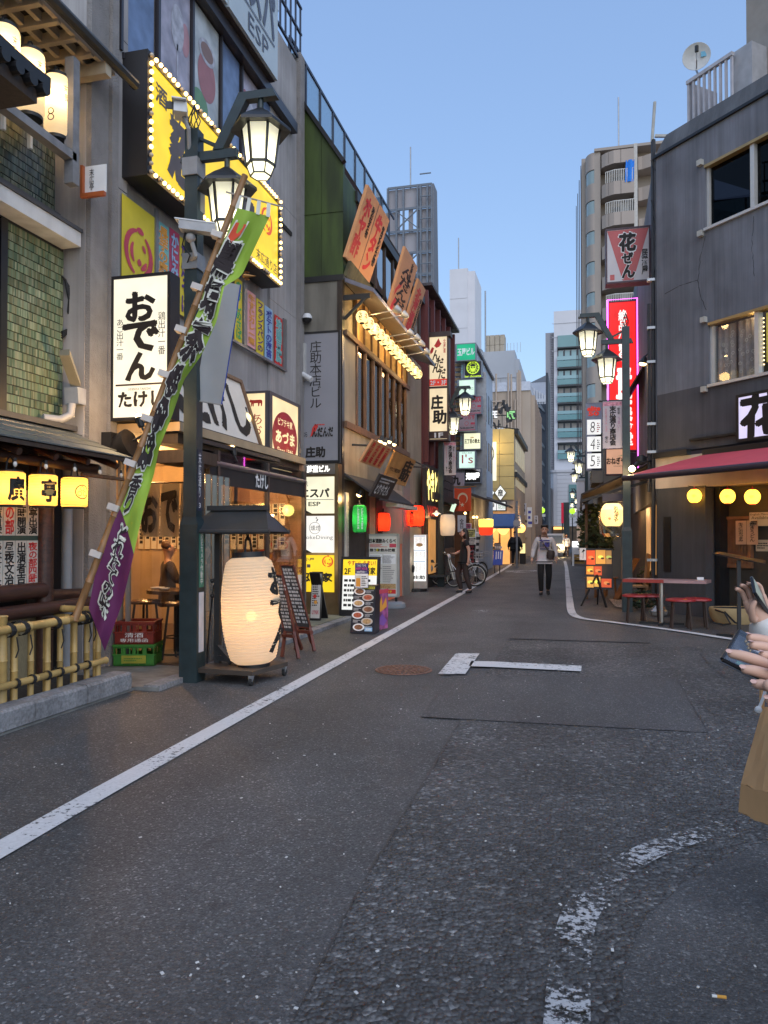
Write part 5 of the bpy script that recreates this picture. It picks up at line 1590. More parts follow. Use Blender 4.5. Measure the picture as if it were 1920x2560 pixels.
pn=sub(f0,0.02,v(1284),.9,v(1192));pn.rect(tw,(0,0,1,1),ESPG,.004,'lit_panel')
pn.text(tw,'BAR',(.02,.74,.27,.88),GREYT,-.01,off=.008);pn.text(tw,'エスパ',(.04,.44,.86,.68),INK,.05,off=.008)
pn.text(tw,'ESP',(.28,.2,.62,.32),INK,.02,off=.008);pn.rect(tw,(.0,.37,.98,.385),GREYT,.008,'rule')
pn.poly(tw,[(0,0),(.38,0),(0,.2)],INK,.007,'floor_corner');pn.text(tw,'4F',(.01,.02,.15,.11),WHITEPR,.02,off=.01)
pn=sub(f0,0.02,v(1382),.9,v(1290));pn.rect(tw,(0,0,1,1),SMKG,.004,'lit_panel')
pn.text(tw,'SmokeDining',(.0,.34,.96,.47),GREYT,-.005,off=.008);pn.text(tw,'燻煙',(.34,.6,.62,.74),GREYT,0,off=.008)
pn.disc(tw,(.46,.67),.11,GREYT,.007,'logo_ring',inner=.93);pn.poly(tw,[(.5,.84),(.53,.86),(.56,.9),(.5,.94),(.53,.97),(.51,.97),(.48,.94),(.53,.9),(.5,.87)],GREYT,.007,'smoke_mark')
pn.poly(tw,[(0,0),(.38,0),(0,.2)],INK,.007,'floor_corner');pn.text(tw,'3F',(.01,.02,.15,.11),WHITEPR,.02,off=.01)
pn=sub(f0,0.02,v(1480),.9,v(1388));pn.rect(tw,(0,0,1,1),YGLOW,.004,'lit_panel')
pn.text(tw,'酒小屋',(.03,.84,.45,.93),GREYT,.02,off=.008);pn.text(tw,'忍者家',(.04,.28,.94,.52),INK,.06,off=.008,rough=.01)
crest(tw,pn,.82,.83,.1,glow('sign_red',(.8,.1,.02),.8),.008);pn.rect(tw,(.24,.66,.34,.75),GREYT,.007,'seal_mark')
lamp('sign_light',(f0.pt(.45,.3).x,yE_-.5,1.0),5,(1,.85,.5),.4,tw)
o=P(890,1560,z=.0)
f=sgn(848,945,1392,1540,y=13.0)
f=Face(f.o,f.u,f.v+V((0,.12,0)))
t=thing('lit_menu_board','black framed lit board with yellow top and 2F behind the food display','menu board',f.pt(.5,0))
f.rect(t,(0,0,1,1),BLACK,-.08,'casing',.08)
f.rect(t,(.06,.1,.94,.68),glow('board_white',(1,1,.95),.75),.003,'lit_sheet')
f.rect(t,(.06,.68,.94,.95),YGLOW,.003,'yellow_top')
f.text(t,'2F',(.1,.7,.26,.8),INK,.03,off=.006);f.text(t,'忍者家',(.5,.7,.9,.82),INK,.04,off=.006);f.text(t,'やすい！うまい！',(.18,.85,.9,.93),REDPR,.03,off=.006)
f.lines(t,(.1,.14,.9,.64),6,INK,.006,'handwriting')
MB().box(f.o.x,f.o.x+f.W,13.0,13.3,.06,f.o.z).build('stand_base',BLACK,t)
o=P(902,1585,z=0.0)
y0=o.y
f=sgn(875,936,1466,1584,y=y0)
t=thing('food_display_stand','black sloping display stand covered with round food photos','menu board',f.pt(.5,0))
MB().prism([f.pt(0,0),f.pt(1,0),f.pt(.94,1)+V((0,.15,0)),f.pt(.06,1)+V((0,.15,0))],(0,.3,0)).build('stand_body',mat('stand_navy',(.012,.013,.022),.4),t)
fs=Face(f.pt(.03,0,.003),f.u*.94,f.v+V((0,.15,0)))
rnd=random.Random(9)
for k in range(7):
 cu,cv=(.3,.68)[k%2]+rnd.uniform(-.04,.04),.88-.125*k
 p_=.1 if k else .09
 fs.disc(t,(cu,cv),.1*f.W/.42*1.0,(WHITEPR,mat('plate_pale',(.5,.45,.4),.4))[k%2],.006,'printed_plate',ry=.055)
 fs.disc(t,(cu,cv),.072*f.W/.42,(mat('food_brown',(.22,.09,.04),.5,.5,40),mat('food_red',(.4,.09,.04),.5,.5,40),mat('food_tan',(.45,.28,.12),.5,.4,40))[k%3],.009,'printed_food',ry=.038)
 fs.lines(t,((.58,.07)[k%2],cv-.03,(.95,.42)[k%2],cv+.03),3,CHK,.006)
fs.rect(t,(.1,.93,.95,.985),mat('label_yellow',(.5,.42,.03),.5),.005,'yellow_strip');fs.text(t,'ビフテキ家あづま',(.2,.94,.92,.975),INK,0,off=.008)
fs.rect(t,(.6,.05,.93,.13),LBLUE,.006,'beer_label');fs.text(t,'BEER',(.66,.07,.88,.11),WHITEPR,.03,off=.009)
f2=sgn(888,921,1408,1470,y=y0+.1)
t2=thing('happy_hour_poster','small blue poster with a beer glass clipped above the food display','poster',f2.pt(.5,0))
f2.rect(t2,(0,0,1,1),mat('poster_navy',(.03,.03,.14),.5),0,'sheet',.01)
f2.rect(t2,(.02,.02,.98,.58),WHITEPR,.012,'white_half');f2.text(t2,'TAKE TIME',(.12,.86,.85,.95),WHITEPR,0,off=.014)
f2.text(t2,'HAPPY HOUR',(.06,.72,.94,.84),mat('print_pink',(.6,.1,.3),.5),.02,off=.014);f2.text(t2,'300円均一',(.12,.6,.9,.7),WHITEPR,.02,off=.014)
f2.rect(t2,(.08,.06,.42,.4),ORI,.014,'printed_beer');f2.rect(t2,(.08,.4,.42,.5),mat('foam_print',(.75,.7,.55),.5),.014,'printed_foam');f2.lines(t2,(.5,.08,.95,.5),6,INK,.014)
f3a,f3b=P(926,1578,x=P(930,1580,z=0).x),None
o3=P(932,1583,z=0.0)
f3=Face((o3.x,o3.y,.02),(.1,.55,0),(-.0,.02,.62))
t3=thing('flame_poster_board','purple and flame coloured poster board leaning on the food display','poster board',f3.pt(.5,0))
f3.rect(t3,(0,0,1,1),mat('flame_print',(.32,.08,.22),.5,.7,9),-.02,'board',.02)
f3.rect(t3,(0,.9,1,1),CRIM,.003,'top_strip')
f3.poly(t3,[(.1,.5),(.3,.75),(.35,.6),(.55,.85),(.6,.6),(.85,.8),(.9,.55),(.5,.45)],ORI,.004,'printed_flame');f3.poly(t3,[(.2,.2),(.6,.4),(.9,.2),(.7,.08)],mat('print_violet',(.2,.08,.35),.5),.004,'printed_shape')
o=P(965,1520,z=0)
f=sgn(917,996,1336,1490,y=o.y+.1)
t=thing('sake_board','tall white rounded menu board about sake on a grey foot','menu board',(f.pt(.5,0).x,o.y,0))
WB=mat('board_white_frame',(.62,.61,.6),.4,.05)
f.rect(t,(0,0,1,1),WB,-.09,'board',.09)
for r in((-.02,0,.03,1),(.97,0,1.02,1),(0,-.015,1,.01),(0,.985,1,1.01)):f.rect(t,r,mat('alu_edge',(.5,.5,.48),.3,metal=.4),-.1,'edge',.12)
f.rect(t,(.05,.03,.95,.97),mat('poster_sheet',(.66,.63,.58),.5,.03),.003,'sheet')
f.text(t,'日本酒飲みくらべ',(.08,.86,.92,.93),INK,.06,off=.007);f.lines(t,(.1,.79,.7,.85),3,REDPR,.007,'red_print',.5,seed=2)
f.rect(t,(.72,.79,.93,.85),CRIM,.006,'printed_photo');f.disc(t,(.35,.745),.03,YEL,.008,'printed_mark');f.text(t,'極うま飲み放題',(.1,.72,.9,.77),INK,.03,off=.009)
f.rect(t,(.08,.52,.5,.68),WHITEPR,.006,'table_box');f.rect(t,(.53,.52,.92,.68),WHITEPR,.006,'table_box')
f.lines(t,(.1,.53,.92,.66),8,GREYT,.008,cols=2);f.lines(t,(.1,.22,.92,.5),9,GREYT,.008,cols=2,fill=.3,seed=5)
f.rect(t,(.08,.12,.92,.2),mat('food_tan',(.45,.28,.12),.5),.006,'photo_strip');f.rect(t,(.08,.04,.92,.11),REDPR,.006,'red_strip');f.text(t,'各種宴会承ります',(.14,.05,.8,.095),YEL,.02,off=.009)
FOOTG=mat('foot_grey',(.2,.22,.25),.5,.1)
cx=f.pt(.6,0).x
MB().lathe([(.001,.13),(.3,.13),(.36,.1),(.37,.02),(.36,.0)],(cx,o.y+.1,0),20,Matrix.Diagonal(V((1.15,.62,1)))).build('foot',FOOTG,t,True)
MB().box(cx-.28,cx-.24,o.y+.1,o.y+.14,.1,f.o.z).box(cx+.2,cx+.24,o.y+.1,o.y+.14,.1,f.o.z).build('leg',BLACK,t)
o=P(1040,1478,z=0)
f=sgn(1007,1067,1336,1455,y=o.y)
t=thing('lit_price_board','glowing white price board signed 庄助 beyond the sake board','menu board',(f.pt(.5,0).x,o.y,0))
f.rect(t,(0,-.18,1,1),mat('board_beige',(.4,.36,.32),.5),-.14,'casing',.138)
f.rect(t,(.03,.02,.97,.985),glow('board_bright',(1,1,.97),1.05),.003,'lit_face')
for vv in(.955,.66,.42):f.rect(t,(.06,vv,.94,vv+.018),LBLUE,.006,'blue_rule')
f.lines(t,(.06,.7,.94,.94),16,GREYT,.006,'price_print',.35,True,2);f.lines(t,(.06,.46,.94,.64),16,GREYT,.006,'price_print',.35,True,3);f.lines(t,(.06,.2,.94,.4),16,GREYT,.006,'price_print',.35,True,4)
f.disc(t,(.7,.78),.09,mat('food_tan',(.45,.28,.12),.5),.008,'printed_food',ry=.05);f.disc(t,(.25,.5),.08,ORI,.008,'printed_food',ry=.04)
f.text(t,'庄助',(.45,.06,.92,.14),INK,.04,off=.008)
MB().cyl((f.pt(.5,0).x,o.y+.05,0),(f.pt(.5,0).x,o.y+.05,.08),.34,n=20).build('foot',BLACK,t)
q=P(1033,1465,y=o.y-.25)
MB().tube([(q.x,q.y,.05),(q.x,q.y,.5)],.006,5).lathe([(.001,.0),(.03,.03),(.045,.16),(.02,.22),(.001,.23)],(q.x,q.y,.5),10).cyl((q.x,q.y,.0),(q.x,q.y,.05),.09,n=12).build('stalk_lamp',BLACK,t)
lamp('board_light',f.pt(.5,.5,.35),5,(1,.97,.9),.3,t)
# green building beyond the oden shop
XS=-4.2
GRN=mat('moss_green_board',(.045,.075,.012),.6,.35,2.5,.1,stretch=(2,2,.35),dirt=.45)
GRN2=mat('rusty_green_ledge',(.11,.1,.045),.7,.4,5,.15,dirt=.5)
BEIGE=mat('warm_beige_board',(.36,.3,.21),.7,.12,2,dirt=.2)
OCH=mat('ochre_board',(.55,.33,.12),.7,.15,4)
gr=thing('green_building','moss green building with a slanting glazed top and beige lower storeys','building',(XS,14,0))
YS=13.5
yR=21.2
zk,zt,zm=8.45,9.75,6.34
MB().prism([(XS,YS,zm),(-9,YS,zm),(-9,YS,9.75),(-5.03,YS,9.75),(XS,YS,zk)],(0,.1,0)).build('side_wall',GRN,gr)
cols_=[(-4.2,-4.62),(-4.626,-5.05),(-5.056,-5.6)]
for(a,b)in cols_:
 for(z0,z1)in((zm+.02,7.55),(7.556,9.7)):
  top=lambda x:min(z1,zk+(XS-x)*(zt-zk)/.83)
  MB().prism([(a-.003,YS-.001,z0),(b,YS-.001,z0),(b,YS-.001,top(b)-.03),(a-.003,YS-.001,top(a)-.03)],(0,-.012,0)).build('green_panel',GRN,gr)
MB().beam((XS+.03,YS-.03,zk+.02),(-5.06,YS-.03,zt+.06),.12,.07).build('verge_board',BLACK,gr)
MB().box(-4.24,XS,YS+.1,YS+.85,zm,8.3).build('corner_panel',GRN,gr)
MB().box(-9,XS-.06,YS+.1,yR,0,6.3).build('core_wall',BEIGE,gr)
MB().prism([(XS,YS+.1,zk),(XS,yR,zk),(-5.03,yR,zt),(-5.03,YS+.1,zt)],(-.05,0,-.06)).build('sloping_roof',mat('roof_dark',(.03,.03,.034),.5,.2),gr)
MB().box(XS-.3,XS+.05,YS+.8,yR,8.1,8.3).build('roof_fascia',BLACK,gr)
wf=MB()
GLS=glass('dark_window',(.25,.28,.32),.3,.02,.55)
for k in range(9):
 y=YS+.9+.8*k
 MB().box(XS-.08,XS-.01,y-.05,y+.05,6.9,8.1).build('mullion',DARKWOOD,gr)
 if k<8:MB().box(XS-.05,XS-.04,y+.05,y+.75,6.95,8.1).build('window_pane',GLS,gr)
MB().box(-4.7,-4.6,YS+.8,yR,6.6,8.2).build('dark_room',mat('room_dark',(.02,.02,.022),.9),gr)
RN=mat('rail_navy',(.03,.04,.07),.5)
xr=-5.06
MB().box(xr-.02,xr+.02,12.95,yR,10.62,10.68).build('parapet_rail',RN,gr)
PG=glass('parapet_glass',(.75,.9,.95),.18,.02,.8)
for k in range(10):
 y=12.95+.85*k
 MB().box(xr-.025,xr+.025,y-.025,y+.025,9.7,10.62).build('parapet_post',RN,gr)
 if k<9:MB().box(xr-.005,xr+.005,y+.03,y+.82,9.82,10.62).build('parapet_glass',PG,gr)
MB().box(-5.1,XS-.02,YS-.02,YS+.1,5.32,zm-.08).build('side_panel',mat('side_beige',(.2,.185,.155),.75,.1,2,dirt=.35),gr)
MB().box(-5.1,XS+.03,YS-.05,YS+.12,zm-.09,zm+.02).build('band',BLACK,gr)
MB().box(XS-.1,XS+.0,YS-.04,YS+.1,.05,zm).build('corner_post',mat('corner_bronze',(.05,.042,.04),.3,.2,metal=.5),gr)
f=sgn(757,850,828,1158,y=YS-.06)
t=thing('building_name_sign','tall grey board reading 庄助本店ビル on the side of the green building','sign',f.pt(.5,0))
f.rect(t,(0,0,1,1),mat('board_grey',(.26,.26,.29),.4,.06,2),-.05,'board',.05)
for r in((0,0,1,.02),(0,.985,1,1),(.95,.02,1,.985)):f.rect(t,r,BLACK,.0,'frame',.012)
f.text(t,'庄助本店ビル',(.19,.42,.5,.93),INK,0,True,.004)
f.text(t,'庄助',(.08,.045,.6,.125),INK,.06,off=.004)
f.text(t,'んだんだ',(.26,.2,.82,.27),INK,.05,off=.006,rough=.012)
f.poly(t,[(.2,.2),(.3,.22),(.36,.25),(.42,.28),(.34,.3),(.26,.27),(.24,.24)],REDPR,.004,'red_island')
f.lines(t,(.32,.285,.74,.295),1,REDPR,.004,fill=.9);f.text(t,'ぶら',(-.02,.2,.12,.24),INK,.02,off=.004)
q=P(768,797,y=YS-.15)
t=thing('dome_camera','white and black dome camera on the beige side wall','security camera',q)
MB().lathe([(.001,.1),(.06,.09),(.09,.04),(.095,0)],q,14).build('cover',CAMW,t,True)
MB().lathe([(.085,0),(.07,-.05),(.03,-.085),(.001,-.09)],q,14).build('dome',BLACK,t,True)
MB().cyl(q+V((0,.14,.03)),q+V((0,.0,.03)),.03,n=8).build('arm',GREYMETAL,t)
q=P(768,905,y=13.42)
t=thing('wall_floodlight','small white flood lamp and box on the corner of the grey building','lamp',q)
MB().box(-5.0-.02,-4.9,13.38,13.44,q.z-.35,q.z+.35).build('wall_box',mat('box_pale',(.4,.4,.4),.5,.1),t)
MB().cyl(q+V((-.1,-.05,-.22)),q+V((.12,-.1,-.36)),.045,.055,10).build('lamp_body',CAMW,t)
zc=P(905,792,x=-3.9).z
MB().prism([(XS,YS+.03,6.25),(XS,yR-1.3,6.25),(-3.62,yR-1.3,6.0),(-3.62,YS+.03,6.0)],(0,0,.08)).build('canopy',mat('canopy_metal',(.16,.16,.2),.4,.15,metal=.3),gr)
MB().prism([(-4.15,YS+.02,6.34),(-4.15,yR-1.3,6.34),(-4.05,yR-1.3,6.62),(-4.05,YS+.02,6.62)],(-.06,0,0)).build('green_ledge',GRN2,gr)
MB().box(XS,-3.7,YS+.06,YS+.1,5.9,6.0).beam((XS,YS+.08,5.55),(-3.75,YS+.08,5.95),.05,.05).build('canopy_bracket',BLACK,gr)
for k in range(8):
 MB().box(XS-.055,XS-.01,YS+.87+.58*k,YS+.87+.58*(k+1)-.04,5.32,6.25).build('ochre_panel',OCH,gr)
for k in range(9):
 MB().box(XS-.02,XS+.03,YS+.83+.58*k,YS+.87+.58*k,5.3,6.2).build('post_strip',WOOD,gr)
MB().box(XS-.02,XS+.05,YS+.1,19.2,5.26,5.36).box(XS-.02,XS+.05,YS+.1,19.2,3.52,3.64).build('wood_band',WOOD,gr)
LANG=glow('round_lantern',(1.0,.76,.28),1.5,(.8,.65,.35))
proto=None
ORD=['first','second','third','fourth','fifth','sixth','seventh','eighth','ninth','tenth','eleventh','twelfth','thirteenth']
n=13
for k in range(n):
 y=13.75+(18.95-13.75)*k/(n-1)
 lab=('%s round lantern of the canopy string, counted from the nearest'%ORD[k])if 0<k<n-1 else('first round lantern of the canopy string, whole and nearest' if k==0 else 'last round lantern of the canopy string, nearest the red building')
 if proto is None:
  proto=thing('round_lantern',lab,'paper lantern',(0,0,0),'string of round lanterns under the green canopy')
  MB().lathe([(.03,-.115),(.075,-.1),(.11,-.05),(.12,0),(.11,.05),(.075,.1),(.03,.115)],(0,0,0),18).build('paper_body',LANG,proto,True)
  MB().cyl((0,0,.11),(0,0,.13),.045,n=12).cyl((0,0,-.13),(0,0,-.11),.045,n=12).build('caps',BROWNINK,proto)
  MB().tube([(0,0,.12),(0,0,.3)],.006,5).build('cord',BLACK,proto)
  wrap_text(proto,'んだ',(0,0,0),lambda z:math.sqrt(max(.001,.12**2-z*z*1.1)),-1.9,-1.3,-.09,.09,INK,.05)
  wrap_text(proto,'北',(0,0,0),lambda z:math.sqrt(max(.001,.12**2-z*z*1.1)),-.9,-.3,-.05,.05,REDPR,.05)
  o=proto
 else:
  o=copy_tree(proto);o['label']=lab
 o.location=(-3.9,y,zc)
for y in(14.4,16.4,18.4):
 lamp('canopy_light',(-3.85,y,zc-.05),14,(1,.62,.22),.12,proto)
y0,y1=14.38,18.86
zb_,zt_=3.66,5.24
MB().box(XS-.04,XS-.005,YS+.1,y0,3.64,5.26).build('wall_panel',BEIGE,gr)
MB().box(XS-.04,XS-.005,y1,19.2,3.0,5.26).build('wall_panel',BEIGE,gr)
MB().box(XS-.5,XS-.45,y0,y1,3.6,5.3).build('window_room',mat('room_brown',(.08,.055,.04),.9,.5,2),gr)
WG=glass('lit_window',(.75,.68,.6),.06,.02,.8,.16)
for k in range(8):
 y=y0+(y1-y0)*k/7
 MB().box(XS-.06,XS+.03,y-.04,y+.04,zb_,zt_).build('window_mullion',WOOD,gr)
 if k<7:MB().box(XS-.03,XS-.02,y+.04,y+.6,zb_,zt_).build('window_pane',WG,gr)
MB().box(XS-.06,XS+.04,y0,y1,zt_,zt_+.05).box(XS-.06,XS+.04,y0,y1,zb_-.06,zb_).build('window_frame',WOOD,gr)
lamp('room_light',(XS-.3,15.2,5.1),6,warm,.1,gr)
lamp('room_light',(XS-.3,17.4,5.1),6,warm,.1,gr)
MB().box(XS-.05,XS-.005,YS+.1,19.2,2.55,3.52).build('fascia_wall',mat('plaster_dim',(.34,.3,.22),.8,.12,3,dirt=.3),gr)
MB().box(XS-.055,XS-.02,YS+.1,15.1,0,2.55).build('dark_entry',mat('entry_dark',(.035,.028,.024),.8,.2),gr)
MB().box(XS-.05,XS+.01,15.1,15.35,0,2.6).build('door_post',DARKWOOD,gr)
MB().box(XS-.05,XS-.01,15.35,15.9,0,2.6).build('lit_slot',mat('slot_cream',(.5,.4,.25),.7),gr)
MB().box(XS-.05,XS,15.9,16.5,0,2.6).build('door_post',DARKWOOD,gr)
MB().box(XS-.05,XS+.0,16.5,18.5,1.3,2.6).build('shutter',mat('shutter_beige',(.4,.33,.25),.6,.08,3),gr)
MB().box(XS-.055,XS-.02,16.5,18.5,0,1.3).build('lit_opening',glow('opening_red',(.6,.13,.05),.35),gr)
MB().box(XS-.05,XS+.02,18.5,19.3,0,3.4).build('pier',mat('pier_grey',(.22,.21,.19),.8,.1),gr)
MB().box(XS-.02,XS+.01,YS+.15,YS+.35,.35,2.3).build('wood_plaque',PLASTER,gr)
f=Face((XS+.012,YS+.16,.4),(0,.18,0),(0,0,1.85));f.text(gr,'庄助御料理処',(.2,.1,.8,.95),BROWNINK,.02,True)
ORG=mat('billboard_orange',(.62,.3,.13),.6,.06,3)
def leaning(label,p00,p10,top,panels,name='leaning_billboard'):
 """p00,p10: lower corners on x=-4.15; lean outwards"""
 a=P(*p00,x=-4.12);b=P(*p10,x=-4.12)
 f=Face((-4.12,a.y,a.z),(0,b.y-a.y,0),(.44,0,top))
 t=thing(name,label,'billboard',f.pt(.5,0))
 f.rect(t,(0,0,1,1),ORG,-.06,'board',.06)
 return t,f
t,f=leaning('leaning orange billboard with red lettering nearest, above the green ledge',(864,643),(922,712),1.3,2)
f.rect(t,(.49,0,.505,1),BLACK,.004,'divider')
f.text(t,'ホヤ酢',(.06,.1,.3,.9),REDPR,.06,True,.004);f.text(t,'秋田名物',(.33,.45,.43,.88),INK,.04,True,.004)
f.text(t,'牛タン',(.56,.1,.8,.9),REDPR,.08,True,.004);f.text(t,'宮城名物',(.83,.25,.93,.85),INK,.04,True,.004)
t2,f2=leaning('leaning orange billboard with black んだんだ letters and a red map',(966,786),(1000,832),1.5,1)
f2.text(t2,'んだんだ',(.2,.2,.85,.82),BROWNINK,.03,True,.004,rough=.012);f2.text(t2,'北海道東北',(.6,.55,.75,.95),INK,.03,True,.004)
f2.poly(t2,[(.1,.3),(.2,.42),(.35,.5),(.42,.62),(.3,.6),(.2,.5),(.08,.4)],REDPR,.004,'red_map');f2.poly(t2,[(.06,.08),(.2,.12),(.3,.28),(.2,.32),(.1,.2)],REDPR,.004,'red_map')
t3,f3=leaning('narrow leaning orange billboard with red letters beside the んだんだ one',(1003,838),(1022,862),1.35,1)
f3.text(t3,'北海道鍋',(.15,.1,.7,.9),REDPR,.07,True,.004);f3.text(t3,'東北名物料理',(.75,.15,.95,.8),INK,.03,True,.004)
k=0
for(px,py)in((995,775),(1013,788),(1027,833),(1044,845),(1055,860),(1068,880)):
 q=P(px,py,x=-3.35)
 t=thing('arm_spotlight',('spot lamp on a long arm over the canopy, nearest the んだんだ billboard','spot lamp on a long arm, second from the んだんだ billboard','spot lamp on a long arm below the narrow billboard','spot lamp on a long arm beyond the narrow billboard','spot lamp on a long arm near the red building','bright spot lamp on a long arm beside the tall floor sign')[k],'spot lamp',q,'spot lamps on arms above the canopy')
 MB().tube([(-3.9,q.y,q.z-.05),q+V((-.05,0,0))],.012,6).build('arm',GREYMETAL,t)
 MB().lathe([(.02,-.08),(.05,-.05),(.08,.06)],q,12,Matrix.Rotation(rad(-55),4,'Y')).build('shade',mat('shade_grey',(.45,.44,.42),.4,metal=.3),t,True)
 MB().sph(q+V((-.03,0,.03)),.045,10,6).build('bulb',WARMBULB,t,True)
 lamp('spot_light',q+V((-.1,0,.1)),7,(1,.66,.3),.05,t)
 k+=1
for y,lab in((14.6,'lower'),):
 lamp('billboard_light',(-3.3,14.4,6.75),9,(1,.66,.3),.08,t)
def small_lean(label,px0,px1,pt,pb,mt,top_dx=.25,x=-3.75):
 a=P(px0,pb,x=x);b=P(px1,pb,x=x)
 zt=P(px0,pt,x=x).z
 f=Face((x,a.y,a.z),(0,b.y-a.y,0),(top_dx,0,zt-a.z))
 t=thing('leaning_board',label,'sign',f.pt(.5,0))
 f.rect(t,(0,0,1,1),mt,-.04,'board',.04)
 return t,f
t,f=small_lean('small leaning orange board with four columns of red menu names',900,950,1100,1155,ORG)
for k,st in enumerate(('男山料理','北の味','鮭料理','三陸焼')):
 f.text(t,st,(.06+.24*k,.08,.2+.24*k,.92),REDPR,.06,True,.004)
t,f=small_lean('leaning copper coloured board with black 庄助 lettering',958,1013,1128,1200,mat('board_copper',(.42,.19,.05),.4,.2,3))
f.text(t,'庄助',(.55,.15,.95,.9),INK,.08,True,.004,rough=.01);f.text(t,'やきとり家庭料理',(.06,.35,.5,.5),INK,.02,False,.004)
t,f=small_lean('dark leaning board with white chalk lettering below the copper board',925,970,1186,1240,mat('board_dark',(.03,.022,.02),.6,.2),.2,-3.55)
f.text(t,'とりやさん',(.08,.15,.8,.6),CHK,.05,False,.004,rough=.01);f.lines(t,(.1,.65,.95,.92),2,CHK,.004)
for k,(px,py)in enumerate(((952,1102),(963,1107),(975,1103),(987,1110))):
 q=P(px,py,x=-3.6)
 t=thing('rail_spotlight',('rail spot lamp over the small leaning boards, nearest','rail spot lamp over the small boards, second along the rail','rail spot lamp over the small boards, third along the rail','rail spot lamp over the small boards, farthest')[k],'spot lamp',q,'spot lamps on the rail above the door')
 MB().cyl(q+V((.03,0,.1)),q,.03,.05,10).build('shade',DARKMETAL,t)
 MB().sph(q+V((-.01,0,-.005)),.042,10,6).build('bulb',WARMBULB,t,True)
 if k%2==0:lamp('spot_light',q+V((-.03,0,-.1)),5,(1,.62,.25),.04,t)
MB().tube([(-3.58,YS+.6,3.2),(-3.58,18.8,3.2)],.02,6).tube([(-4.2,YS+.6,3.25),(-3.58,YS+.6,3.2)],.02,6).tube([(-4.2,18.7,3.25),(-3.58,18.7,3.2)],.02,6).build('lamp_rail',DARKMETAL,gr)
MB().prism([(XS,YS+.1,2.62),(XS,16.8,2.62),(-3.55,16.8,2.15),(-3.55,YS+.25,2.15)],(0,0,.04)).build('door_awning',mat('awning_dark',(.035,.032,.033),.8,.1),gr)
MB().box(-3.8,-3.55,15.2,17.2,2.08,2.16).build('awning_board',PLASTER,gr)
q=P(898,1237,x=-4.0)
t=thing('entry_lamp','bright cone lamp above the green lantern by the dark entry','lamp',q)
MB().lathe([(.02,.12),(.05,.1),(.075,.0)],q,12,Matrix.Rotation(rad(25),4,'Y')).build('shade',BLACK,t)
MB().sph(q+V((0,0,.01)),.055,10,6).build('bulb',WARMBULB,t,True)
lamp('entry_light',q+V((.05,0,-.08)),6,(1,.65,.3),.05,t)
GLP=paper('green_paper',(.05,.4,.1),.5,.12)
q=P(899,1297,x=-4.02)
t,rf,c=lantern('green_lantern','green paper lantern with white writing by the dark entry',q,.14,.52,GLP,14,light=2,lcol=(.6,1,.5),bulge=.12,hang=.1,n=24)
a=cam_ang(c)
wrap_text(t,'佐渡広島産品応援の店',c,rf,a-.35,a-.02,-.2,.22,WHITEPR,.02)
wrap_text(t,'焼鮮打★大宴会',c,rf,a+.2,a+.52,-.2,.2,WHITEPR,.02)
RLP=paper('red_paper',(.95,.06,.02),.7,.45)
q=P(1039,1290,x=-3.95)
t,rf,c=lantern('red_lantern','glowing red paper lantern with black writing beyond the green one',q,.225,.52,RLP,12,light=9,lcol=(1,.4,.2),bulge=.18,hang=.1,n=26)
a=cam_ang(c)
wrap_text(t,'やきとり',c,rf,a-.75,a-.2,-.22,.22,INK,.08)
q=P(958,1305,x=-4.12)
t,rf,c=lantern('red_lantern','red lantern half hidden in the doorway behind the white board',q,.16,.4,RLP,10,light=3,lcol=(1,.4,.2),bulge=.18,hang=.1,n=20)
# んだんだ floor sign
ACG2=glow('sign_peach',(1.0,.8,.5),.8,(.7,.58,.42))
f=sgn(1070,1122,838,1102,y=21.9)
t=signbox('floor_sign','tall projecting floor sign んだんだ 2F 3F over 庄助 1F','sign',f,.25,mat('sign_case_brown',(.05,.028,.025),.5,.2),ACG2,.05)
f.rect(t,(-.04,.985,1.1,1.03),mat('sign_case_brown',(.05,.028,.025)),-.3,'cap',.35)
g1=sub(f,.06,.56,.94,.97);g2=sub(f,.06,.1,.94,.5)
f.rect(t,(.06,.52,.94,.585),mat('sign_red_band',(.55,.03,.02),.5,emis=(.8,.06,.03),estr=.35),.004,'red_band');f.text(t,'2F・3F',(.12,.53,.88,.57),WHITEPR,.04,off=.008)
f.rect(t,(0,.495,1,.515),mat('sign_case_brown',(.05,.028,.025)),.004,'divider',.012)
f.rect(t,(.03,.02,.97,.09),mat('sign_case_brown',(.05,.028,.025)),.004,'dark_band',.004);f.text(t,'1F',(.32,.03,.72,.075),WHITEPR,.04,off=.012)
for k,(a,b)in enumerate(((.42,.8),(.6,.72),(.42,.68),(.7,.62))):f.text(t,'んだんだ'[k],(a-.2,b-.035,a+.16,b+.06),BROWNINK,.03,off=.006)
f.text(t,'庄',(.16,.3,.72,.43),INK,.06,off=.006);f.text(t,'助',(.24,.16,.88,.29),INK,.06,off=.006)
f.poly(t,[(.3,.9),(.45,.95),(.52,.97),(.6,.93),(.66,.92),(.55,.89),(.42,.88)],REDPR,.005,'red_map');f.poly(t,[(.12,.82),(.24,.84),(.3,.88),(.2,.89),(.1,.85)],REDPR,.005,'red_map')
f.text(t,'北海道',(.74,.83,.86,.96),REDPR,.02,True,.006)
MB().box(XS-.1,f.o.x,21.95,22.05,5.15,5.35).build('bracket',BLACK,t)
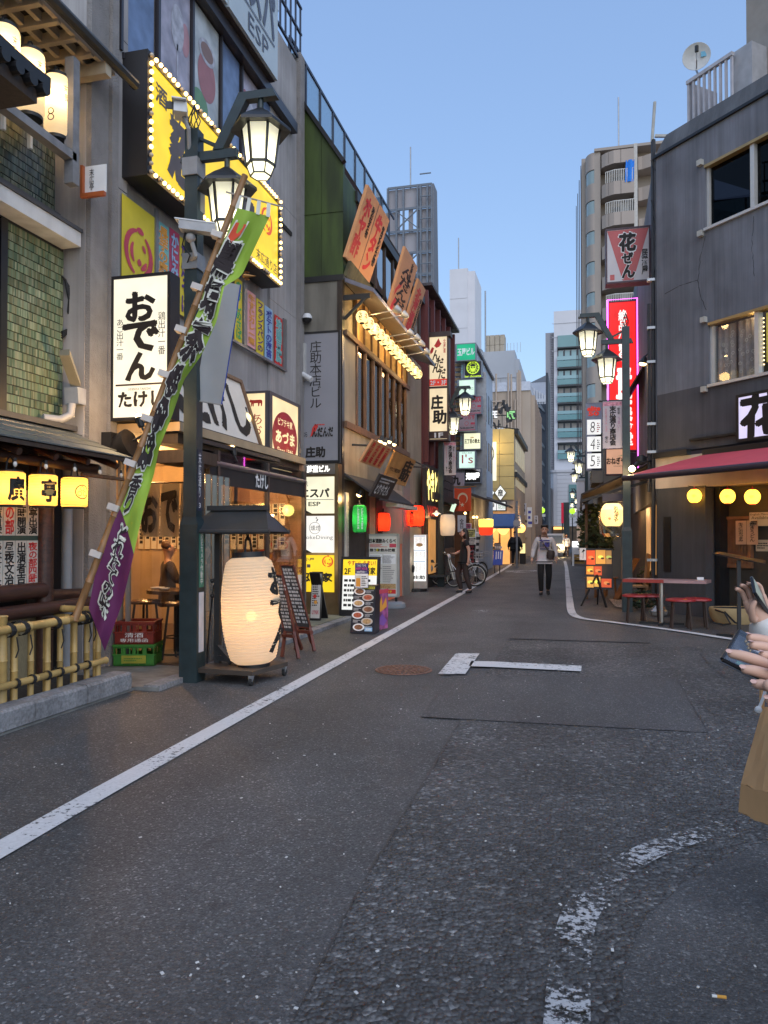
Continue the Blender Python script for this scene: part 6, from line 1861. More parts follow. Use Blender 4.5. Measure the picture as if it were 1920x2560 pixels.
# red building
RED=mat('oxblood_board',(.11,.022,.022),.6,.2,3,.05,stretch=(1,6,.3))
rb=thing('red_building','dark red timber clad building beyond the green one','building',(XS,25,0))
MB().box(-9,-4.22,21.25,26.4,0,8.7).build('wall',RED,rb)
for k in range(6):
 MB().box(-4.22,-4.08,21.3+.98*k,21.42+.98*k,3.6,8.55).build('vertical_rib',RED,rb)
for k in range(2):
 y=21.9+1.95*k
 MB().prism([(-4.2,y,8.3),(-4.2,y+.8,8.3),(-4.2,y+.8,7.4),(-4.2,y,6.9)],(.012,0,0)).build('window_pane',mat('pane_dark',(.02,.02,.026),.2),rb)
for k in range(17):
 MB().box(-4.25,-3.95,21.25+.31*k,21.25+.31*k+.29,8.66,8.74).build('roof_tile',mat('roof_tile_dark',(.05,.04,.045),.5,.2),rb)
MB().box(-6,-4.3,23,26.2,8.75,9.3).build('roof_unit',mat('roof_unit_grey',(.4,.42,.44),.6,.15),rb)
MB().box(-4.2,-3.9,21.3,26.4,2.55,2.75).build('wood_eave',DARKWOOD,rb)
for k in range(12):
 for r in range(3):
  MB().box(-4.2,-4.1,21.3+.4*k,21.66+.4*k,2.78+.26*r,3.02+.26*r).build('brick',mat('dark_brick',(.06,.04,.034),.8,.3,8,objvar=.3),rb)
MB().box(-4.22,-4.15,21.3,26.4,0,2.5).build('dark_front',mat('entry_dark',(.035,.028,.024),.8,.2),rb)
MB().box(-4.14,-4.1,21.6,22.6,.4,2.3).build('lit_doorway',glow('doorway_amber',(.9,.42,.12),.5),rb)
MB().box(-4.14,-4.05,23.2,26.0,.05,1.1).build('wood_counter',WOOD,rb)
GTX=glow('letters_yellow',(1,.8,.25),1.8)
q0,q1=P(1066,1250,x=-3.98),P(1102,1250,x=-3.98)
f=Face((-3.98,q0.y,P(1066,1252,x=-3.98).z),(0,q1.y-q0.y,0),(0,0,P(1066,1165,x=-3.98).z-P(1066,1252,x=-3.98).z))
t=thing('yakitori_sign','glowing yellow やきとり letters on dark timber with red YAKITORI below','sign',f.pt(.5,0))
f.rect(t,(-.03,-.5,1.03,1.05),mat('sign_back_dark',(.03,.022,.02),.7),-.1,'board',.09)
f.text(t,'やきとり',(.04,.05,.96,.95),GTX,.05,False,.004)
f.text(t,'YAKITORI',(.04,-.42,.96,-.12),mat('yakitori_red',(.5,.05,.03),.5,emis=(.6,.05,.03),estr=.3),.03,False,.004)
f=sgn(1104,1115,1193,1250,y=26.2)
t=thing('yakitori_sign','narrow upright glowing yellow やきとり letters beside the lamp post','sign',f.pt(.5,0))
f.rect(t,(-.1,0,1.1,1),mat('sign_back_dark',(.03,.022,.02),.7),-.1,'board',.09)
f.text(t,'やきとり',(.05,.03,.95,.97),GTX,.06,True,.004)
q=P(1091,1285,x=-3.8)
t=thing('cone_lamp','small white cone lamp glowing under the dark eave','lamp',q)
MB().lathe([(.02,.1),(.04,.06),(.14,0)],q,14).build('shade',glow('shade_lit',(1,.85,.6),.9),t,True)
MB().sph(q,.05,8,6).build('bulb',WARMBULB,t,True)
lamp('cone_light',q+V((0,0,-.1)),8,warm,.06,t)
WLP=paper('white_paper',(.8,.76,.7),.55,.05)
q=P(1119,1313,x=-3.6)
t,rf,c=lantern('white_lantern','tall faintly lit white cylinder lantern behind the lamp post',q,.22,.62,WLP,14,light=1.2,bulge=.12,hang=.1,n=24)  # holds a weak lamp; its paper also has faint emission
L2p=P(1103,1400,d=22.5)
street_lamp('street lamp beside the んだんだ floor sign with two lanterns',(L2p.x,L2p.y,0),rad(0),8)
def association_banner(label,f):
 t=thing('street_banner',label,'banner',f.pt(.5,0),'street association banners on lamp posts')
 f.rect(t,(0,0,1,1),mat('banner_lilac',(.42,.38,.42),.7,.1,4),0,'cloth',.012)
 f.rect(t,(.02,.9,.98,.985),mat('banner_pink',(.5,.22,.28),.7,.4,30),.013,'pattern_band')
 f.text(t,'末広通り商店会',(.36,.06,.68,.9),INK,.06,True,.015)
 f.text(t,'安全',(.74,.72,.9,.86),INK,.02,True,.015);f.text(t,'安心',(.12,.12,.28,.26),INK,.02,True,.015)
 f.text(t,'うまい！',(.76,.35,.9,.66),mat('print_mauve',(.3,.08,.2),.6),.0,True,.015);f.text(t,'万引きストップ',(.12,.36,.24,.84),CRIM,.0,True,.015)
 MB().tube([f.pt(-.2,1.01),f.pt(1.3,1.01)],.018,6).build('bracket_rod',LAMPBLK,t)
 return t
f=sgn(1111,1140,1105,1188,y=L2p.y-.05)
association_banner('lilac street banner on the second left lamp post beneath the 1F sign',f)
# stacked shop signs further on
yq=30.0
GB2=mat('sign_case_grey',(.2,.22,.26),.5,.1)
stack=[(1140,1190,858,902,(0.0,.42,.2),.8,'玉屋ビル',WHITEPR,'green lit sign 玉屋ビル at the top of the sign stack',(.08,.3,.92,.72),.06),(1146,1188,948,990,(.72,.95,.78),.8,'ille',GREYT,'pale green lit sign behind the second left lamp',(.1,.35,.9,.6),-.02),(1143,1190,1035,1078,None,0,'アンカラ',CRIM,'pink grey restaurant sign reading アンカラ',(.18,.68,.92,.88),.04),(1146,1189,1127,1172,(.72,.98,.86),.85,"I's",CRIM,"pale mint lit sign reading I's",(.2,.3,.85,.8),.0),(1160,1205,902,945,'dark',0,'bar chouette',None,'black sign with a yellow green owl ring and bar chouette',(.05,.05,.95,.17),.03),(1164,1205,990,1036,None,0,'KARA',CRIM,'pink grey restaurant sign reading KARA',(.3,.66,.96,.88),.05),(1158,1203,1081,1124,(.97,.98,.68),.85,'三丁目の勇太',BROWNINK,'cream lit sign with brown brush 三丁目 lettering',(.08,.36,.92,.62),.06),(1160,1203,1171,1208,'dark',0,'元町屋',None,'black sign with glowing white 元町屋 lettering',(.12,.25,.9,.68),.1),]
LIMEG=glow('owl_lime',(.6,.85,.05),1.0)
for(a,b,pt,pb,col,s,st,tm,lab,rc,bold)in stack:
 f=sgn(a,b,pt,pb,y=yq+(0.0 if a<1150 else .25))
 if col=='dark':fm=mat('sign_black_face',(.012,.012,.013),.3)
 elif col is None:fm=mat('sign_pink_grey',(.38,.3,.33),.5,.06)
 else:fm=glow('face_'+st,col,s)
 t=signbox('projecting_sign',lab,'sign',f,.3,GB2,fm,.035)
 if st=='bar chouette':
  f.text(t,st,rc,LIMEG,bold);f.disc(t,(.5,.6),f.W*.36,LIMEG,.004,'owl_ring',inner=.86,n=32);f.disc(t,(.5,.6),f.W*.24,LIMEG,.004,'owl_ring',inner=.9)
  for k in range(12):f.disc(t,(.5+.3*math.cos(k*.5236),.6+.31*math.sin(k*.5236)),.025,LIMEG,.005,'ring_mark',n=6)
  f.poly(t,[(.34,.74),(.42,.66),(.5,.68),(.58,.66),(.66,.74),(.66,.52),(.6,.42),(.5,.38),(.4,.42),(.34,.52)],LIMEG,.005,'owl_shape');f.poly(t,[(.48,.6),(.52,.6),(.5,.52)],INK,.007,'owl_beak')
  for u in(.43,.57):f.disc(t,(u,.61),.03,INK,.007,'owl_eye',n=10)
 elif st=='元町屋':f.text(t,st,rc,glow('letters_white',(1,1,.95),1.6),bold);f.poly(t,[(.4,.97),(.97,.97),(.97,.75)],WHITEPR,.004,'white_corner')
 else:f.text(t,st,rc,WHITEPR if tm is WHITEPR else tm,bold)
 if col is None:
  for v0 in(.04,.9):f.rect(t,(.1,v0,.95,v0+.05),CRIM,.004,'red_rule')
  f.rect(t,(.1,.3,.95,.31),CRIM,.004,'red_rule');f.text(t,'Tel 03-5354-7947',(.15,.14,.9,.24),INK,.03);f.disc(t,(.5,.45),.08,CRIM,.004,'shop_mark',inner=.8);f.rect(t,(.72,.38,.94,.5),CRIM,.004,'shop_mark')
 if st=="I's":f.text(t,'GIRLS BAR',(.2,.84,.8,.92),GREYT,-.01)
 if st=='三丁目の勇太':f.text(t,'酒場',(.4,.66,.58,.74),ORI,.03)
 fl_=Face(f.o+V((-.13*(1 if a>1150 else .5),.02,0)),(.12*(1 if a>1150 else .5),0,0),f.v);fl_.rect(t,(0,0,1,1),GB2,-.2,'floor_tab',.2)
 if a>1150:fl_.text(t,{1160:'3F',1164:'2F',1158:'1F'}[a],(.2,.25,.8,.8),TEAL,0,True,.005)
 if s:lamp('sign_light',f.pt(.5,.5,.3),1.5,col,.2,t)
t=thing('set_back_house','dim set back house front between the red and pale blue buildings','building',(-4.9,28.5,0))
MB().box(-10,-4.85,26.45,30.6,0,7.6).build('wall',mat('set_back_brown',(.09,.06,.05),.7,.3,2),t)
for k in range(14):MB().beam((-4.8,26.6+.28*k,4.2+.18*k),(-4.5,26.6+.28*k,4.2+.18*k),.22,.04).build('stair_tread',mat('stair_rust',(.35,.17,.06),.6,.2),t)
MB().box(-4.84,-4.78,26.8,30.2,.2,2.6).build('lit_front',glow('front_amber3',(1,.5,.2),.6),t)
PB=mat('pale_blue_wall',(.38,.44,.53),.7,.08,2,dirt=.15)
pbb=thing('pale_blue_building','pale blue grey building behind the stack of shop signs','building',(-3.95,34,0))
MB().box(-10,-3.95,30.62,37.4,0,P(1206,905,x=-3.95).z).build('wall',PB,pbb)
zt=P(1206,905,x=-3.95).z
MB().box(-4.1,-3.85,30.62,37.4,zt,zt+.12).build('roof_edge',mat('edge_dark',(.1,.1,.12),.6),pbb)
for k in range(6):
 for z0 in(zt-2.4,zt-4.6):
  y=31.0+1.1*k
  MB().box(-3.96,-3.93,y,y+.5,z0,z0+1.3).build('window',mat('pane_bluegrey',(.1,.13,.18),.2),pbb)
MB().box(-3.95,-3.5,30.7,30.8,3,zt-1).build('sign_post',GREYMETAL,pbb)
for k in range(22):
 MB().box(-4.75,-4.4,30.5,30.54,4.6+.2*k,4.72+.2*k).build('slat',mat('slat_tan',(.3,.2,.1),.7,.2),pbb)
f=sgn(1188,1214,1020,1165,y=34)
t=thing('dark_sign_board','dark navy upright board with white letters behind the アンカラ signs','sign',f.pt(.5,0))
f.rect(t,(0,0,1,1),mat('board_navy',(.03,.035,.06),.5),-.1,'board',.1);f.text(t,'SISHA',(.05,.75,.6,.85),LBLUE,0);f.text(t,'朋',(.05,.5,.42,.66),WHITEPR,.03);f.text(t,'和風しゃぶ料理',(.62,.2,.85,.9),mat('print_blue',(.2,.3,.5),.6),0,True)
f=sgn(1123,1160,1182,1215,y=29.0)
t=thing('lilac_sign','lilac sign with a black brush 九 under the street banner','sign',f.pt(.5,0))
f.rect(t,(0,0,1,1),mat('board_lilac',(.36,.31,.36),.6),-.1,'board',.1);f.text(t,'九',(.2,.08,.75,.8),INK,.08)
f=sgn(1180,1216,1213,1247,y=31)
t=thing('dark_poster_sign','dark brown photo sign with white writing next to the red flag','sign',f.pt(.5,0))
f.rect(t,(0,0,1,1),mat('poster_sepia',(.1,.05,.035),.6,.6,6),-.06,'board',.06);f.text(t,'とりぎん',(.1,.68,.95,.92),WHITEPR,.0);f.text(t,'03 3350-8802',(.05,.08,.95,.2),PP_,-.01);f.poly(t,[(.1,.3),(.4,.5),(.9,.45),(.9,.3)],ORI,.002,'printed_food')
fl0,fl1=P(1136,1278,y=26.0),P(1178,1276,y=26.0)
zt=P(1157,1219,y=26.0).z
f=Face((fl0.x,26.0,fl0.z),(fl1.x-fl0.x,0,0),(0,0,zt-fl0.z))
t=thing('red_flag','red hanging flag with a white crescent and star','flag',f.pt(.5,1))
FR_=mat('flag_red',(.68,.075,.02),.8,.08,3)
wav=lambda u,v:.03*math.sin(8*u+2*v)*(1-v)
MB().grid(14,14,lambda u,v:f.pt(u,v+.05*(4*(u-.5)**2-1)*v,wav(u,v))).build('cloth',FR_,t,True)
mb=MB();n=40
o_=[(.5+.27*math.cos(rad(-58+296*k/n+0)-math.pi/2+rad(90)+rad(0)),.55+.2*math.sin(rad(-58+296*k/n)))for k in range(n+1)]
o_,i_=[],[]
for k in range(n+1):
 A=rad(-62+304*k/n)
 o_.append((.5+.3*math.cos(A),.55+.235*math.sin(A)))
 B=rad(-50+280*k/n)
 i_.append((.5+.235*math.cos(B),.515+.185*math.sin(B)))
mb.v=[tuple(f.pt(a,b,wav(a,b)+.006))for a,b in o_+i_]
mb.f=[(k,k+1,n+2+k,n+1+k)for k in range(n)]
WF=mat('flag_cream',(.75,.6,.4),.8)
mb.build('crescent',WF,t)
st_=[(.47+(.14 if k%2==0 else .055)*math.sin(k*math.pi/5),.27+(.1 if k%2==0 else .04)*math.cos(k*math.pi/5))for k in range(10)]
mb=MB();mb.v=[tuple(f.pt(.47,.27,wav(.47,.27)+.008))]+[tuple(f.pt(a,b,wav(a,b)+.008))for a,b in st_];mb.f=[(0,1+k,1+(k+1)%10)for k in range(10)]
mb.build('star',WF,t)
MB().tube([f.pt(-.5,1.04),f.pt(1.3,1.04)],.015,6).build('flag_rod',GOLD,t)
for(a,b,pt,pb,y,st,mt,lab)in((1144,1165,1288,1330,24.5,'全日',mat('cloth_white',(.5,.5,.56),.8),'small white cloth strip with 全日 under the red flag'),(1124,1134,1257,1277,25,'',glow('tilt_green',(.8,1,.75),.9),'small glowing pale green plate tilted left of the red flag')):
 f=sgn(a,b,pt,pb,y=y);t=thing('hanging_sign',lab,'sign',f.pt(.5,0))
 if not st:f=Face(f.o,f.u+V((0,0,-.05)),f.v+V((.1,0,0)))
 f.rect(t,(0,0,1,1),mt,-.02,'panel',.02)
 if st:f.text(t,st,(.25,.2,.75,.8),INK,.02,True)
 # seafood pub with blue awning
yc=42.0
cf=thing('seafood_pub','tall pub with a lit yellow wall, diamond signs and blue awning','building',(-3.2,yc,0))
xa,xb=P(1212,1200,y=yc).x,P(1286,1200,y=yc).x
zT=P(1250,1072,y=yc).z
YW=mat('yellow_wall_panel',(.62,.45,.17),.6,.06,2)
MB().box(-10,xb,yc+.02,yc+9,0,zT).build('wall',mat('pub_wall',(.3,.24,.18),.7,.15),cf)
rows_=[1072,1108,1136,1165,1192,1222,1250]
for k in range(6):
 z1,z0=P(1250,rows_[k],y=yc).z,P(1250,rows_[k+1],y=yc).z
 for j in range(2):
  MB().box(xa+(xb-xa)*j/2+.012,xa+(xb-xa)*(j+1)/2-.012,yc-.02,yc+.03,z0+.012,z1-.012).build('wall_panel',YW,cf)
f=sgn(1216,1241,1105,1202,y=yc-.06)
t=thing('tall_lit_panel','tall lit white panel with black round brush marks on the yellow wall','sign',f.pt(.5,0))
f.rect(t,(0,0,1,1),glow('panel_ivory',(1,.97,.72),1.0),-.03,'lit_panel',.03);f.disc(t,(.02,.7),.42,INK,.004,'brush_arc',ry=.62,inner=.88);f.text(t,'P',(.1,.05,.6,.25),INK,.05)
lamp('panel_light',f.pt(.8,.9,.8),30,(1,.75,.3),.2,t)
MB().tube([(xa,yc-.5,zT+.2),(xb+.3,yc-.5,zT-.15)],.03,6).build('lamp_bar',BLACK,cf)
f=sgn(1213,1243,1028,1045,y=yc-.1)
t=thing('cafe_letters','white upright letters reading CAFE on the roof edge','sign',f.pt(.5,0))
f.text(t,'CAFE',(-.25,.0,1,1),glow('cafe_white',(1,1,1),.9),.05);f.rect(t,(-.25,-.1,1,.0),BLACK,-.03,'letter_rail',.03)
cl=MB();rnd=random.Random(5)
q0=P(1235,1010,y=yc+.2)
for k in range(26):
 c=q0+V((rnd.uniform(-.5,1.0),rnd.uniform(-.2,.2),rnd.uniform(-1.1,.4)-.3));c.x+=(q0.z-c.z)*.25
 cl.obox(c,(rnd.uniform(.03,.1),0,rnd.uniform(-.05,.05)),(0,.04,0),(rnd.uniform(-.06,.06),0,rnd.uniform(.06,.22)))
o=cl.build('torn_sheeting',mat('torn_black',(.03,.03,.034),.6,.5),None);tag(o,'ragged black sheeting and lamps above the yellow wall','tarpaulin',kind='stuff')
f=sgn(1266,1289,1026,1049,y=yc+1.5)
t=thing('green_box_sign','small rounded green lit sign sticking out over the street','sign',f.pt(.5,0))
f.rect(t,(0,0,1,1),mat('green_edge',(.03,.08,.03),.5),-.12,'casing',.12);f.rect(t,(.07,.07,.93,.93),glow('green_face',(.35,.8,.3),.75),.003,'lit_face');f.lines(t,(.2,.2,.85,.85),4,mat('green_ink',(.08,.4,.12)),.006)
MB().box(f.o.x-1.2,f.o.x,yc+1.5,yc+1.55,f.pt(0,.5).z-.03,f.pt(0,.5).z+.03).build('bracket',BLACK,t)
for(cu,st,lab)in((1222,'水','white diamond sign reading 水 cut by the dark poster'),(1251,'産','white diamond sign reading 産 on the yellow wall')):
 c=P(cu,1232,y=yc-.1);hw=(P(1267,1232,y=yc).x-P(1236,1232,y=yc).x)/2;hh=hw*1.32
 t=thing('diamond_sign',lab,'sign',c-V((0,0,hh)))
 pts=lambda s,y:[(c.x-hw*s,y,c.z),(c.x,y,c.z-hh*s),(c.x+hw*s,y,c.z),(c.x,y,c.z+hh*s)]
 MB().prism(pts(1,yc-.03),(0,-.06,0)).build('casing',BLACK,t);MB().add(pts(.9,yc-.094),[(0,1,2,3)]).build('lit_face',glow('diamond_white',(1,1,.92),.85),t)
 Face((c.x-hw*.45,yc-.1,c.z-hh*.45),(hw*.9,0,0),(0,0,hh*.9)).text(t,st,(0,0,1,1),INK,.02)
f=sgn(1199,1266,1253,1278,y=yc-.5)
t=signbox('pub_sign','white lit sign reading 居酒屋 above the blue awning','sign',f,.3,BLACK,glow('pub_white',(1,1,.97),.75),.05)
f.text(t,'居酒屋',(.0,.18,.56,.82),INK,.02);f.rect(t,(.62,0,.64,1),BLACK,.004,'divider',.01);f.text(t,'浜焼と刺身',(.68,.2,.96,.75),GRNI,0)
BLU=mat('awning_blue',(.035,.085,.22),.7,.08)
a0,a1=P(1205,1285,y=yc-.6),P(1288,1284,y=yc-.6)
b0_,b1_=P(1222,1315,y=yc-2.0),P(1283,1317,y=yc-2.0)
aw2=thing('blue_awning','plain blue awning over the warmly lit corner pub','awning',b0_)
MB().prism([b0_+V((0,0,.0)),b1_,a1,a0],(0,0,-.05)).build('front_cloth',BLU,aw2)
MB().prism([b1_,b1_+V((.1,4.5,0)),a1+V((0,4.5,0)),a1],(0,0,-.05)).build('side_cloth',BLU,aw2)
MB().box(b0_.x,b1_.x,yc-1.98,yc-1.94,b0_.z-.14,b0_.z).build('valance',BLU,aw2)
for k in range(5):
 y=yc+.6+1.6*k
 for(pa,pb)in((1110,1165),(1185,1225)):
  z1,z0=P(1290,pa,x=xb).z+.2,P(1290,pb,x=xb).z+.2
  MB().box(xb-.02,xb+.03,y,y+1.3,z0,z1).build('window',glow('pub_window',(.7,.6,.4),.35),cf)
MB().box(xb,xb+.15,yc,yc+9,P(1250,1180,y=yc).z-.3,P(1250,1180,y=yc).z).box(xb,xb+.2,yc,yc+9,zT-.3,zT).build('dark_band',BLACK,cf)
MB().box(xa+.3,xb-.05,yc-.02,yc+.015,0,2.6).build('lit_opening',glow('opening_amber',(1,.5,.15),.95),cf)
for x in(xa+.2,(xa+xb)/2,xb-.2):MB().box(x-.05,x+.05,yc-.06,yc-.021,0,2.7).build('door_post',WOOD,cf)
lamp('pub_light',((xa+xb)/2,yc-.8,2.2),60,warm,.2,cf)
lamp('pub_light',(xb+.5,yc+3,2.4),60,warm,.2,cf)
LN=glow('lantern_orange',(1,.55,.14),1.8)
for k,(px,py,r,y)in enumerate(((1222,1320,.22,35.5),(1258,1321,.3,36.3),(1265,1320,.2,37.5),(1277,1320,.24,38),(1287,1320,.24,39),(1296,1320,.24,40),(1304,1320,.24,41),(1230,1321,.2,36))):
 y+=4.4;r*=.95
 q=P(px,py+1,y=y)
 t=thing('pub_lantern','glowing orange lantern '+('left end of the row under the blue awning','large in the middle under the blue awning','just right of the large middle one','fourth along the awning edge','fifth along the awning edge','sixth along the side awning','far right end of the row','small, behind the left awning end')[k],'paper lantern',q,'orange lanterns below the blue awning')
 MB().sph(q,r,12,8,(1,1,1.15)).build('paper_body',LN,t,True);MB().cyl(q+V((0,0,r*1.1)),q+V((0,0,r*1.3)),r*.4,n=8).build('cap',BLACK,t)
q=P(1215,1318,y=30)
t=thing('two_tone_lantern','yellow over red glowing drum lantern under the brown shop eave','paper lantern',q)
MB().lathe([(.26,0),(.29,.05),(.29,.3),(.24,.32)],q,16).build('yellow_half',glow('lantern_yellow',(1,.75,.12),1.5),t,True);MB().lathe([(.2,-.32),(.27,-.25),(.29,0)],q,16).build('red_half',glow('lantern_red',(1,.06,.02),1.1),t,True)
br=thing('brown_eave','sloping brown shop eave with small hanging bulbs beyond the red flag','eave',(-3.6,31,2.6))
MB().prism([(-4.1,27.5,3.1),(-3.0,27.8,2.75),(-2.75,34.5,2.75),(-4.0,36,3.3)],(0,0,.08)).build('eave_board',mat('eave_brown',(.05,.036,.03),.7,.2),br)
for k,(px,py)in enumerate(((1163,1283),(1184,1293),(1192,1293),(1210,1300),(1215,1305),(1230,1310),(1180,1310),(1163,1308))):
 q=P(px,py,y=28.5+k*.8);MB().sph(q,.05,8,6).build('bulb',glow('bulb_amber',(1,.6,.2),7),br)
lamp('eave_light',(-3.3,30,2.4),22,warm,.1,br);lamp('eave_light',(-3.2,33,2.4),22,warm,.1,br)
MB().box(-4.6,-4.0,29.4,37.9,0,3.0).build('shop_front',mat('front_brown',(.06,.035,.025),.7,.4,2),br)
for k,(px,py0,py1,w,y,mt,lab)in enumerate(((1184,1362,1408,24,25.5,mat('poster_red',(.35,.04,.05),.6,.6,8),'red and white poster board behind the long haired person'),(1176,1322,1344,26,25.2,mat('poster_graffiti',(.35,.3,.08),.6,.7,8),'yellow and black lettered board in a white frame'),(1180,1344,1362,22,25.1,mat('board_cream',(.5,.42,.36),.6),'small cream board with red capital letters'),(1192,1330,1405,7,25.0,mat('board_edge',(.45,.4,.38),.5),'narrow upright white panel edge'),(1243,1357,1412,16,31,mat('board_grey2',(.16,.16,.18),.5),'black framed grey a-board beyond the plants'),(1170,1308,1330,14,27,mat('poster_rose',(.4,.08,.14),.6,.4,9),'rose red poster with pale print above the crowd of boards'))):
 f=sgn(px-w/2,px+w/2,py0,py1,y=y);f=Face(f.o,f.u,f.v+V((0,.15,0)))
 t=thing('pavement_board',lab,'sign board',f.pt(.5,0));f.rect(t,(0,0,1,1),(BLACK,WHITEPR)[k%2],-.04,'frame',.04);f.rect(t,(.06,.04,.94,.96),mt,.003,'sheet');f.lines(t,(.12,.1,.9,.9),4,INK if k!=4 else CHK,.006)
 MB().beam(f.pt(.1,0,-.03),V((f.pt(.1,0).x,f.o.y-.02,0)),.03,.03).beam(f.pt(.9,0,-.03),V((f.pt(.9,0).x,f.o.y-.02,0)),.03,.03).build('leg',BLACK,t)
f=sgn(1232,1256,1376,1412,y=29.6);f=Face(f.o,f.u,f.v+V((0,.3,0)))
t=thing('blue_board','bright blue leaning board with white figures on the pavement','sign board',f.pt(.5,0));f.rect(t,(0,0,1,1),mat('board_blue',(.02,.06,.4),.4),-.04,'board',.04);f.lines(t,(.2,.1,.9,.9),3,WHITEPR,.004,vertical=True)
f=Face(P(1196,1408,z=0),(.18,.1,0),(-.7,.3,.95));t=thing('leaning_plank','white plank leaning against the pavement boards','plank',f.pt(.5,0));f.rect(t,(0,0,1,1),mat('plank_pale',(.45,.42,.4),.6),-.02,'plank',.03)
q=P(1226,1412,z=0);t=thing('traffic_cone','small red traffic cone beside the potted plants','traffic cone',q);MB().lathe([(.14,.04),(.02,.5)],q,12).build('cone',mat('cone_red',(.5,.06,.03),.5),t,True);MB().box(q.x-.18,q.x+.18,q.y-.18,q.y+.18,0,.04).build('base',mat('cone_red',(.5,.06,.03)),t)
LEAF=mat('leaf_green',(.045,.075,.03),.6,.4,9,objvar=.15)
LEAFD=mat('leaf_dark',(.025,.045,.022),.6,.4,9)
def bush(label,c,rx,ry,rz,n,mt,ls=.09,pot=None,cat='plant',name='potted_plant',seed=1):
 t=thing(name,label,cat,(c[0],c[1],0 if pot else c[2]-rz))
 r_=random.Random(seed);mb=MB()
 for k in range(n):
  u=V((r_.gauss(0,1),r_.gauss(0,1),r_.gauss(0,1))).normalized()*r_.uniform(.35,1.0)**.6
  p=V(c)+V((u.x*rx,u.y*ry,u.z*rz))
  a=V((r_.gauss(0,1),r_.gauss(0,1),r_.gauss(0,.6))).normalized();b=a.cross(V((r_.gauss(0,1),r_.gauss(0,1),r_.gauss(0,1)))).normalized()
  L_,w=ls*r_.uniform(.6,1.4),ls*r_.uniform(.2,.4)
  mb.add([p-a*L_,p-b*w,p+a*L_,p+b*w],[(0,1,2,3)])
 o=mb.build('foliage',mt,t);o['kind']='stuff'
 st_=MB()
 for k in range(5):
  p=V(c)+V((r_.uniform(-.6,.6)*rx,r_.uniform(-.6,.6)*ry,r_.uniform(-.2,.6)*rz))
  st_.tube([(c[0],c[1],(.3 if pot else c[2]-rz*.9)),(p+V((c[0],c[1],c[2]-rz)))/2,p],.012,5)
 st_.build('stems',DARKWOOD,t)
 if pot:MB().lathe([(pot*.7,0),(pot,.34),(pot*.92,.34),(pot*.9,.28),(.001,.28)],(c[0],c[1],0),14).build('pot',mat('pot_grey',(.16,.15,.15),.7),t,True)
 return t
q=P(1215,1415,z=0);bush('tall dark potted plant between the boards and the cone',(q.x,q.y+.3,.95),.42,.42,.75,420,LEAFD,.1,.26,seed=3)
q=P(1200,1418,z=0);bush('low dark potted plant by the leaning plank',(q.x,q.y+.3,.6),.3,.3,.4,220,LEAFD,.09,.22,seed=4)
# far buildings
def block(name,label,px0,px1,pt,y,depth,mt,pb=1344):
 a=P(px0,1200,y=y).x;b=P(px1,1200,y=y).x
 zt=P((px0+px1)/2,pt,y=y).z
 t=thing(name,label,'building',((a+b)/2,y,0))
 MB().box(a,b,y,y+depth,0,zt).build('wall',mt,t)
 return t,a,b,zt
WHITEW=mat('white_building',(.62,.62,.66),.7,.05,.3)
t,a,b,zt=block('white_tower','plain tall white tower far behind the green sign',1125,1170,672,150,12,WHITEW)
MB().cyl(((a+b)/2-.3,152,zt),((a+b)/2-.3,152,zt+7),.12,n=6).build('lightning_rod',GREYMETAL,t)
for k in range(10):MB().box(a,b,149.95,149.99,zt-6*(k+1),zt-6*(k+1)+.08).build('panel_joint',mat('joint_grey',(.45,.45,.48),.7),t)
MB().box(b,b+1.4,150.5,161,0,zt-.5).build('side_wall',WHITEW,t)
y=80.0
a,b=P(972,900,y=y).x,P(1082,900,y=y).x
z1=P(1030,470,y=y).z;z0=8.0
t=thing('hoarding_tower','steel lattice back of a rooftop hoarding tower against the sky','tower',((a+b)/2,y,0))
STL=mat('galvanised',(.13,.15,.18),.5,.15,metal=.4)
PNL=mat('hoarding_panel',(.33,.32,.35),.7,.08,.5)
W=b-a
MB().box(a,b,y+.5,y+3,0,z0+6).build('base_building',mat('far_grey',(.3,.31,.34),.7,.1),t)
n=13
for k in range(n+1):
 z=z0+(z1-z0)*k/n
 MB().box(a,b,y-.5,y-.35,z-.12,z+.12).build('girder',STL,t)
 MB().box(b-W*.25,b,y-1.0,y-.9,z+.9,z+1.0).build('ladder_rail',STL,t)
for u in(0,.2,.36,.68,.75,.9,1):
 MB().box(a+W*u-.1,a+W*u+.1,y-.55,y-.3,z0,z1).build('column',STL,t)
for k in range(n):
 za=z0+(z1-z0)*k/n+.2;zb=z0+(z1-z0)*(k+1)/n-.2
 for(u0,u1)in((0,.2),(.2,.68),(.68,1)):
  if u0==.2 and k in(3,5,7,9,11):
   for(c0,c1)in((.2,.26),(.46,.56),(.66,.68)):MB().box(a+W*c0,a+W*c1,y-.1,y,za-.2,zb+.2).build('hoarding_panel',PNL,t)
  else:MB().box(a+W*u0+.05,a+W*u1-.05,y-.1,y,za-.15,zb+.15).build('hoarding_panel',PNL,t)
 if k%2:MB().beam((a+W*.2,y-.5,za),(a+W*.68,y-.5,zb),.12,.12).beam((a+W*.2,y-.52,zb),(a+W*.68,y-.52,za),.1,.1).build('cross_brace',STL,t)
MB().cyl((a+W*.5,y,z1),(a+W*.5,y,z1+4.5),.08,n=6).build('lightning_rod',GREYMETAL,t)
MB().prism([(b+.02,y-.5,z0),(b+.02,y-.5,z1),(b+.02,y+1.5,z1),(b+.02,y+4,z0)],(.2,0,0)).build('side_panel',mat('hoarding_side',(.16,.17,.2),.7),t)
LGW=mat('pale_grey_building',(.56,.58,.62),.7,.05,.3)
t,a,b,zt=block('stepped_white_building','white stepped windowless building with a tan roof tank',1200,1288,878,95,20,LGW)
bb_=P(1299,1200,y=95).x
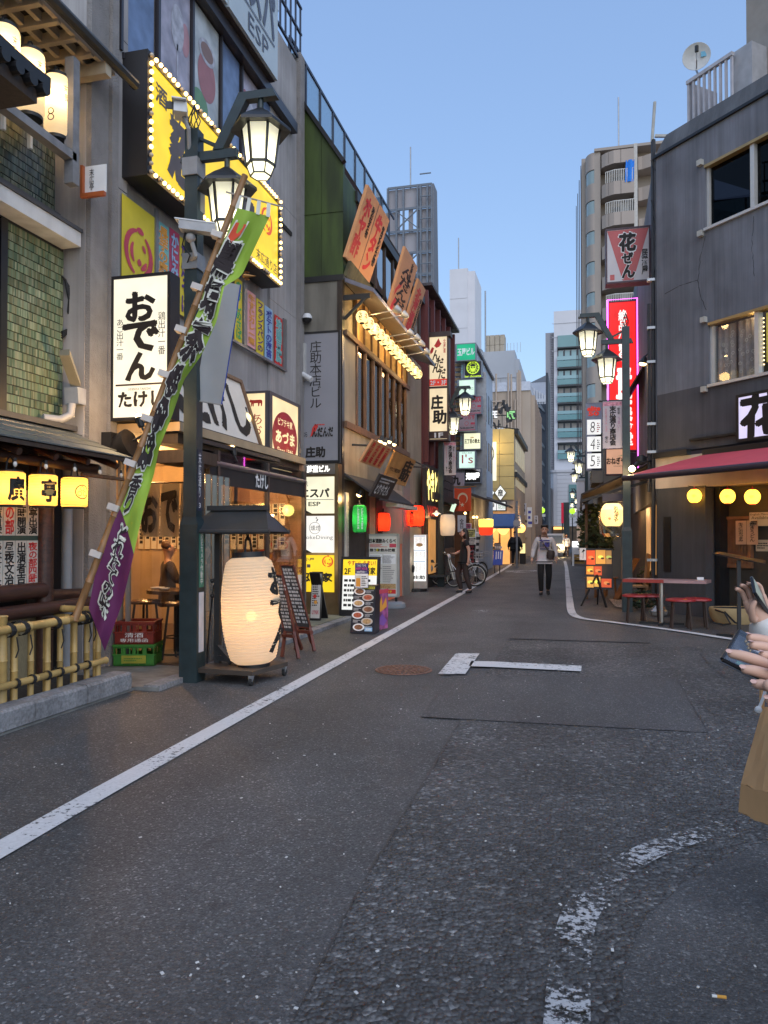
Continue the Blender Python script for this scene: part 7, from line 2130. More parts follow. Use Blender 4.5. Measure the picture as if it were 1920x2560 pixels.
MB().box(b,bb_,95.2,115,0,P(1290,897,y=95).z).build('side_wing',LGW,t)
TAN=mat('tan_tank',(.52,.44,.33),.7,.1,1)
xa,xb=P(1212,860,y=97).x,P(1262,860,y=97).x
for i in range(4):
 for j in range(2):MB().box(xa+(xb-xa)*i/4+.03,xa+(xb-xa)*(i+1)/4-.03,97,99,zt+1.3*j+.02,zt+1.3*(j+1)-.02).build('tank_panel',TAN,t)
for k in range(3):MB().box(a,bb_,94.93,94.97,zt-3.4*(k+1),zt-3.4*(k+1)+.07).build('panel_joint',mat('joint_grey',(.45,.45,.48),.7),t)
for px in(1236,1252,1270):MB().box(P(px,1000,y=95).x-.04,P(px,1000,y=95).x+.04,94.92,94.96,5,zt-3.4).build('panel_joint',mat('joint_grey',(.45,.45,.48),.7),t)
MB().cyl((a+.6,96,zt),(a+.6,96,zt+8),.1,n=6).build('mast',GREYMETAL,t)
MB().lathe([(.001,0),(.6,.15),(.62,.25)],(a-.1,95,zt-.2),12,Matrix.Rotation(rad(90),4,'X')).build('dish',LGW,t,True)
for k in range(6):MB().box(xb+.4*k,xb+.05+.4*k,96,96.05,zt,zt+1.2).build('roof_rail',GREYMETAL,t)
BGW=mat('beige_building',(.4,.32,.25),.7,.06,.6)
BGP=mat('beige_pipe',(.42,.33,.26),.5,.06)
t,a,b,zt=block('beige_piped_building','windowless beige building covered in beige drain pipes',1232,1327,978,60,12,BGW)
x2=P(1341,1100,y=66).x
MB().box(a,b,59.9,71,zt,zt+.7).build('parapet',mat('parapet_grey',(.5,.53,.6),.6),t)
MB().box(b,b+.3,60.5,71.9,0,zt-.3).build('side_wall',BGW,t)
for k in range(5):MB().box(b+.3,b+.42,61+2.2*k,61.4+2.2*k,0,zt-.6).build('side_pilaster',mat('beige_dark',(.24,.19,.16),.7),t)
w=b-a
for(u,h0,h1)in((.1,11.2,zt+1.4),(.66,0,zt+1.4),(.7,0,zt+1.6),(.74,0,zt+1.5),(.6,8.5,zt-.7),(.5,9.8,zt+1.3),(.42,9.8,zt+1.4),(.34,3.0,zt-.9),(.3,3.5,zt-1.3)):
 MB().tube([(a+w*u,59.85,h0),(a+w*u,59.85,h1)],.07,8).build('drain_pipe',BGP,t)
for(z,u0,u1)in((zt-.8,.0,.34),(zt-1.3,.0,.3),(9.8,.42,.56),(zt-9.5,.5,.66),(zt-11.4,.66,.9)):MB().tube([(a+w*u0,59.85,z),(a+w*u1,59.85,z)],.07,8).build('drain_pipe',BGP,t)
for u in(.14,.24,.34):MB().lathe([(.16,0),(.14,.1),(.001,.14)],(a+w*u-.2,59.9,zt-3.0),8,Matrix.Rotation(rad(90),4,'X')).build('vent_cap',LGW,t,True)
t,a,b,zt=block('glass_roof_building','distant pale building with a sloping dark glass roof',1328,1368,955,170,10,mat('far_blue_grey',(.42,.46,.54),.5,.1,.3))
MB().prism([(a,169.9,zt),(b,169.9,zt),(b,169.9,zt+1.5),(a,169.9,zt)],(0,5,0)).build('glass_roof',mat('far_glass',(.12,.14,.18),.2),t)
for k in range(6):MB().box(a+(b-a)*k/6,a+(b-a)*k/6+.35,169.7,169.95,18,zt-1-k*.4).build('white_strut',LGW,t)
for k in range(4):MB().box(a,b,169.6,169.9,zt-4.5-4*k,zt-3.8-4*k).build('white_band',LGW,t)
t,a,b,zt=block('stair_tower','slate blue open stair tower with lit landings at the street end',1336,1366,1010,105,8,mat('stair_blue',(.075,.1,.14),.6,.1,.5))
fz=zt/8
for k in range(8):
 z=fz*k
 MB().prism([(a+.2,104.9,z+fz*.9),(a+.9,104.9,z+fz*.95),(b-.2,104.9,z+fz*.62),(b-.2,104.9,z+fz*.5),(a+.7,104.9,z+fz*.8),(a+.2,104.9,z+fz*.78)],(0,-.3,0)).build('stair_rail',mat('stair_rail',(.2,.25,.3),.5),t)
 if k in(2,3,4,5):MB().box(a+.5,a+1.0,104.6,104.7,z+fz*.55,z+fz*.63).build('landing_light',glow('landing_white',(1,1,.95),1.6),t)
MB().box(b,b+.3,104,113,0,zt+4).build('side_fin',mat('fin_dark',(.05,.06,.075),.6),t)
y=135.0
t,a,b,zt=block('teal_balcony_building','pale building with stacked teal glass balconies at the street end',1386,1462,776,y,20,WHITEW)
a0=P(1364,1000,y=y).x
zl=P(1376,830,y=y).z
MB().box(a0,a-.02,y+.5,y+18,0,zl).build('louvre_wing',mat('louvre_grey',(.28,.28,.31),.6,.08),t)
for k in range(60):MB().box(a0+.9,a-.05,y+.3,y+.48,12+(zl-12)*k/60,12+(zl-12)*k/60+.22).build('louvre_slat',mat('louvre_slat',(.2,.2,.23),.6),t)
TG=mat('teal_glass',(.14,.28,.29),.15,.06,.4)
TGL=mat('teal_glass_pale',(.25,.4,.42),.15,.06,.4)
WDK=mat('far_window_dark',(.05,.06,.07),.15,.3,.3)
CUR=mat('far_curtain',(.24,.22,.2),.7,.3,1)
w=b-a
x0,x1=a+w*.13,b
zz=[P(1430,p_,y=y).z for p_ in(838,870,872,918,963,1007,1051,1095,1150)]
rws=[(838,867),(870,918),(922,962),(966,1006),(1010,1050),(1053,1094),(1108,1148)]
for k,(p0,p1)in enumerate(rws):
 zt_,zb_=P(1430,p0,y=y).z,P(1430,p1,y=y).z
 h=zt_-zb_
 if k==0:MB().box(x0,x1,y-.3,y-.02,zb_-.2,zt_).build('balcony_glass',TG,t);continue
 MB().box(x0,x1,y-.04,y-.01,zb_+h*.3,zt_).build('window_band',WDK,t)
 for j in range(4):MB().box(x0+(x1-x0)*(j/4+.02),x0+(x1-x0)*(j/4+.2),y-.07,y-.045,zb_+h*.3,zt_-h*.12).build('window_curtain',CUR if k>2 else TGL,t)
 for j in range(4):MB().box(x0+(x1-x0)*j/4-.06,x0+(x1-x0)*j/4+.06,y-.1,y-.02,zb_+h*.3,zt_).build('window_mullion',mat('frame_dark'),t)
 MB().box(x0-.1,x1,y-.6,y-.5,zb_,zb_+h*.33).build('balcony_glass',TG,t)
 MB().box(x0-.1,x1,y-.62,y-.5,zb_+h*.36,zb_+h*.56).build('balcony_rail_glass',TGL,t)
 MB().box(x0-.1,x1,y-.7,y-.02,zt_-.1,zt_+.12).build('balcony_slab',mat('slab_dark',(.04,.045,.05),.6),t)
for k in range(3):MB().box(x0-1,b,y-.06,y-.02,zt-2.2-2.4*k,zt-2.1-2.4*k).build('panel_joint',mat('joint_grey',(.45,.45,.48),.7),t)
ya=120.0
pa,pb_=P(1377,1250,y=ya).x,P(1480,1250,y=ya).x
zp=P(1420,1180,y=ya).z
MB().lathe([(1,0),(1,1)],(0,0,0),4)
pd_=thing('white_podium','white tiled low building with a rounded corner across the street end','building',((pa+pb_)/2,ya,0))
pts=[(pa,ya+1.0),(pa+.1,ya+.5),(pa+.4,ya+.15),(pa+1.0,ya),(pb_,ya),(pb_,ya+12),(pa,ya+12)]
MB().prism([(p[0],p[1],3.2)for p in pts],(0,0,zp-3.2)).build('wall',WHITEW,pd_,False)
MB().prism([(p[0]-.15,p[1]-.15 if i<5 else p[1],zp)for i,p in enumerate(pts)],(0,0,.35)).build('cornice',WHITEW,pd_)
for k in range(14):MB().box(pa+.9,pb_,ya-.03,ya-.005,3.6+.62*k,3.64+.62*k).build('tile_joint',mat('joint_grey',(.45,.45,.48),.7),pd_)
MB().box(pa+.3,pb_,ya+.3,ya+.5,0,3.2).build('ground_floor',mat('podium_dark',(.12,.08,.05),.5,.4,1),pd_)
MB().box(pa+.4,pa+2.5,ya-.04,ya-.01,2.7,3.1).build('amber_strip',glow('strip_amber',(1,.55,.15),1.6),pd_)
f=sgn(1422,1443,1211,1262,y=ya-.06);o=f.rect(pd_,(0,0,1,1),TG,0,'window',.05)
f=sgn(1403,1409,1257,1308,y=96);t=thing('red_upright_sign','plain red upright sign beside a dark column at the street end','sign',f.pt(.5,0));f.rect(t,(0,0,1,1),mat('plain_red',(.5,.01,.04),.5,emis=(.6,.01,.04),estr=.3),-.3,'panel',.3);MB().cyl(f.pt(.5,0,-.15),V((f.pt(.5,0).x,96.15,0)),.08,n=6).build('sign_post',BLACK,t)
f=sgn(1409,1424,1256,1400,y=97);t=thing('dark_column','dark green grey column across the far end of the street','column',(f.pt(.5,0).x,97,0));MB().box(f.o.x,f.o.x+f.W,97,97.8,0,f.pt(0,1).z).build('shaft',mat('column_dark',(.05,.065,.06),.5,.2),t);MB().box(f.o.x-.1,f.o.x+f.W+.1,96.9,97.9,0,.4).build('plinth',mat('column_dark'),t)
y=73.0
TANW=mat('tan_apartment',(.33,.285,.25),.7,.05,.4)
TANP=mat('tan_panel',(.36,.3,.26),.6,.05,.5,objvar=.04)
a,b=P(1462,900,y=y).x,P(1665,900,y=y).x
zT=P(1560,372,y=y).z
t=thing('tan_apartment_block','tan apartment tower with curved corner and railed balconies','building',((a+b)/2,y,0))
xc0,xc1=a+.15,P(1488,900,y=y).x
MB().box(xc1,b,y+1.2,y+14,0,zT).build('wall',TANW,t)
MB().box(a-.2,xc1+.1,y+1.6,y+14,0,zT+.3).build('corner_wall',TANW,t)
fh=74.6/1900*(y/C_-0)*.985
fh=(P(1475,655,y=y).z-P(1475,1060*.181+300+0,y=y).z)if False else 2.86
nF=12
rx,cxx=xc1-xc0,xc1
def bay(z0,z1,mt,name,k=1.0,y0=0):
 pts=[]
 for i in range(9):
  an=rad(180+90*i/8)
  pts.append((cxx+rx*k*math.cos(an),y+1.25+1.25*k*math.sin(an)+y0,z0))
 pts+=[(cxx,y+1.8,z0),(cxx-rx*k,y+1.8,z0)]
 return MB().prism(pts,(0,0,z1-z0)).build(name,mt,t)
GLT=mat('bay_glass',(.28,.36,.37),.1,.1,.6)
for k in range(nF):
 z=zT-fh*(k+1)
 bay(z+fh*.44,z+fh-.02,TANP,'spandrel')
 bay(z-.02,z+fh*.42,GLT,'bay_window',.94)
MB().box(xc1,xc1+.55,y-.0,y+1.3,0,zT+.1).build('pier',TANW,t)
bx0,bx1=xc1+.6,P(1586,900,y=y).x
RAILW=mat('rail_white',(.55,.53,.5),.5)
rail_me=MB().box(-.03,.03,-.03,.03,0,1.05).mesh('rail_bar',RAILW)
for k in range(nF):
 z=zT-fh*(k+1)
 for(x0,x1,dz,yy)in((bx0,bx1,.0,y-.9),(bx1+.35,b+1,-.55,y-.6)):
  pts=[(x0,y+.4),(x0+.06,y-.2),(x0+.4,yy+.35),(x0+1.1,yy),(x1,yy),(x1,y+1.2),(x0,y+1.2)]
  MB().prism([(p[0],p[1],z+fh*.42+dz)for p in pts],(0,0,fh*.42)).build('balcony_spandrel',TANP,t)
  if dz==0:
   for u in(.22,.6):MB().box(x0+(x1-x0)*u-.02,x0+(x1-x0)*u+.02,yy-.02,yy+.01,z+fh*.42,z+fh*.84).build('panel_joint',mat('joint_dark',(.12,.1,.09),.7),t)
   nb_r=16
   for j in range(nb_r):
    u=j/nb_r
    xx=x0+.4+(x1-x0-.4)*u
    yb_=yy+.03 if xx>x0+1.1 else yy+.35-(xx-x0-.4)/.7*.33
    o=place('rail_bar',rail_me,t);o.location=(xx,yb_,z+fh*.84-fh)
   MB().tube([(x0+.4,yy+.37,z-fh*.16+1.05),(x0+1.1,yy+.04,z-fh*.16+1.05),(x1,yy+.04,z-fh*.16+1.05)],.05,6).build('hand_rail',RAILW,t)
   MB().box(x0+1.0,x0+2.0,y+1.14,y+1.19,z-fh*.1,z+fh*.3).box(x0+2.2,x0+2.8,y+1.14,y+1.19,z-fh*.1,z+fh*.3).build('balcony_window',WDK,t)
   MB().box(x0+1.8,x0+2.5,y+.9,y+1.1,z-fh*.14,z+fh*.38).build('balcony_screen',mat('screen_white',(.5,.5,.5),.6),t)
MB().box(bx1,bx1+.3,y-.8,y+1.2,0,zT).build('divider_wall',mat('divider_pale',(.48,.46,.43),.6),t)
MB().box(xc1,b,y-.2,y+14,zT,zT+.25).build('roof_edge',TANW,t)
q=P(1562,420,y=y-.93)
o=MB().grid(5,6,lambda u,v:V((q.x+.75*u+.1*v,y-.95+.08*math.sin(9*u),q.z-1.3+2.0*v))).build('blue_laundry',mat('laundry_blue',(.02,.2,.7),.8),None,True)
tag(o,'bright blue cloth drying on the top balcony of the tan tower','laundry')
for k in range(4):MB().box(a-.3-.14*k,a-.23-.14*k,y+1.7+3*k,y+3+3*k,0,zT-.3).build('side_fin',mat('fin_brown',(.12,.1,.1),.6),t)
MB().cyl((xc1+2.3,y+2,zT),(xc1+2.3,y+2,zT+6),.07,n=6).build('lightning_rod',GREYMETAL,t)
MB().box(xc1+4.2,xc1+4.8,y+2,y+2.6,zT+.2,zT+1.3).build('roof_box',mat('box_plum',(.1,.06,.12),.6),t)
t=thing('grey_bay_house','grey low house with a projecting bay beyond the elite sign','building',(1.3,30,0))
MB().box(.95,6,27.6,45,0,5.6).build('wall',mat('house_grey',(.2,.19,.16),.8,.15,2),t)
MB().prism([(.95,28,3.4),(.55,28,3.4),(.55,28,5.0),(.95,28,5.2)],(0,3,0)).build('bay',mat('bay_grey',(.25,.23,.19),.8,.12,3),t)
MB().prism([(.95,28,3.38),(.3,28,2.9),(.3,28,2.95),(.95,28,3.45)],(0,8,0)).build('bay_eave',DARKWOOD,t)
for k in range(6):MB().box(.52,.55,28.2+.45*k,28.5+.45*k,3.7,4.7).build('bay_window',WDK,t)
t=thing('far_shop_row','dim row of far shops on the right with small lit fronts','building',(1.2,55,0))
MB().box(.7,6,46,72,0,6.5).build('wall',mat('row_grey',(.2,.2,.2),.8,.2,.6),t)
for k in range(5):MB().box(.65,.69,47+5*k,50.5+5*k,.1,2.4).build('lit_front',glow('front_amber',(1,.55,.2),.8),t)
for k in range(5):MB().box(.2,.69,47+5*k,50.5+5*k,2.6,2.75).build('shop_eave',BLACK,t)
t=thing('left_far_shops','dim far shops on the left beyond the seafood pub','building',(-4,60,0))
MB().box(-8,-4.1,51.2,59.8,0,7).build('wall',mat('row_grey',(.2,.2,.2),.8,.2,.6),t)
for k in range(4):MB().box(-4.09,-4.04,51.4+2*k,52.9+2*k,.1,2.4).build('lit_front',glow('front_amber',(1,.55,.2),.8),t)
for k in range(4):MB().box(-4.09,-3.6,51.4+2*k,52.9+2*k,2.6,2.75).build('shop_eave',BLACK,t)
t=thing('right_far_wall','pale slab of a far side wall behind the right hand lamps','building',(1.1,62,0))
f=sgn(1442,1462,1202,1330,y=50);MB().box(f.o.x,f.o.x+f.W,50,51,0,f.pt(0,1).z).build('wall',WHITEW,t);MB().box(f.o.x-.05,f.o.x+f.W+.05,49.95,51.05,f.pt(0,1).z,f.pt(0,1).z+.15).build('coping',GREYMETAL,t)
for(px,d,left,lab)in((1303,61,True,'far left street lamp beside the beige piped building'),(1318,72,True,'farther left street lamp just beyond the beige building'),(1341,100,True,'farthest street lamp on the left before the stair tower'),(1467,36,False,'street lamp on the right below the elite sign'),(1466,49,False,'farther right street lamp in front of the white podium'),(1452,69,False,'third right street lamp from the elite sign'),(1446,90,False,'farthest right street lamp before the dark column')):
 q=P(px,1344,d=d)
 o=copy_tree(L1);o['label']=lab
 o.location=(q.x,q.y,0);o.rotation_euler.z=0 if left else math.pi
for(px,py,d,lab)in((1355,1276,74,'lime green glowing ball sign left of the street end'),(1431,1278,74,'lime green glowing ball sign right of the street end')):
 q=P(px,py,d=d)
 t=thing('ball_sign',lab,'sign',q)
 MB().sph(q,.29,14,8).build('ball',glow('ball_lime',(.5,.95,.05),1.2),t,True);MB().box(q.x-.32,q.x+.32,q.y-.06,q.y+.06,q.z-.62,q.z-.36).build('plate',WHITEPR,t)
 MB().cyl((q.x,q.y+.1,0),(q.x,q.y+.1,q.z),.05,n=6).build('sign_post',BLACK,t)
for(px0,px1,pt,pb,y,lab)in((1306,1316,1258,1288,50,'small white banner on the far left lamp post'),(1336,1345,1289,1310,60,'small white banner below the farther left lamp'),(1442,1450,1275,1308,46,'small lilac banner below the farther right lamp')):
 f=sgn(px0,px1,pt,pb,y=y);t=thing('street_banner',lab,'banner',f.pt(.5,0));f.rect(t,(0,0,1,1),mat('cloth_white'),0,'cloth',.02);f.text(t,'末広通り',(.25,.1,.75,.9),INK,.03,True,.025)
f=sgn(1318,1330,1268,1318,y=52);t=thing('blue_letter_sign','white sign with a dark blue outline pattern on the far left','sign',f.pt(.5,0));f.rect(t,(0,0,1,1),WHITEPR,-.05,'panel',.05);f.lines(t,(.2,.1,.9,.9),3,BLUI,.004)
f=sgn(1299,1314,1358,1384,y=42);t=thing('street_lightbox','warm lit box sign standing by the walkers in the distance','sign',f.pt(.5,0));MB().box(f.o.x,f.o.x+f.W,42.02,42.3,.02,f.pt(0,1).z).build('casing',BLACK,t);f.rect(t,(.05,.03,.95,.97),glow('box_yellow',(1,.8,.35),1.2),.003,'lit_face')
f=sgn(1430,1448,1353,1368,y=40);t=thing('street_lightbox','white lit box sign standing right of the far walker','sign',f.pt(.5,0));MB().box(f.o.x,f.o.x+f.W,40.02,40.3,.6,f.pt(0,1).z).box(f.o.x,f.o.x+.1,40.02,40.3,0,.6).build('casing',WHITEPR,t);f.rect(t,(.03,.03,.97,.97),glow('box_white',(1,1,1),1.4),.003,'lit_face')
q=P(1292,1310,y=37);t=thing('road_sign_pole','grey road sign pole with a round sign beside the blue awning','road sign',(q.x,q.y,0))
MB().cyl((q.x,q.y,0),(q.x,q.y,3.2),.05,n=8).build('pole',GREYMETAL,t);MB().cyl((q.x,q.y-.05,2.15),(q.x,q.y-.08,2.15),.17,n=18).build('sign_disc',mat('sign_back',(.3,.3,.32),.5),t)
t=thing('street_end_block','dark low buildings closing the far end of the street','building',(-8,125,0))
MB().box(-60,P(1378,1300,y=118).x,118,130,0,9).build('wall',mat('end_dark',(.1,.1,.11),.8,.3,.3),t)
for k in range(6):MB().box(-14+1.6*k,-13+1.6*k,117.9,117.98,.3,2.4).build('lit_window',glow('front_amber'),t)if False else MB().box(-14+1.6*k,-13+1.6*k,117.9,117.98,.3,2.4).build('lit_window',glow('front_amber2',(1,.6,.25),.8),t)
for(xx,yy,w,d,h,lab)in((-60,20,50,14,12,'plain dark block behind the left row of shops'),(8,40,40,30,14,'plain dark block behind the right row of shops'),(14,-8,30,14,11,'plain dark block beyond the side street')):
 pass
 # dark grey corner building on the right
P0=V((1.55,15.66,0));UD=V((.656,-.755,0)).normalized();ND=V((-.755,-.656,0)).normalized()
def R(t,z,off=0.0):return P0+UD*t+ND*off+V((0,0,z))
def rp(px,py,off=0.0):return P(px,py,pl=(P0+ND*off,ND))
def rt(px,py,off=0.0):
 q=rp(px,py,off);return(q-P0).dot(UD),q.z
def rbox(t0,t1,z0,z1,o0,o1):return MB().prism([R(t0,z0,o0),R(t1,z0,o0),R(t1,z1,o0),R(t0,z1,o0)],ND*(o1-o0))
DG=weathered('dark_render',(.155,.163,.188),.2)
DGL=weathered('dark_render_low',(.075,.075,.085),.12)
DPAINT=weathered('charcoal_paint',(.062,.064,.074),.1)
rbld=thing('dark_corner_building','dark grey rendered corner building with stained streaks and sliding windows','building',R(0,0))
zp0=rt(1662,378)[1];zp1=rt(1690,318)[1]
TE=5.0
tw0,zw0=rt(1763,572);_,zw1=rt(1765,412)
tv0,zv0=rt(1772,962);_,zv1=rt(1776,806)
zlow=rt(1660,985)[1];zled=rt(1660,1132)[1]
tw1=rt(1878,530)[0];dw=tw1-tw0
body=[(0,tw0,zlow,zp0),(tw0,TE,zw1,zp0),(tw0,TE,zv1,zw0)]
mb=MB()
for(a,b,c,d)in body:q=rbox(a,b,c,d,-.25,0);mb.add(q.v,q.f)
q=rbox(tw0+2*dw,TE,zw0,zw1,-.25,0);mb.add(q.v,q.f)
mb.build('upper_wall',DG,rbld)
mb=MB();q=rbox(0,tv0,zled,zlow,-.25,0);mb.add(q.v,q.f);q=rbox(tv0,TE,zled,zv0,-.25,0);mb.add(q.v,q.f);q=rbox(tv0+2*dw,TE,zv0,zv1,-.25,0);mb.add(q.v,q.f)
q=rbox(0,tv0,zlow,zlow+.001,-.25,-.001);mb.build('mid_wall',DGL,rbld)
q=rbox(tw0-.02,tv0,zv0,zv1,-.25,-.002);q.build('wall_strip',DG,rbld)if tv0>tw0 else None
MB().prism([(1.53,15.69,2.2),(1.53,15.69,zp0),(1.75,25,zp0),(1.75,25,2.2)],(.3,.2,0)).build('street_wall',DG,rbld)
MB().prism([R(.0,zp0+.001,.03),R(TE,zp0+.001,.03),R(TE,zp1,-.05),R(.22,zp1,-.05)],-ND*.3).build('parapet',weathered('parapet_render',(.1,.105,.115),.2),rbld)
rbox(-.02,TE,zp0-.05,zp0,0,.05).build('drip_edge',BLACK,rbld)
MB().prism([R(0,zp0,-.26),R(TE,zp0,-.26),R(TE,zp0,-6),R(0,zp0,-6)],(0,0,-.1)).build('roof',DGL,rbld)
ALU=mat('alu_white',(.62,.6,.57),.35,.05,metal=.2)
ALUY=mat('alu_bronze',(.4,.28,.12),.35,.1,metal=.3)
def slider(t0,z0,z1,room,frame,gl):
 rbox(t0,t0+2*dw,z0-.05,z0,-.12,.05).build('window_sill',frame,rbld)
 rbox(t0,t0+2*dw,z1-.05,z1,-.15,.02).build('window_head',ALUY if frame is ALU else frame,rbld)
 for k in(0,1,2):rbox(t0+dw*k-(.0 if k==0 else .03),t0+dw*k+.05,z0,z1-.05,-.14,-.05 if k!=1 else-.02).build('window_stile',frame,rbld)
 for k in(0,1):rbox(t0+dw*k+.05,t0+dw*(k+1)-.03,z0+.001,z1-.05,-.11,-.105).build('window_pane',gl,rbld)
 rbox(t0,t0+2*dw,z0-.2,z1+.1,-1.6,-1.5).build('room_back',room,rbld)
 for zz in(z0-.12,z1+.02):rbox(t0-.12,t0-.02,zz,zz+.1,.0,.08).build('rail_bracket',mat('bracket_cream',(.45,.44,.4),.5),rbld)
def crack(pts,w=.012):
 mb=MB();r_=random.Random(len(pts));q=[rp(*p)for p in pts];ps=[]
 for a,b in zip(q[:-1],q[1:]):
  n=max(2,int((b-a).length/.06));ps+=[a.lerp(b,k/n)+UD*r_.uniform(-.012,.012)for k in range(n)]
 ps.append(q[-1])
 for a,b in zip(ps[:-1],ps[1:]):
  s=UD*w*r_.uniform(.25,.7);t_=(b-a).normalized()
  if abs(t_.z)<.5:s=V((0,0,w*r_.uniform(.25,.7)))
  mb.quad(a-s+ND*.003,b-s+ND*.003,b+s+ND*.003,a+s+ND*.003)
 o=mb.build('wall_crack',mat('crack_dark',(.045,.045,.05),.9),rbld);o['kind']='stuff'
crack([(1764,590),(1752,640),(1745,700)]);crack([(1745,700),(1700,714),(1662,735)]);crack([(1745,700),(1750,735),(1766,775)]);crack([(1885,540),(1880,620),(1886,690)],.008)
slider(tw0,zw0,zw1,mat('room_black',(.012,.012,.013),.9),ALU,glass('upper_glass',(.3,.3,.34),.01,.01,.5,.05))
slider(tv0,zv0,zv1,mat('room_warm',(.3,.24,.14),.9),ALU,glass('lower_glass',(.9,.9,.88),.015,.02,.95,.08))
for k in range(8):rbox(tw0+.15+.2*k,tw0+.17+.2*k,zw0,zw0+.55,-.6,-.58).build('inner_rail',mat('inner_rail',(.03,.03,.033),.5),rbld)
LACE=mat('lace_curtain',(.5,.46,.48),.9,.15,14)
f=Face(R(tv0+.06,zv0+.02,-.16),UD*(dw-.1),(0,0,zv1-zv0-.1))
t=thing('lace_curtain','grey lace curtain patterned with flowers in the lower right window','curtain',f.pt(.5,0))
for k in(0,1):
 MB().grid(10,3,lambda u,v:f.pt(k*.5+.02+.46*u,v+.08*(1-v)*(1 if k==0 else 1)*abs(u-.5),.015*math.sin(u*20))).build('cloth_panel',LACE,t,True)
 r_=random.Random(k)
 for j in range(14):f.disc(t,(k*.5+r_.uniform(.06,.44),r_.uniform(.1,.85)),.035,mat('lace_white',(.75,.72,.72),.9),.022,'flower',inner=.55,n=7)
f=Face(R(tv0+dw+.06,zv0+.02,-.15),UD*(dw-.1),(0,0,zv1-zv0-.1))
t=thing('window_poster','yellow lit window poster with a purple ring and writing','poster',f.pt(.5,0))
f.rect(t,(.06,.18,1,1),glow('poster_lit',(.75,.62,.12),.55),0,'sheet',.01);f.disc(t,(.62,.62),.2,mat('print_mauve',(.3,.08,.2)),.014,'ring',inner=.7);f.text(t,'本日貸切',(.2,.3,.95,.42),GRNI,.02,off=.014)
for j in range(12):MB().sph(f.pt(.02,.15+.07*j,.03),.012,6,4).build('fairy_light',WARMBULB,t)
lamp('added_lace_fill',R(tv0+.9,zv1-.12,-.07),1.5,(1,.75,.4),.05,rbld)  # unseen fill lamp added before the pane to brighten the lace
t0,z0=rt(1843,1106,.12);z1=rt(1846,988,.12)[1]
f=Face(R(t0,z0,.14),UD*1.9,(0,0,z1-z0))
t=signbox('flower_sign','lilac white lit sign with a huge black 花 brush character','sign',f,.12,BLACK,glow('face_lilac',(.78,.72,1.0),.85),.05)
f.text(t,'花',(.05,.06,.5,.95),INK,.05,rough=.015,off=.005);f.text(t,'ぜん',(.52,.06,.97,.95),INK,.05,rough=.015,off=.005)
rbox(.0,rt(1728,1120)[0],zled-.1,zled,.0,.12).build('ledge',BLACK,rbld)
rbox(rt(1730,1110)[0],TE,rt(1730,1098)[1]-.04,rt(1730,1098)[1],0,.08).build('ledge',BLACK,rbld)
CRW=mat('cream_render',(.5,.42,.35),.8,.08,2,dirt=.15)
zc0=rt(1650,1222)[1]
rbox(-.05,TE,zc0,zled-.1,-.25,.01).build('cream_band',CRW,rbld)
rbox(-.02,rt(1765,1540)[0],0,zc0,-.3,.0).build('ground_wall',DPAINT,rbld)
rbox(.15,.32,.8,zc0-.55,.001,.02).build('shutter_slot',BLACK,rbld)
tw_=rt(1768,1540)[0]
rbox(tw_,TE,0,zc0-.02,-.55,-.45).build('recess_wall',mat('recess_brown',(.055,.045,.035),.8,.15),rbld)
rbox(tw_,TE,zc0-.02,zc0+.1,-.5,.0).build('recess_soffit',CRW,rbld)
rbox(tw_+.02,tw_+.12,0,zc0-.02,-.44,-.2).build('door_post',BLACK,rbld)
a,z0=rt(1813,1418,-.44);b=rt(1884,1418,-.44)[0];z1=rt(1816,1292,-.44)[1]
for(t0,t1,za,zb)in((a,b,z0,z0+.07),(a,b,z1-.05,z1),(a,a+.06,z0+.07,z1-.05),(b-.06,b,z0+.07,z1-.05)):rbox(t0,t1,za,zb,-.45,-.38).build('lattice_frame',mat('cedar',(.22,.1,.05),.6,.2),rbld)
rbox(a,b,z0,z1,-.449,-.44).build('lattice_back',mat('lattice_dark',(.06,.03,.02),.8),rbld)
for k in range(14):rbox(a+.07+(b-a-.14)*k/14,a+.09+(b-a-.14)*k/14,z0+.07,z1-.05,-.43,-.40).build('lattice_bar',mat('cedar',(.22,.1,.05)),rbld)
f=Face(R(a+.28,z0+.42,-.37),UD*.46,(0,0,z1-z0-.5))
for k,(st,lab)in enumerate((('生うにのおつまみ','left of two paper menus with brush writing on the lattice window'),('焼きうどん','right of two paper menus with brush writing on the lattice window'))):
 t=thing('paper_menu',lab,'menu',f.pt(.25+.5*k,0));f.rect(t,(.5*k+.01,0,.5*k+.49,1),mat('menu_tan',(.6,.36,.22),.7,.06),.0,'sheet',.004);f.text(t,st,(.5*k+.14,.12,.5*k+.36,.92),INK,.02,True,.007)
f=Face(R(b-.02,z1-.18,-.37),UD*.4,(0,0,.24));t=thing('english_menu_card','cream card reading English Menu Available by the lattice window','notice',f.pt(.5,0));f.rect(t,(0,0,1,1),mat('card_cream',(.6,.5,.36),.7),0,'card',.004);f.text(t,'English Menu',(.06,.74,.94,.93),INK,0,off=.006);f.text(t,'Available',(.1,.5,.95,.72),INK,0,off=.006);f.lines(t,(.08,.1,.5,.4),2,INK,.006)
f=Face(R(b+.05,z1-.62,-.44),UD*.3,(0,0,.2));t=thing('small_door_card','small brown edged card low beside the lattice window','notice',f.pt(.5,0));f.rect(t,(0,0,1,1),mat('card_cream',(.6,.5,.36),.7),0,'card',.004);f.lines(t,(.1,.2,.9,.8),3,INK,.006)
fo=1.25
a,za=rt(1559,1196,fo)
zb_=za
top0,ztop=rt(1684,1146,.05)
aw3=thing('red_awning','faded red retractable awning over the corner pub door','awning',R(1,za,fo))
REDA=mat('awning_red',(.58,.075,.1),.8,.08,2)
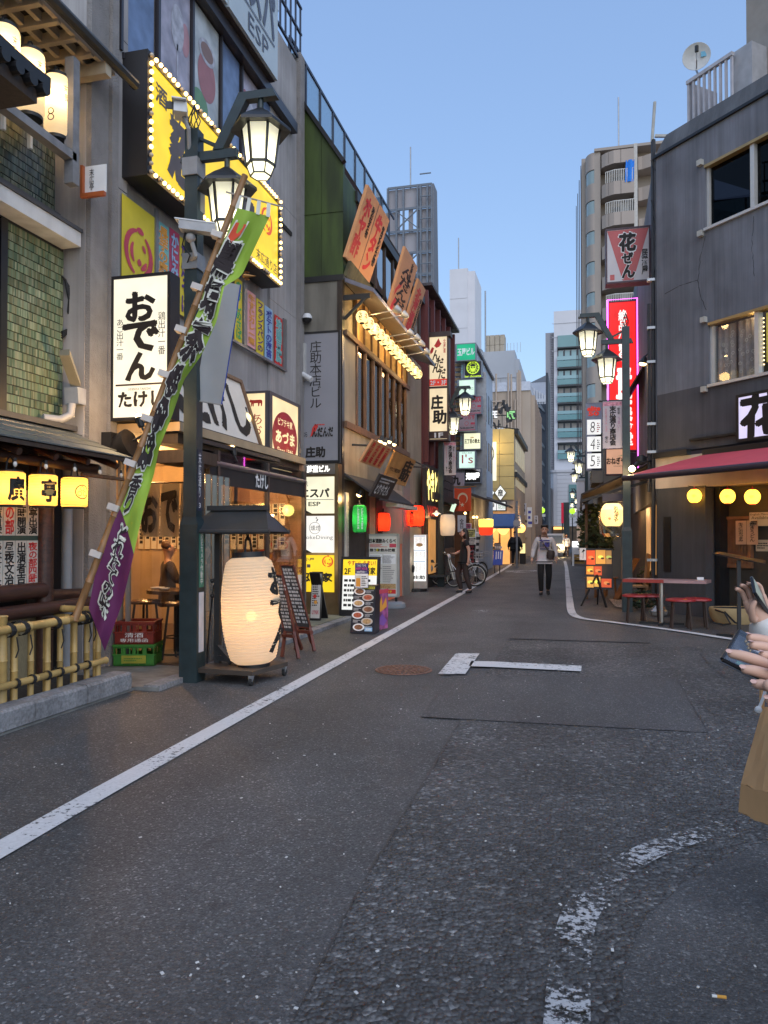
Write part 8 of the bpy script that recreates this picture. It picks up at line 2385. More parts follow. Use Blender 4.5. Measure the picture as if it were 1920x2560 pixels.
MB().prism([R(a+.02,za+.03,fo),R(TE,za+.03,fo),R(TE,ztop,.06),R(a+.85,ztop,.06)],(0,0,.012)).build('cloth',REDA,aw3)
MB().tube([R(a,za,fo),R(TE,za,fo)],.055,10).build('front_bar',mat('bar_plum',(.06,.045,.06),.35,.1,metal=.3),aw3,True)
MB().beam(R(a+.8,ztop+.03,.08),R(TE,ztop+.03,.08),.12,.1).build('cassette',BLACK,aw3)
MB().tube([R(1.2,za,fo),R(1.7,za+.05,.6),R(1.2,ztop-.1,.1)],.025,6).build('folding_arm',GREYMETAL,aw3)
YL=paper('amber_paper',(.95,.7,.18),.7,.35)
for k,px in enumerate((1736,1819,1881,1948)):
 q=rp(px,1240+k,.12)
 t,rf,c=lantern('round_lantern',('round amber lantern nearest the grey corner under the red awning','round amber lantern over the lattice window left edge','round amber lantern over the lattice window right edge','round amber lantern past the door edge')[k],q,.125,.24,YL,9,cap=REDPR,light=3.6,lcol=(1,.62,.14),bulge=.5,hang=.05,n=22,group='round amber lanterns under the red awning')
 aa=cam_ang(c);wrap_text(t,'一番搾り',c,rf,aa-.45,aa+.25,-.03,.02,BROWNINK,0,False)
tag(MB().tube([rp(1720,1215,.1),rp(1770,1222,.1),rp(1820,1216,.1),rp(1880,1222,.1),rp(1940,1216,.1)],.008,5).build('cable',BLACK),'thin cable carrying the amber lanterns','cable')
zr=zp1
rr0,rr1=rt(1722,300,-.4)[0],rt(1830,230,-.4)[0]
rl_=MB()
zt2=rt(1830,140,-.4)[1]
for k in range(9):
 tt=rr0+(rr1-rr0)*k/8
 rbox(tt-.02,tt+.02,zr-.3,zt2,-.42,-.38).build('roof_rail_bar',mat('rail_grey',(.45,.44,.47),.5),rbld)
rbox(rr0-.03,rr1+.03,zt2,zt2+.07,-.44,-.36).build('roof_hand_rail',mat('rail_grey',(.45,.44,.47)),rbld)
MB().prism([R(rr0-.03,zr-.3,-.4),R(rr0-.03,zt2+.05,-.4),R(rr0-.03,zt2+.05,-1.2),R(rr0-.03,zr-.3,-1.2)],UD*.03).build('roof_side_rail',mat('rail_grey',(.45,.44,.47)),rbld)
q=rp(1741,144,-.45)
t=thing('satellite_dish','white satellite dish with a small blue mark on the roof rail','satellite dish',q-V((0,0,.3)))
dn=V((-.12,-1,-.12)).normalized()
mz=dn.to_track_quat('Z','Y').to_matrix().to_4x4()
MB().lathe([(.001,0),(.12,.012),(.2,.035),(.25,.06),(.255,.055),(.2,.028),(.001,-.008)],q,26,mz).build('dish',mat('dish_white',(.55,.55,.53),.4),t,True)
MB().tube([q+V((0,0,-.24)),q+dn*.18+V((0,0,-.12)),q+dn*.24+V((0,0,.05))],.012,6).build('feed_arm',GREYMETAL,t)
MB().cyl(q+dn*.24+V((0,0,.0)),q+dn*.24+V((0,0,.11)),.035,n=8).build('feed_horn',BLACK,t)
MB().obox(q+dn*.05+V((.13,0,.03)),(.05,0,0),(0,.0,.05),dn*.002).build('blue_mark',mat('mark_blue',(.1,.35,.5),.5),t)
MB().tube([q-dn*.03,q-dn*.1+V((0,0,-.2)),q+V((.05,0,-.4))],.02,6).build('mount',GREYMETAL,t)
t0=rt(1830,250,-.5)[0]
rbox(t0,t0+.42,zr-.3,zt2+.12,-.9,-.5).build('roof_panel',mat('roof_panel',(.38,.38,.4),.6),rbld)
rbox(rt(1866,100,-.9)[0],TE,zr-.3,14,-3,-.9).build('roof_house',mat('roof_house',(.3,.27,.24),.8,.08),rbld)
PIPE=mat('pipe_black',(.03,.03,.034),.5,.2)
pc=thing('corner_pipes','bundle of dark pipes and cables running up the building corner','pipes',(1.45,15.85,0))
for(px,pt,pb,r)in((1633,350,1500,.045),(1645,640,1540,.035),(1622,760,1230,.03)):
 a,b=P(px,pt,y=15.8),P(px,pb,y=15.8)
 MB().tube([b,(b+a)/2+V((.01,0,0)),a],r,8).build('pipe',PIPE,pc,True)
a=P(1630,355,y=15.8);MB().cyl(a,P(1637,255,y=15.8),.03,n=8).beam(P(1637,340,y=15.8),P(1672,340,y=15.8),.05,.05).build('roof_bracket',mat('bracket_cream'),pc)
for py in(700,820,905,1060,1130,1400):q=P(1636,py,y=15.78);MB().box(q.x-.14,q.x+.14,15.72,15.84,q.z-.025,q.z+.025).build('pipe_clamp',GREYMETAL,pc)
MB().tube([P(1630,400,y=15.7),P(1640,430,y=15.7),P(1660,375,y=15.65)],.03,6).build('cable_loop',BLACK,pc,True)
mb=MB()
for k in range(5):mb.tube([P(1628+3*k,500+40*k,y=15.74),P(1640,560+30*k,y=15.72),P(1634-k,700,y=15.75)],.012,5)
o=mb.build('cable_tangle',BLACK,pc);o['kind']='stuff'
rl0=P(1568,1529,z=0)
street_lamp('street lamp on the right beside the dark corner building',(rl0.x,rl0.y,0),math.pi,9)
f=sgn(1507,1556,1003,1121,y=rl0.y+.0)
association_banner('lilac street banner on the right lamp post beside the elite sign',f)
MB().cyl(P(1490,1000,y=rl0.y),P(1470,1002,y=rl0.y),.025,.001,8)
f=sgn(1514,1627,568,706,y=16.6)
t=signbox('izakaya_sign','red and white projecting sign reading 花ぜん with 居酒屋 at its side','sign',f,.3,mat('sign_case_plum',(.06,.03,.045),.5,.2),mat('sign_white_face',(.55,.52,.54),.4,.05,3),.035)
f.poly(t,[(.04,.96),(.96,.96),(.62,.04),(.38,.04)],mat('sign_rose',(.5,.1,.1),.5,.08,3),.003,'red_wedge')
f.text(t,'花',(.3,.56,.68,.9),WHITEPR,.12,off=.005);f.text(t,'花',(.31,.57,.67,.89),INK,.07,off=.008)
f.text(t,'ぜ',(.36,.34,.62,.54),WHITEPR,.12,off=.005);f.text(t,'ぜ',(.37,.345,.61,.535),INK,.07,off=.008)
f.text(t,'ん',(.36,.08,.66,.32),WHITEPR,.12,off=.005);f.text(t,'ん',(.37,.085,.65,.315),INK,.07,off=.008)
f.text(t,'居酒屋',(.8,.12,.94,.58),INK,.02,True,.006);f.rect(t,(.1,.06,.2,.16),mat('sign_rose'),.004,'seal_mark')
MB().box(f.o.x+f.W,1.75,16.7,16.8,f.pt(0,.2).z,f.pt(0,.8).z).build('bracket',BLACK,t)
f=sgn(1522,1594,752,1128,y=22.0)
REDN=glow('sign_red_lit',(1,.015,.01),.95,(.6,.02,.02))
t=signbox('neon_sign','tall bright red sign reading 絶品小籠包 with a pink neon edge','sign',f,.3,mat('sign_case_plum'),REDN,.03)
LWW=glow('letters_warmwhite',(1,.95,.9),1.1)
f.text(t,'絶品小籠包',(.36,.6,.66,.94),LWW,.03,True,.006);f.text(t,'青葉',(.26,.2,.82,.56),glow('letters_warmwhite',(1,.95,.9),1.1),.06,True,.006);f.text(t,'食堂',(.5,.04,.85,.2),LWW,.05,True,.006)
NEON=glow('neon_pink',(1,.12,.85),3.2)
MB().tube([f.pt(-.02,-.14,.03),f.pt(-.02,1.01,.03),f.pt(1.02,1.01,.03),f.pt(1.02,-.14,.03)],.022,6).build('neon_tube',NEON,t)
f.rect(t,(.3,-.1,1.05,-.01),BLACK,-.2,'base_box',.18)
lamp('neon_light',f.pt(.5,.5,.5),10,(1,.1,.2),.3,t)
f=sgn(1465,1506,1007,1176,y=28)
t=signbox('elite_sign','grey sign tower reading elite 50 above lit panels 8 4 5','sign',f,.3,mat('sign_grey_face',(.36,.38,.46),.5),mat('sign_grey_face',(.36,.38,.46),.5),.01)
REDL=mat('elite_red',(.7,.04,.02),.5,emis=(.9,.05,.02),estr=.3)
f.text(t,'elite',(.1,.88,.88,.95),REDL,.08,off=.006);f.text(t,'50',(.18,.81,.8,.87),REDL,.06,off=.006)
for k,ch in enumerate('845'):
 v1=.75-.25*k;f.rect(t,(.08,v1-.22,.92,v1),glow('elite_panel_lit',(1,1,.97),.9),.004,'lit_panel',.004)
 f.text(t,ch,(.28,v1-.19,.56,v1-.03),GREYT,-.01,off=.011,shear=.15);f.lines(t,(.68,v1-.19,.86,v1-.04),5,(CRIM,GREYT,GREYT)[k],.011)
MB().box(f.o.x+f.W,1.0,28.1,28.2,f.pt(0,.4).z,f.pt(0,.5).z).build('bracket',BLACK,t)
f=sgn(1514,1564,1121,1187,y=17.6)
t=signbox('peach_sign','peach lit sign with brown おねぎや brush lettering behind the lamp post','sign',f,.2,mat('sign_case_plum'),glow('face_peach',(.85,.45,.28),.62),.02)
f.text(t,'おねぎや',(.06,.4,.98,.66),BROWNINK,.05,off=.005);f.text(t,'ONEGIYA',(.4,.3,.85,.35),BROWNINK,-.01,off=.005);f.poly(t,[(.55,.7),(.75,.72),(.9,.76),(.8,.71)],GRNI,.005,'leaf_mark')
nh=thing('corrugated_house','narrow plum corrugated house with red lit windows and spot lamps','building',(1.75,20,0))
PLUM=mat('plum_corrugated',(.09,.06,.07),.5,.15)
MB().box(1.85,6,16.5,27.5,0,8.3).build('wall',PLUM,nh)
for k in range(30):
 MB().beam((1.83,16.6+.36*k,4.6),(1.83,17.6+.36*k,8.2),.04,.12,(1,0,0)).build('corrugation',PLUM,nh)
for k in range(4):MB().box(1.8,1.84,17.2+1.3*k,18.2+1.3*k,3.0,4.5).build('lit_window',glow('window_red',(1,.35,.3),.7),nh)
MB().lathe([(.001,0),(.4,0),(.42,.05)],(1.78,19.5,6.4),18,Matrix.Rotation(rad(-90),4,'Y')@Matrix.Diagonal(V((1.5,1,1,1)))).build('oval_window',glow('window_red2',(1,.15,.15),.6),nh)
f=Face((1.7,16.62,2.6),(0,1.2,0),(0,0,2.6));f.rect(nh,(0,0,1,1),glow('strip_warm',(1,.7,.25),.6),0,'lit_strip',.03);f.text(nh,'おねぎや',(.25,.1,.75,.8),BROWNINK,.0,True,.034)
q=P(1608,908,y=18)
t=thing('wall_spot','warm conical wall spot lamp above the dark sloping hood','spot lamp',q)
MB().lathe([(.04,.14),(.06,.1),(.13,-.02)],q,14,Matrix.Rotation(rad(15),4,'Y')).build('shade',DARKMETAL,t,True);MB().sph(q+V((0,0,-.01)),.09,8,6,(1,1,.5)).build('bulb',WARMBULB,t,True);MB().tube([q+V((0,0,.12)),q+V((.1,0,.2)),(1.85,18,q.z+.15)],.02,6).build('arm',BLACK,t)
lamp('spot_light',q+V((0,0,-.15)),8,warm,.06,t)
a=P(1570,985,y=20);MB().prism([(1.85,19,a.z+.9),(1.85,22,a.z+.9),(1.25,22,a.z-.1),(1.25,19,a.z-.1)],(0,0,.06)).build('sloping_hood',AWB,nh)
q=P(1580,1172,y=15.2)
t=thing('bare_spot','dazzling bare spot lamp at the tip of the red awning','spot lamp',q)
MB().sph(q,.06,10,8).build('bulb',glow('bulb_dazzle',(1,.75,.35),16),t,True);MB().cyl(q+V((.03,.05,.02)),q+V((.12,.2,.12)),.045,n=8).build('holder',BLACK,t);MB().tube([q+V((.12,.2,.12)),q+V((.4,.6,.2))],.02,6).build('arm',BLACK,t)
lamp('spot_light',q+V((-.05,-.12,-.02)),14,(1,.7,.35),.06,t)
q=P(1603,1150,y=16.2);t=thing('round_gong','dark round shade on the lit wood post above the awning tip','lamp',q);MB().sph(q,.11,12,8,(1,.6,1)).build('shade',DARKMETAL,t,True);MB().tube([q,q+V((.2,.1,.1)),q+V((.3,.2,-.3))],.02,6).build('arm',BLACK,t)
og=thing('brown_awning','dark brown awning over the small shop past the right lamp post','awning',(.8,18,2.3))
za=P(1452,1256,y=17.6).z;zt=P(1568,1206,y=16.6).z
xf=P(1452,1256,y=17.6).x
MB().prism([(xf,17.0,za+.12),(xf,21.5,za+.12),(1.85,21.5,zt+.55),(1.85,17.0,zt+.55)],(0,0,.04)).build('cloth',mat('awning_umber',(.04,.03,.026),.8,.1),og)
MB().box(xf,xf+.03,17.0,21.5,za-.12,za+.12).build('valance',mat('awning_umber'),og)
MB().beam((xf,17.02,za),(1.85,17.02,zt+.15),.05,.06).build('side_arm',BLACK,og)
MB().box(xf+.1,xf+.16,18.5,18.56,0,za).build('awning_post',WOOD,og)
MB().box(1.8,1.84,16.6,27,0,2.9).build('shop_front',mat('front_brown'),og)
for k in range(3):MB().box(1.76,1.795,16.9+1.4*k,17.9+1.4*k,.6,2.3).build('lit_panel',glow('panel_amber',(1,.5,.18),.5),og)
lamp('shop_light',(1.1,18.5,2.0),14,warm,.1,og)
lamp('shop_light',(1.2,23,2.2),20,warm,.1,og)
q=P(1531,1287,y=16.2)
t,rf,c=lantern('onegiya_lantern','round white lantern lettered おねぎや beside the right lamp post',q,.235,.47,paper('onegi_paper',(.95,.8,.52),.7,.25),16,light=8,lcol=(1,.68,.3),bulge=.42,hang=.1,n=28,capr=.8)
aa=cam_ang(c);wrap_text(t,'おねぎや',c,rf,aa+.1,aa+.55,-.15,.17,INK,.05);wrap_text(t,'印',c,rf,aa-.35,aa-.15,-.11,-.06,REDPR,.1)
MB().box(q.x-.2,q.x+.2,q.y-.15,q.y+.15,q.z+.27,q.z+.42).build('hood',mat('hood_plum',(.06,.05,.07),.5),t)
MB().lathe([(.26,.1),(.27,-.1),(.265,-.25),(.25,-.38),(.16,-.45),(.06,-.43)],q,22).build('plastic_bag',glass('bag_plastic',(.95,.93,.85),.12,.15,.88),t,True)
for(px,py,y,rx,rz,n,lab,sd)in((1484,1312,19.5,.42,.55,420,'leafy green shrub hanging left of the white lantern',21),(1500,1355,18.6,.36,.4,320,'lower green shrub behind the food photo board',22),(1476,1362,20,.3,.35,200,'pale leafed shrub beside the tall wooden stand',23)):
 q=P(px,py,y=y);bush(lab,(q.x,y,q.z),rx,.4,rz,n,LEAF,.11,None,'shrub','green_shrub',sd)
e0=P(1483,1517,z=0)
f=sgn(1464,1532,1371,1473,y=e0.y+.05)
f=Face(f.o,f.u+V((0,-.06,0)),f.v+V((0,.08,0)))
t=thing('food_photo_board','black easel board with glowing orange food photos','menu board',(e0.x,e0.y,0))
f.rect(t,(0,0,1,1),BLACK,-.04,'board',.04)
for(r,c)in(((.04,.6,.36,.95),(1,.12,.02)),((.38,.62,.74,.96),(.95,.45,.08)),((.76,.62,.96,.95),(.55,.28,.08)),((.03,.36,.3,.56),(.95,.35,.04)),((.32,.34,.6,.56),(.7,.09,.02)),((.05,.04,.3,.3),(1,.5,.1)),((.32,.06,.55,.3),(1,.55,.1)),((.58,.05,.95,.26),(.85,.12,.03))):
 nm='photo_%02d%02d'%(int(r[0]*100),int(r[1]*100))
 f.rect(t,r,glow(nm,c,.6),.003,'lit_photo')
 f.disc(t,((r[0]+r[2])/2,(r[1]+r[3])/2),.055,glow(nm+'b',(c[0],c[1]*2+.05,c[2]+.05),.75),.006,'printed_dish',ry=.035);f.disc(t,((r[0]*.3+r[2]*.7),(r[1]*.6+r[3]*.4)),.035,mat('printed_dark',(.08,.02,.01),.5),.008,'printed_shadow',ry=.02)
ap=f.pt(.42,.35,.02)
for(px,py)in((1453,1515),(1516,1519)):MB().beam(ap,P(px,py,z=.0),.035,.035).build('easel_leg',BLACK,t)
MB().beam(f.pt(.5,.5,-.04),V((e0.x+.1,e0.y+.6,0)),.03,.03).build('easel_leg',BLACK,t)
lamp('board_light',f.pt(.4,.5,.25),2.5,(1,.4,.1),.2,t)
f2=sgn(1449,1465,1370,1400,y=e0.y+.1);t=thing('plant_sketch_card','white card with a dark leaf sketch left of the food board','card',f2.pt(.5,0));f2.rect(t,(0,0,1,1),WHITEPR,-.01,'card',.01);f2.poly(t,[(.3,.6),(.6,.9),(.9,.8),(.65,.7)],INK,.003,'leaf_sketch');f2.poly(t,[(.5,.1),(.55,.1),(.65,.75),(.6,.75)],INK,.003,'stem_sketch')
wst=None
for k,(px,py)in enumerate(((1478,1492),(1500,1494),(1528,1490))):
 q=P(px,py,z=0);lab=('wooden stool behind the easel legs, nearest the road','wooden stool in the middle behind the easel','wooden stool beside the lamp post behind the easel')[k]
 if wst is None:
  wst=thing('wooden_stool',lab,'stool',(0,0,0),'small wooden stools by the food board')
  WLT=mat('stool_wood',(.25,.13,.06),.5,.2)
  MB().lathe([(.001,.44),(.17,.44),(.175,.455),(.17,.47),(.001,.47)],(0,0,0),18).build('seat',WLT,wst)
  for s in range(4):an=s*math.pi/2+.7;MB().beam((.12*math.cos(an),.12*math.sin(an),.44),(.16*math.cos(an),.16*math.sin(an),0),.03,.03).build('leg',WLT,wst)
  o=wst
 else:o=copy_tree(wst);o['label']=lab
 o.location=(q.x,q.y,0)
q=P(1448,1412,z=0)
t=thing('wooden_crate_stand','tall stand of yellowish wooden crates left of the food board','stand',(q.x,q.y,0))
CW=mat('crate_wood',(.36,.22,.06),.6,.2)
for k in range(3):
 z=.05+.36*k;MB().box(q.x-.33,q.x+.33,q.y,q.y+.03,z,z+.12).box(q.x-.33,q.x+.33,q.y,q.y+.03,z+.2,z+.32).box(q.x-.33,q.x-.27,q.y-.02,q.y+.5,z,z+.33).box(q.x+.27,q.x+.33,q.y-.02,q.y+.5,z,z+.33).build('crate',CW,t)
 MB().box(q.x-.26,q.x+.26,q.y+.3,q.y+.32,z,z+.33).build('crate_back',DARKWOOD,t)
MB().prism([(q.x-.42,q.y-.05,0),(q.x-.34,q.y-.05,0),(q.x-.34,q.y-.05,1.15),(q.x-.36,q.y-.05,1.15)],(0,.5,0)).build('side_board',BLACK,t)
q=P(1590,1520,z=0)
t=thing('wooden_chair','brown wooden chair leaning boards behind the right lamp post','chair',(q.x,q.y,0))
MB().box(q.x-.2,q.x+.25,q.y,q.y+.4,.42,.46).build('seat',WLT,t);MB().beam((q.x+.2,q.y+.4,0),(q.x+.3,q.y+.6,1.1),.05,.16).build('backrest',WLT,t)
for(dx,dy)in((-.17,.03),(.22,.03),(-.17,.37),(.22,.37)):MB().beam((q.x+dx,q.y+dy,0),(q.x+dx,q.y+dy,.42),.035,.035).build('leg',WLT,t)
q2=P(1540,1500,z=0);o=MB().beam((q2.x,q2.y,.02),(q2.x+.5,q2.y+.5,.95),.16,.03);t=thing('brown_plank','orange brown plank propped at an angle behind the post','plank',(q2.x,q2.y,0));o.build('board',mat('plank_orange',(.2,.09,.035),.6,.2),t);MB().beam((q2.x+.1,q2.y+.3,.0),(q2.x+.45,q2.y+.45,.8),.05,.05).build('strut',DARKWOOD,t)
q=P(1545,1505,z=0);sheetm=MB().add([(P(1521,1499,z=0).xy.to_3d()+V((0,0,.02))),P(1560,1505,z=0)+V((0,0,.02)),P(1565,1523,z=0)+V((0,0,.02)),P(1538,1520,z=0)+V((0,0,.02))],[(0,1,2,3)])
t=thing('striped_mat','pale striped mat lying on the ground by the right lamp post','mat',q);MB().prism(sheetm.v,(0,0,.012)).build('cloth',mat('mat_stripe',(.25,.22,.2),.9,.5,3,stretch=(14,1,1)),t)
q=P(1612,1528,z=0);bush('dim trailing plant on the ground behind the red table',(q.x,q.y+.25,.22),.35,.25,.2,160,LEAFD,.08,None,'plant','ground_plant',31)
q=P(1570,1440,y=17.5);bush('bare twiggy plant in a tub behind the post',(q.x+.3,17.5,q.z-.1),.2,.2,.3,60,LEAFD,.08,None,'plant','twiggy_plant',32)
tq=P(1659,1566,z=0)
tb=thing('red_table','narrow red edged folding table with steel leg on the corner','table',(tq.x,tq.y,0))
TP=mat('table_pink',(.4,.25,.25),.3,.08);TR=mat('table_red',(.33,.04,.03),.4,.1)
aL,aR=P(1582,1462,z=.72),P(1745,1468,z=.72)
c0=V((tq.x-.62,tq.y+.3,.7));du=V((1.28,-.28,0));dv=V((.14,.42,0))
MB().prism([c0,c0+du,c0+du+dv,c0+dv],(0,0,.05)).build('table_top',TP,tb)
MB().prism([c0+V((0,-.012,-.002)),c0+du*.5+V((0,-.012,-.002)),c0+du*.5+V((0,-.001,-.002)),c0+V((0,-.001,-.002))],(0,0,.055)).build('red_edge',TR,tb)
MB().tube([V((tq.x,tq.y+.3,.7)),V((tq.x,tq.y+.3,.02))],.035,10).build('leg',STEEL,tb,True);MB().beam((tq.x-.35,tq.y+.35,.02),(tq.x+.35,tq.y+.25,.02),.06,.04).beam((tq.x-.05,tq.y+.05,.02),(tq.x+.05,tq.y+.55,.02),.06,.04).build('foot',BLACK,tb)
o=MB().obox(c0+du*.9+dv*.5+V((0,0,.075)),(.05,0,0),(0,.03,0),(0,0,.022)).build('napkin_box',WHITEPR);tag(o,'small white box at the end of the red table','box')
sb=None
for k,(pxa,pya)in enumerate(((1590,1556),(1626,1556),(1702,1572),(1742,1570))):
 q=P(pxa,pya,z=0);lab=('red topped stool nearest the lamp post at the red table','red topped stool tucked under the left of the red table','red topped stool before the grey wall, left one','red topped stool before the grey wall, right one')[k]
 if sb is None:
  sb=thing('red_stool',lab,'stool',(0,0,0),'red topped stools at the red table')
  MB().lathe([(.001,.435),(.17,.43),(.2,.445),(.195,.47),(.15,.485),(.001,.49)],(0,0,0),22,Matrix.Diagonal(V((1.15,.9,1)))).build('seat',mat('vinyl_red',(.34,.02,.025),.35,.1),sb,True)
  for s in range(4):an=s*math.pi/2+.785;MB().cyl((.16*math.cos(an),.13*math.sin(an),.44),(.2*math.cos(an),.17*math.sin(an),0),.02,.016,8).build('leg',mat('leg_dark',(.035,.018,.013),.5),sb)
  o=sb
 else:o=copy_tree(sb);o['label']=lab
 o.location=(q.x,q.y,0)
q=P(1632,1540,z=0);t=thing('crumpled_bag','crumpled pale plastic bag on the ground under the red table','bag',q);r_=random.Random(4)
MB().lathe([(.001,0),(.16,.02),(.19,.1),(.1,.2),(.02,.22)],(q.x+.15,q.y,0),9,Matrix.Rotation(.4,4,'Z')@Matrix.Diagonal(V((1.3,.8,1,1)))).build('bag_body',glass('bag_plastic2',(.9,.88,.84),.25,.3,.6),t);MB().box(q.x,q.x+.2,q.y+.02,q.y+.1,.01,.12).build('bag_contents',WHITEPR,t)
q=P(1838,1560,z=0)
t=thing('tote_bag','beige canvas tote bag with black handles lying by the pub door','bag',q)
CANV=mat('canvas_beige',(.42,.3,.15),.85,.15,6)
MB().lathe([(.001,.0),(.24,.0),(.3,.1),(.32,.24),(.31,.27),(.28,.2),(.2,.04),(.001,.03)],(q.x,q.y+.1,0),20,Matrix.Diagonal(V((1.25,.8,1)))).build('bag_body',CANV,t,True)
MB().tube([(q.x-.33,q.y-.1,.24),(q.x-.2,q.y-.2,.2),(q.x-.12,q.y-.26,.03),(q.x-.25,q.y-.33,.02),(q.x-.4,q.y-.3,.05)],.016,6).tube([(q.x-.2,q.y-.18,.22),(q.x-.05,q.y-.24,.05),(q.x+.02,q.y-.25,.03)],.016,6).tube([(q.x-.33,q.y+.05,.26),(q.x,q.y-.02,.27),(q.x+.3,q.y+.08,.26)],.02,6).build('handle',BLACK,t)
q=P(1848,1592,z=0)
t=thing('menu_lectern','black metal menu stand with a slanted tray by the pub door','stand',(q.x,q.y,0))
MB().beam((q.x,q.y,.02),(q.x,q.y,1.12),.05,.05).build('post',BLACK,t);MB().beam((q.x-.3,q.y+.05,.02),(q.x+.3,q.y-.1,.02),.08,.03).beam((q.x-.1,q.y-.2,.02),(q.x+.1,q.y+.2,.02),.08,.03).build('foot',BLACK,t)
MB().prism([(q.x-.34,q.y+.1,1.2),(q.x+.3,q.y-.25,1.06),(q.x+.36,q.y+.0,1.1),(q.x-.2,q.y+.35,1.22)],(0,0,.02)).build('tray',BLACK,t)
# people
SKIN=mat('skin_tone',(.48,.27,.19),.5,.06,8)
SKINL=mat('skin_light',(.6,.36,.26),.5,.06,8)
HAIR=mat('black_hair',(.014,.011,.01),.45,.2,20)
BLKC=mat('black_cloth',(.009,.009,.011),.85,.2,5,.1)
def skin_mesh(name,verts,edges,radii,mt,parent,sub=2,roots=(0,)):
 me=bpy.data.meshes.new(name)
 me.from_pydata([tuple(v)for v in verts],edges,[])
 me.materials.append(mt)
 o=bpy.data.objects.new(name,me)
 COL.objects.link(o)
 md=o.modifiers.new('skin','SKIN')
 md.use_smooth_shade=True
 md.branch_smoothing=0.6
 for i,r in enumerate(radii):
  d=me.skin_vertices[0].data[i]
  d.radius=r if isinstance(r,tuple)else(r,r)
  d.use_root=i in roots
 s=o.modifiers.new('sub','SUBSURF');s.levels=sub;s.render_levels=sub
 if parent is not None:
  o.parent=parent
  o.matrix_parent_inverse=Matrix.Translation(-parent.location)if parent.type=='EMPTY' else Matrix()
 return o
def person(label,loc,heading,h,J,top,bottom,shoes,skin=SKIN,long_sleeve=True,hair='short',loose=1.18,fem=False,wide=1.0,arms=True):
 """J: joint positions for a 1.72 m figure facing -Y"""
 t=thing('person',label,'person',(0,0,0))
 B=dict(pelvis=(0,0,.95),spine=(0,.01,1.12),chest=(0,0,1.32),neck=(0,.01,1.46),jaw=(0,-.015,1.55),head=(0,-.005,1.62),crown=(0,.005,1.67),ls=(-.17,.01,1.4),le=(-.22,.04,1.13),lw=(-.23,-.02,.9),lh=(-.23,-.05,.81),rs=(.17,.01,1.4),re=(.22,.04,1.13),rw=(.23,-.02,.9),rh=(.23,-.05,.81),lp=(-.085,0,.9),lk=(-.1,-.02,.5),la=(-.1,.02,.09),lf=(-.11,-.13,.035),rp=(.085,0,.9),rk=(.1,-.02,.5),ra=(.1,.02,.09),rf=(.11,-.13,.035))
 B.update(J)
 if not arms:
  for n_ in('le','lw','lh','re','rw','rh'):del B[n_]
 names=list(B)
 ix={n:i for i,n in enumerate(names)}
 vs=[V(B[n])for n in names]
 E_=[('pelvis','spine'),('spine','chest'),('chest','neck'),('neck','jaw'),('jaw','head'),('head','crown'),('chest','ls'),('ls','le'),('le','lw'),('lw','lh'),('chest','rs'),('rs','re'),('re','rw'),('rw','rh'),('pelvis','lp'),('lp','lk'),('lk','la'),('la','lf'),('pelvis','rp'),('rp','rk'),('rk','ra'),('ra','rf')]
 Rr=dict(pelvis=(.15,.1),spine=(.135,.09),chest=(.16,.105),neck=.055,jaw=(.07,.08),head=(.082,.1),crown=(.06,.075),ls=.06,le=.043,lw=.03,lh=(.024,.045),rs=.06,re=.043,rw=.03,rh=(.024,.045),lp=.085,lk=.055,la=.038,lf=(.035,.028),rp=.085,rk=.055,ra=.038,rf=(.035,.028))
 skin_mesh('body',vs,[(ix[a],ix[b])for a,b in E_ if a in ix and b in ix],[Rr[n]for n in names],skin,t)
 B['hem']=tuple(V(B['pelvis'])+V((0,0,-.1)));Rr['hem']=(.165,.14)if arms else .125;E_.append(('pelvis','hem'))
 def cloth(nm,parts,mt,k,add=0.0,extra=None,root=0):
  parts=[p for p in parts if p in B]
  v=[V(B[p])for p in parts];loc_={p:i for i,p in enumerate(parts)}
  if extra:
   for(p,q_,r)in extra:pass
  e=[(loc_[a],loc_[b])for a,b in E_ if a in loc_ and b in loc_]
  rr=[]
  for p in parts:
   r=Rr[p];r=r if isinstance(r,tuple)else(r,r)
   rr.append((r[0]*k*wide+add,r[1]*k*wide+add))
  return skin_mesh(nm,v,e,rr,mt,t,2,(root,))
 tp=['pelvis','hem','spine','chest','ls','le','rs','re']+(['lw','rw']if long_sleeve else[])
 if not long_sleeve and arms:
  B2=dict(B);keep=(B['le'],B['re'])
  B['le']=tuple(V(B['ls']).lerp(V(B['le']),.6));B['re']=tuple(V(B['rs']).lerp(V(B['re']),.6))
 sh_=cloth('shirt',tp,top,loose,.012)
 if not long_sleeve and arms:B['le'],B['re']=keep
 pv_=Rr['pelvis'];Rr['pelvis']=.06;Rr['lp']=Rr['rp']=.066;cloth('trousers',['pelvis','lp','lk','la','rp','rk','ra'],bottom,1.25,.012);Rr['pelvis']=pv_
 for s in 'lr':
  skin_mesh('shoe',[V(B[s+'a'])+V((0,.04,-.035)),V(B[s+'a'])+V((0,-.03,-.03)),V(B[s+'f'])+V((0,-.02,0))],[(0,1),(1,2)],[(.045,.05),(.05,.05),(.045,.035)],shoes,t,2)
 hd=V(B['head'])
 if hair=='short':
  skin_mesh('hair',[hd+V((0,.035,.0)),hd+V((0,.03,.06)),hd+V((0,-.03,.085)),hd+V((0,-.055,.065))],[(0,1),(1,2),(2,3)],[(.09,.075),(.102,.085),(.096,.06),(.078,.034)],HAIR,t,2)
 elif hair=='long':
  skin_mesh('hair',[hd+V((0,-.03,.085)),hd+V((0,.03,.06)),hd+V((0,.055,-.05)),hd+V((0,.075,-.2)),hd+V((0,.07,-.32))],[(0,1),(1,2),(2,3),(3,4)],[(.085,.05),(.108,.095),(.115,.1),(.11,.08),(.08,.04)],HAIR,t,2)
 elif hair=='bun':
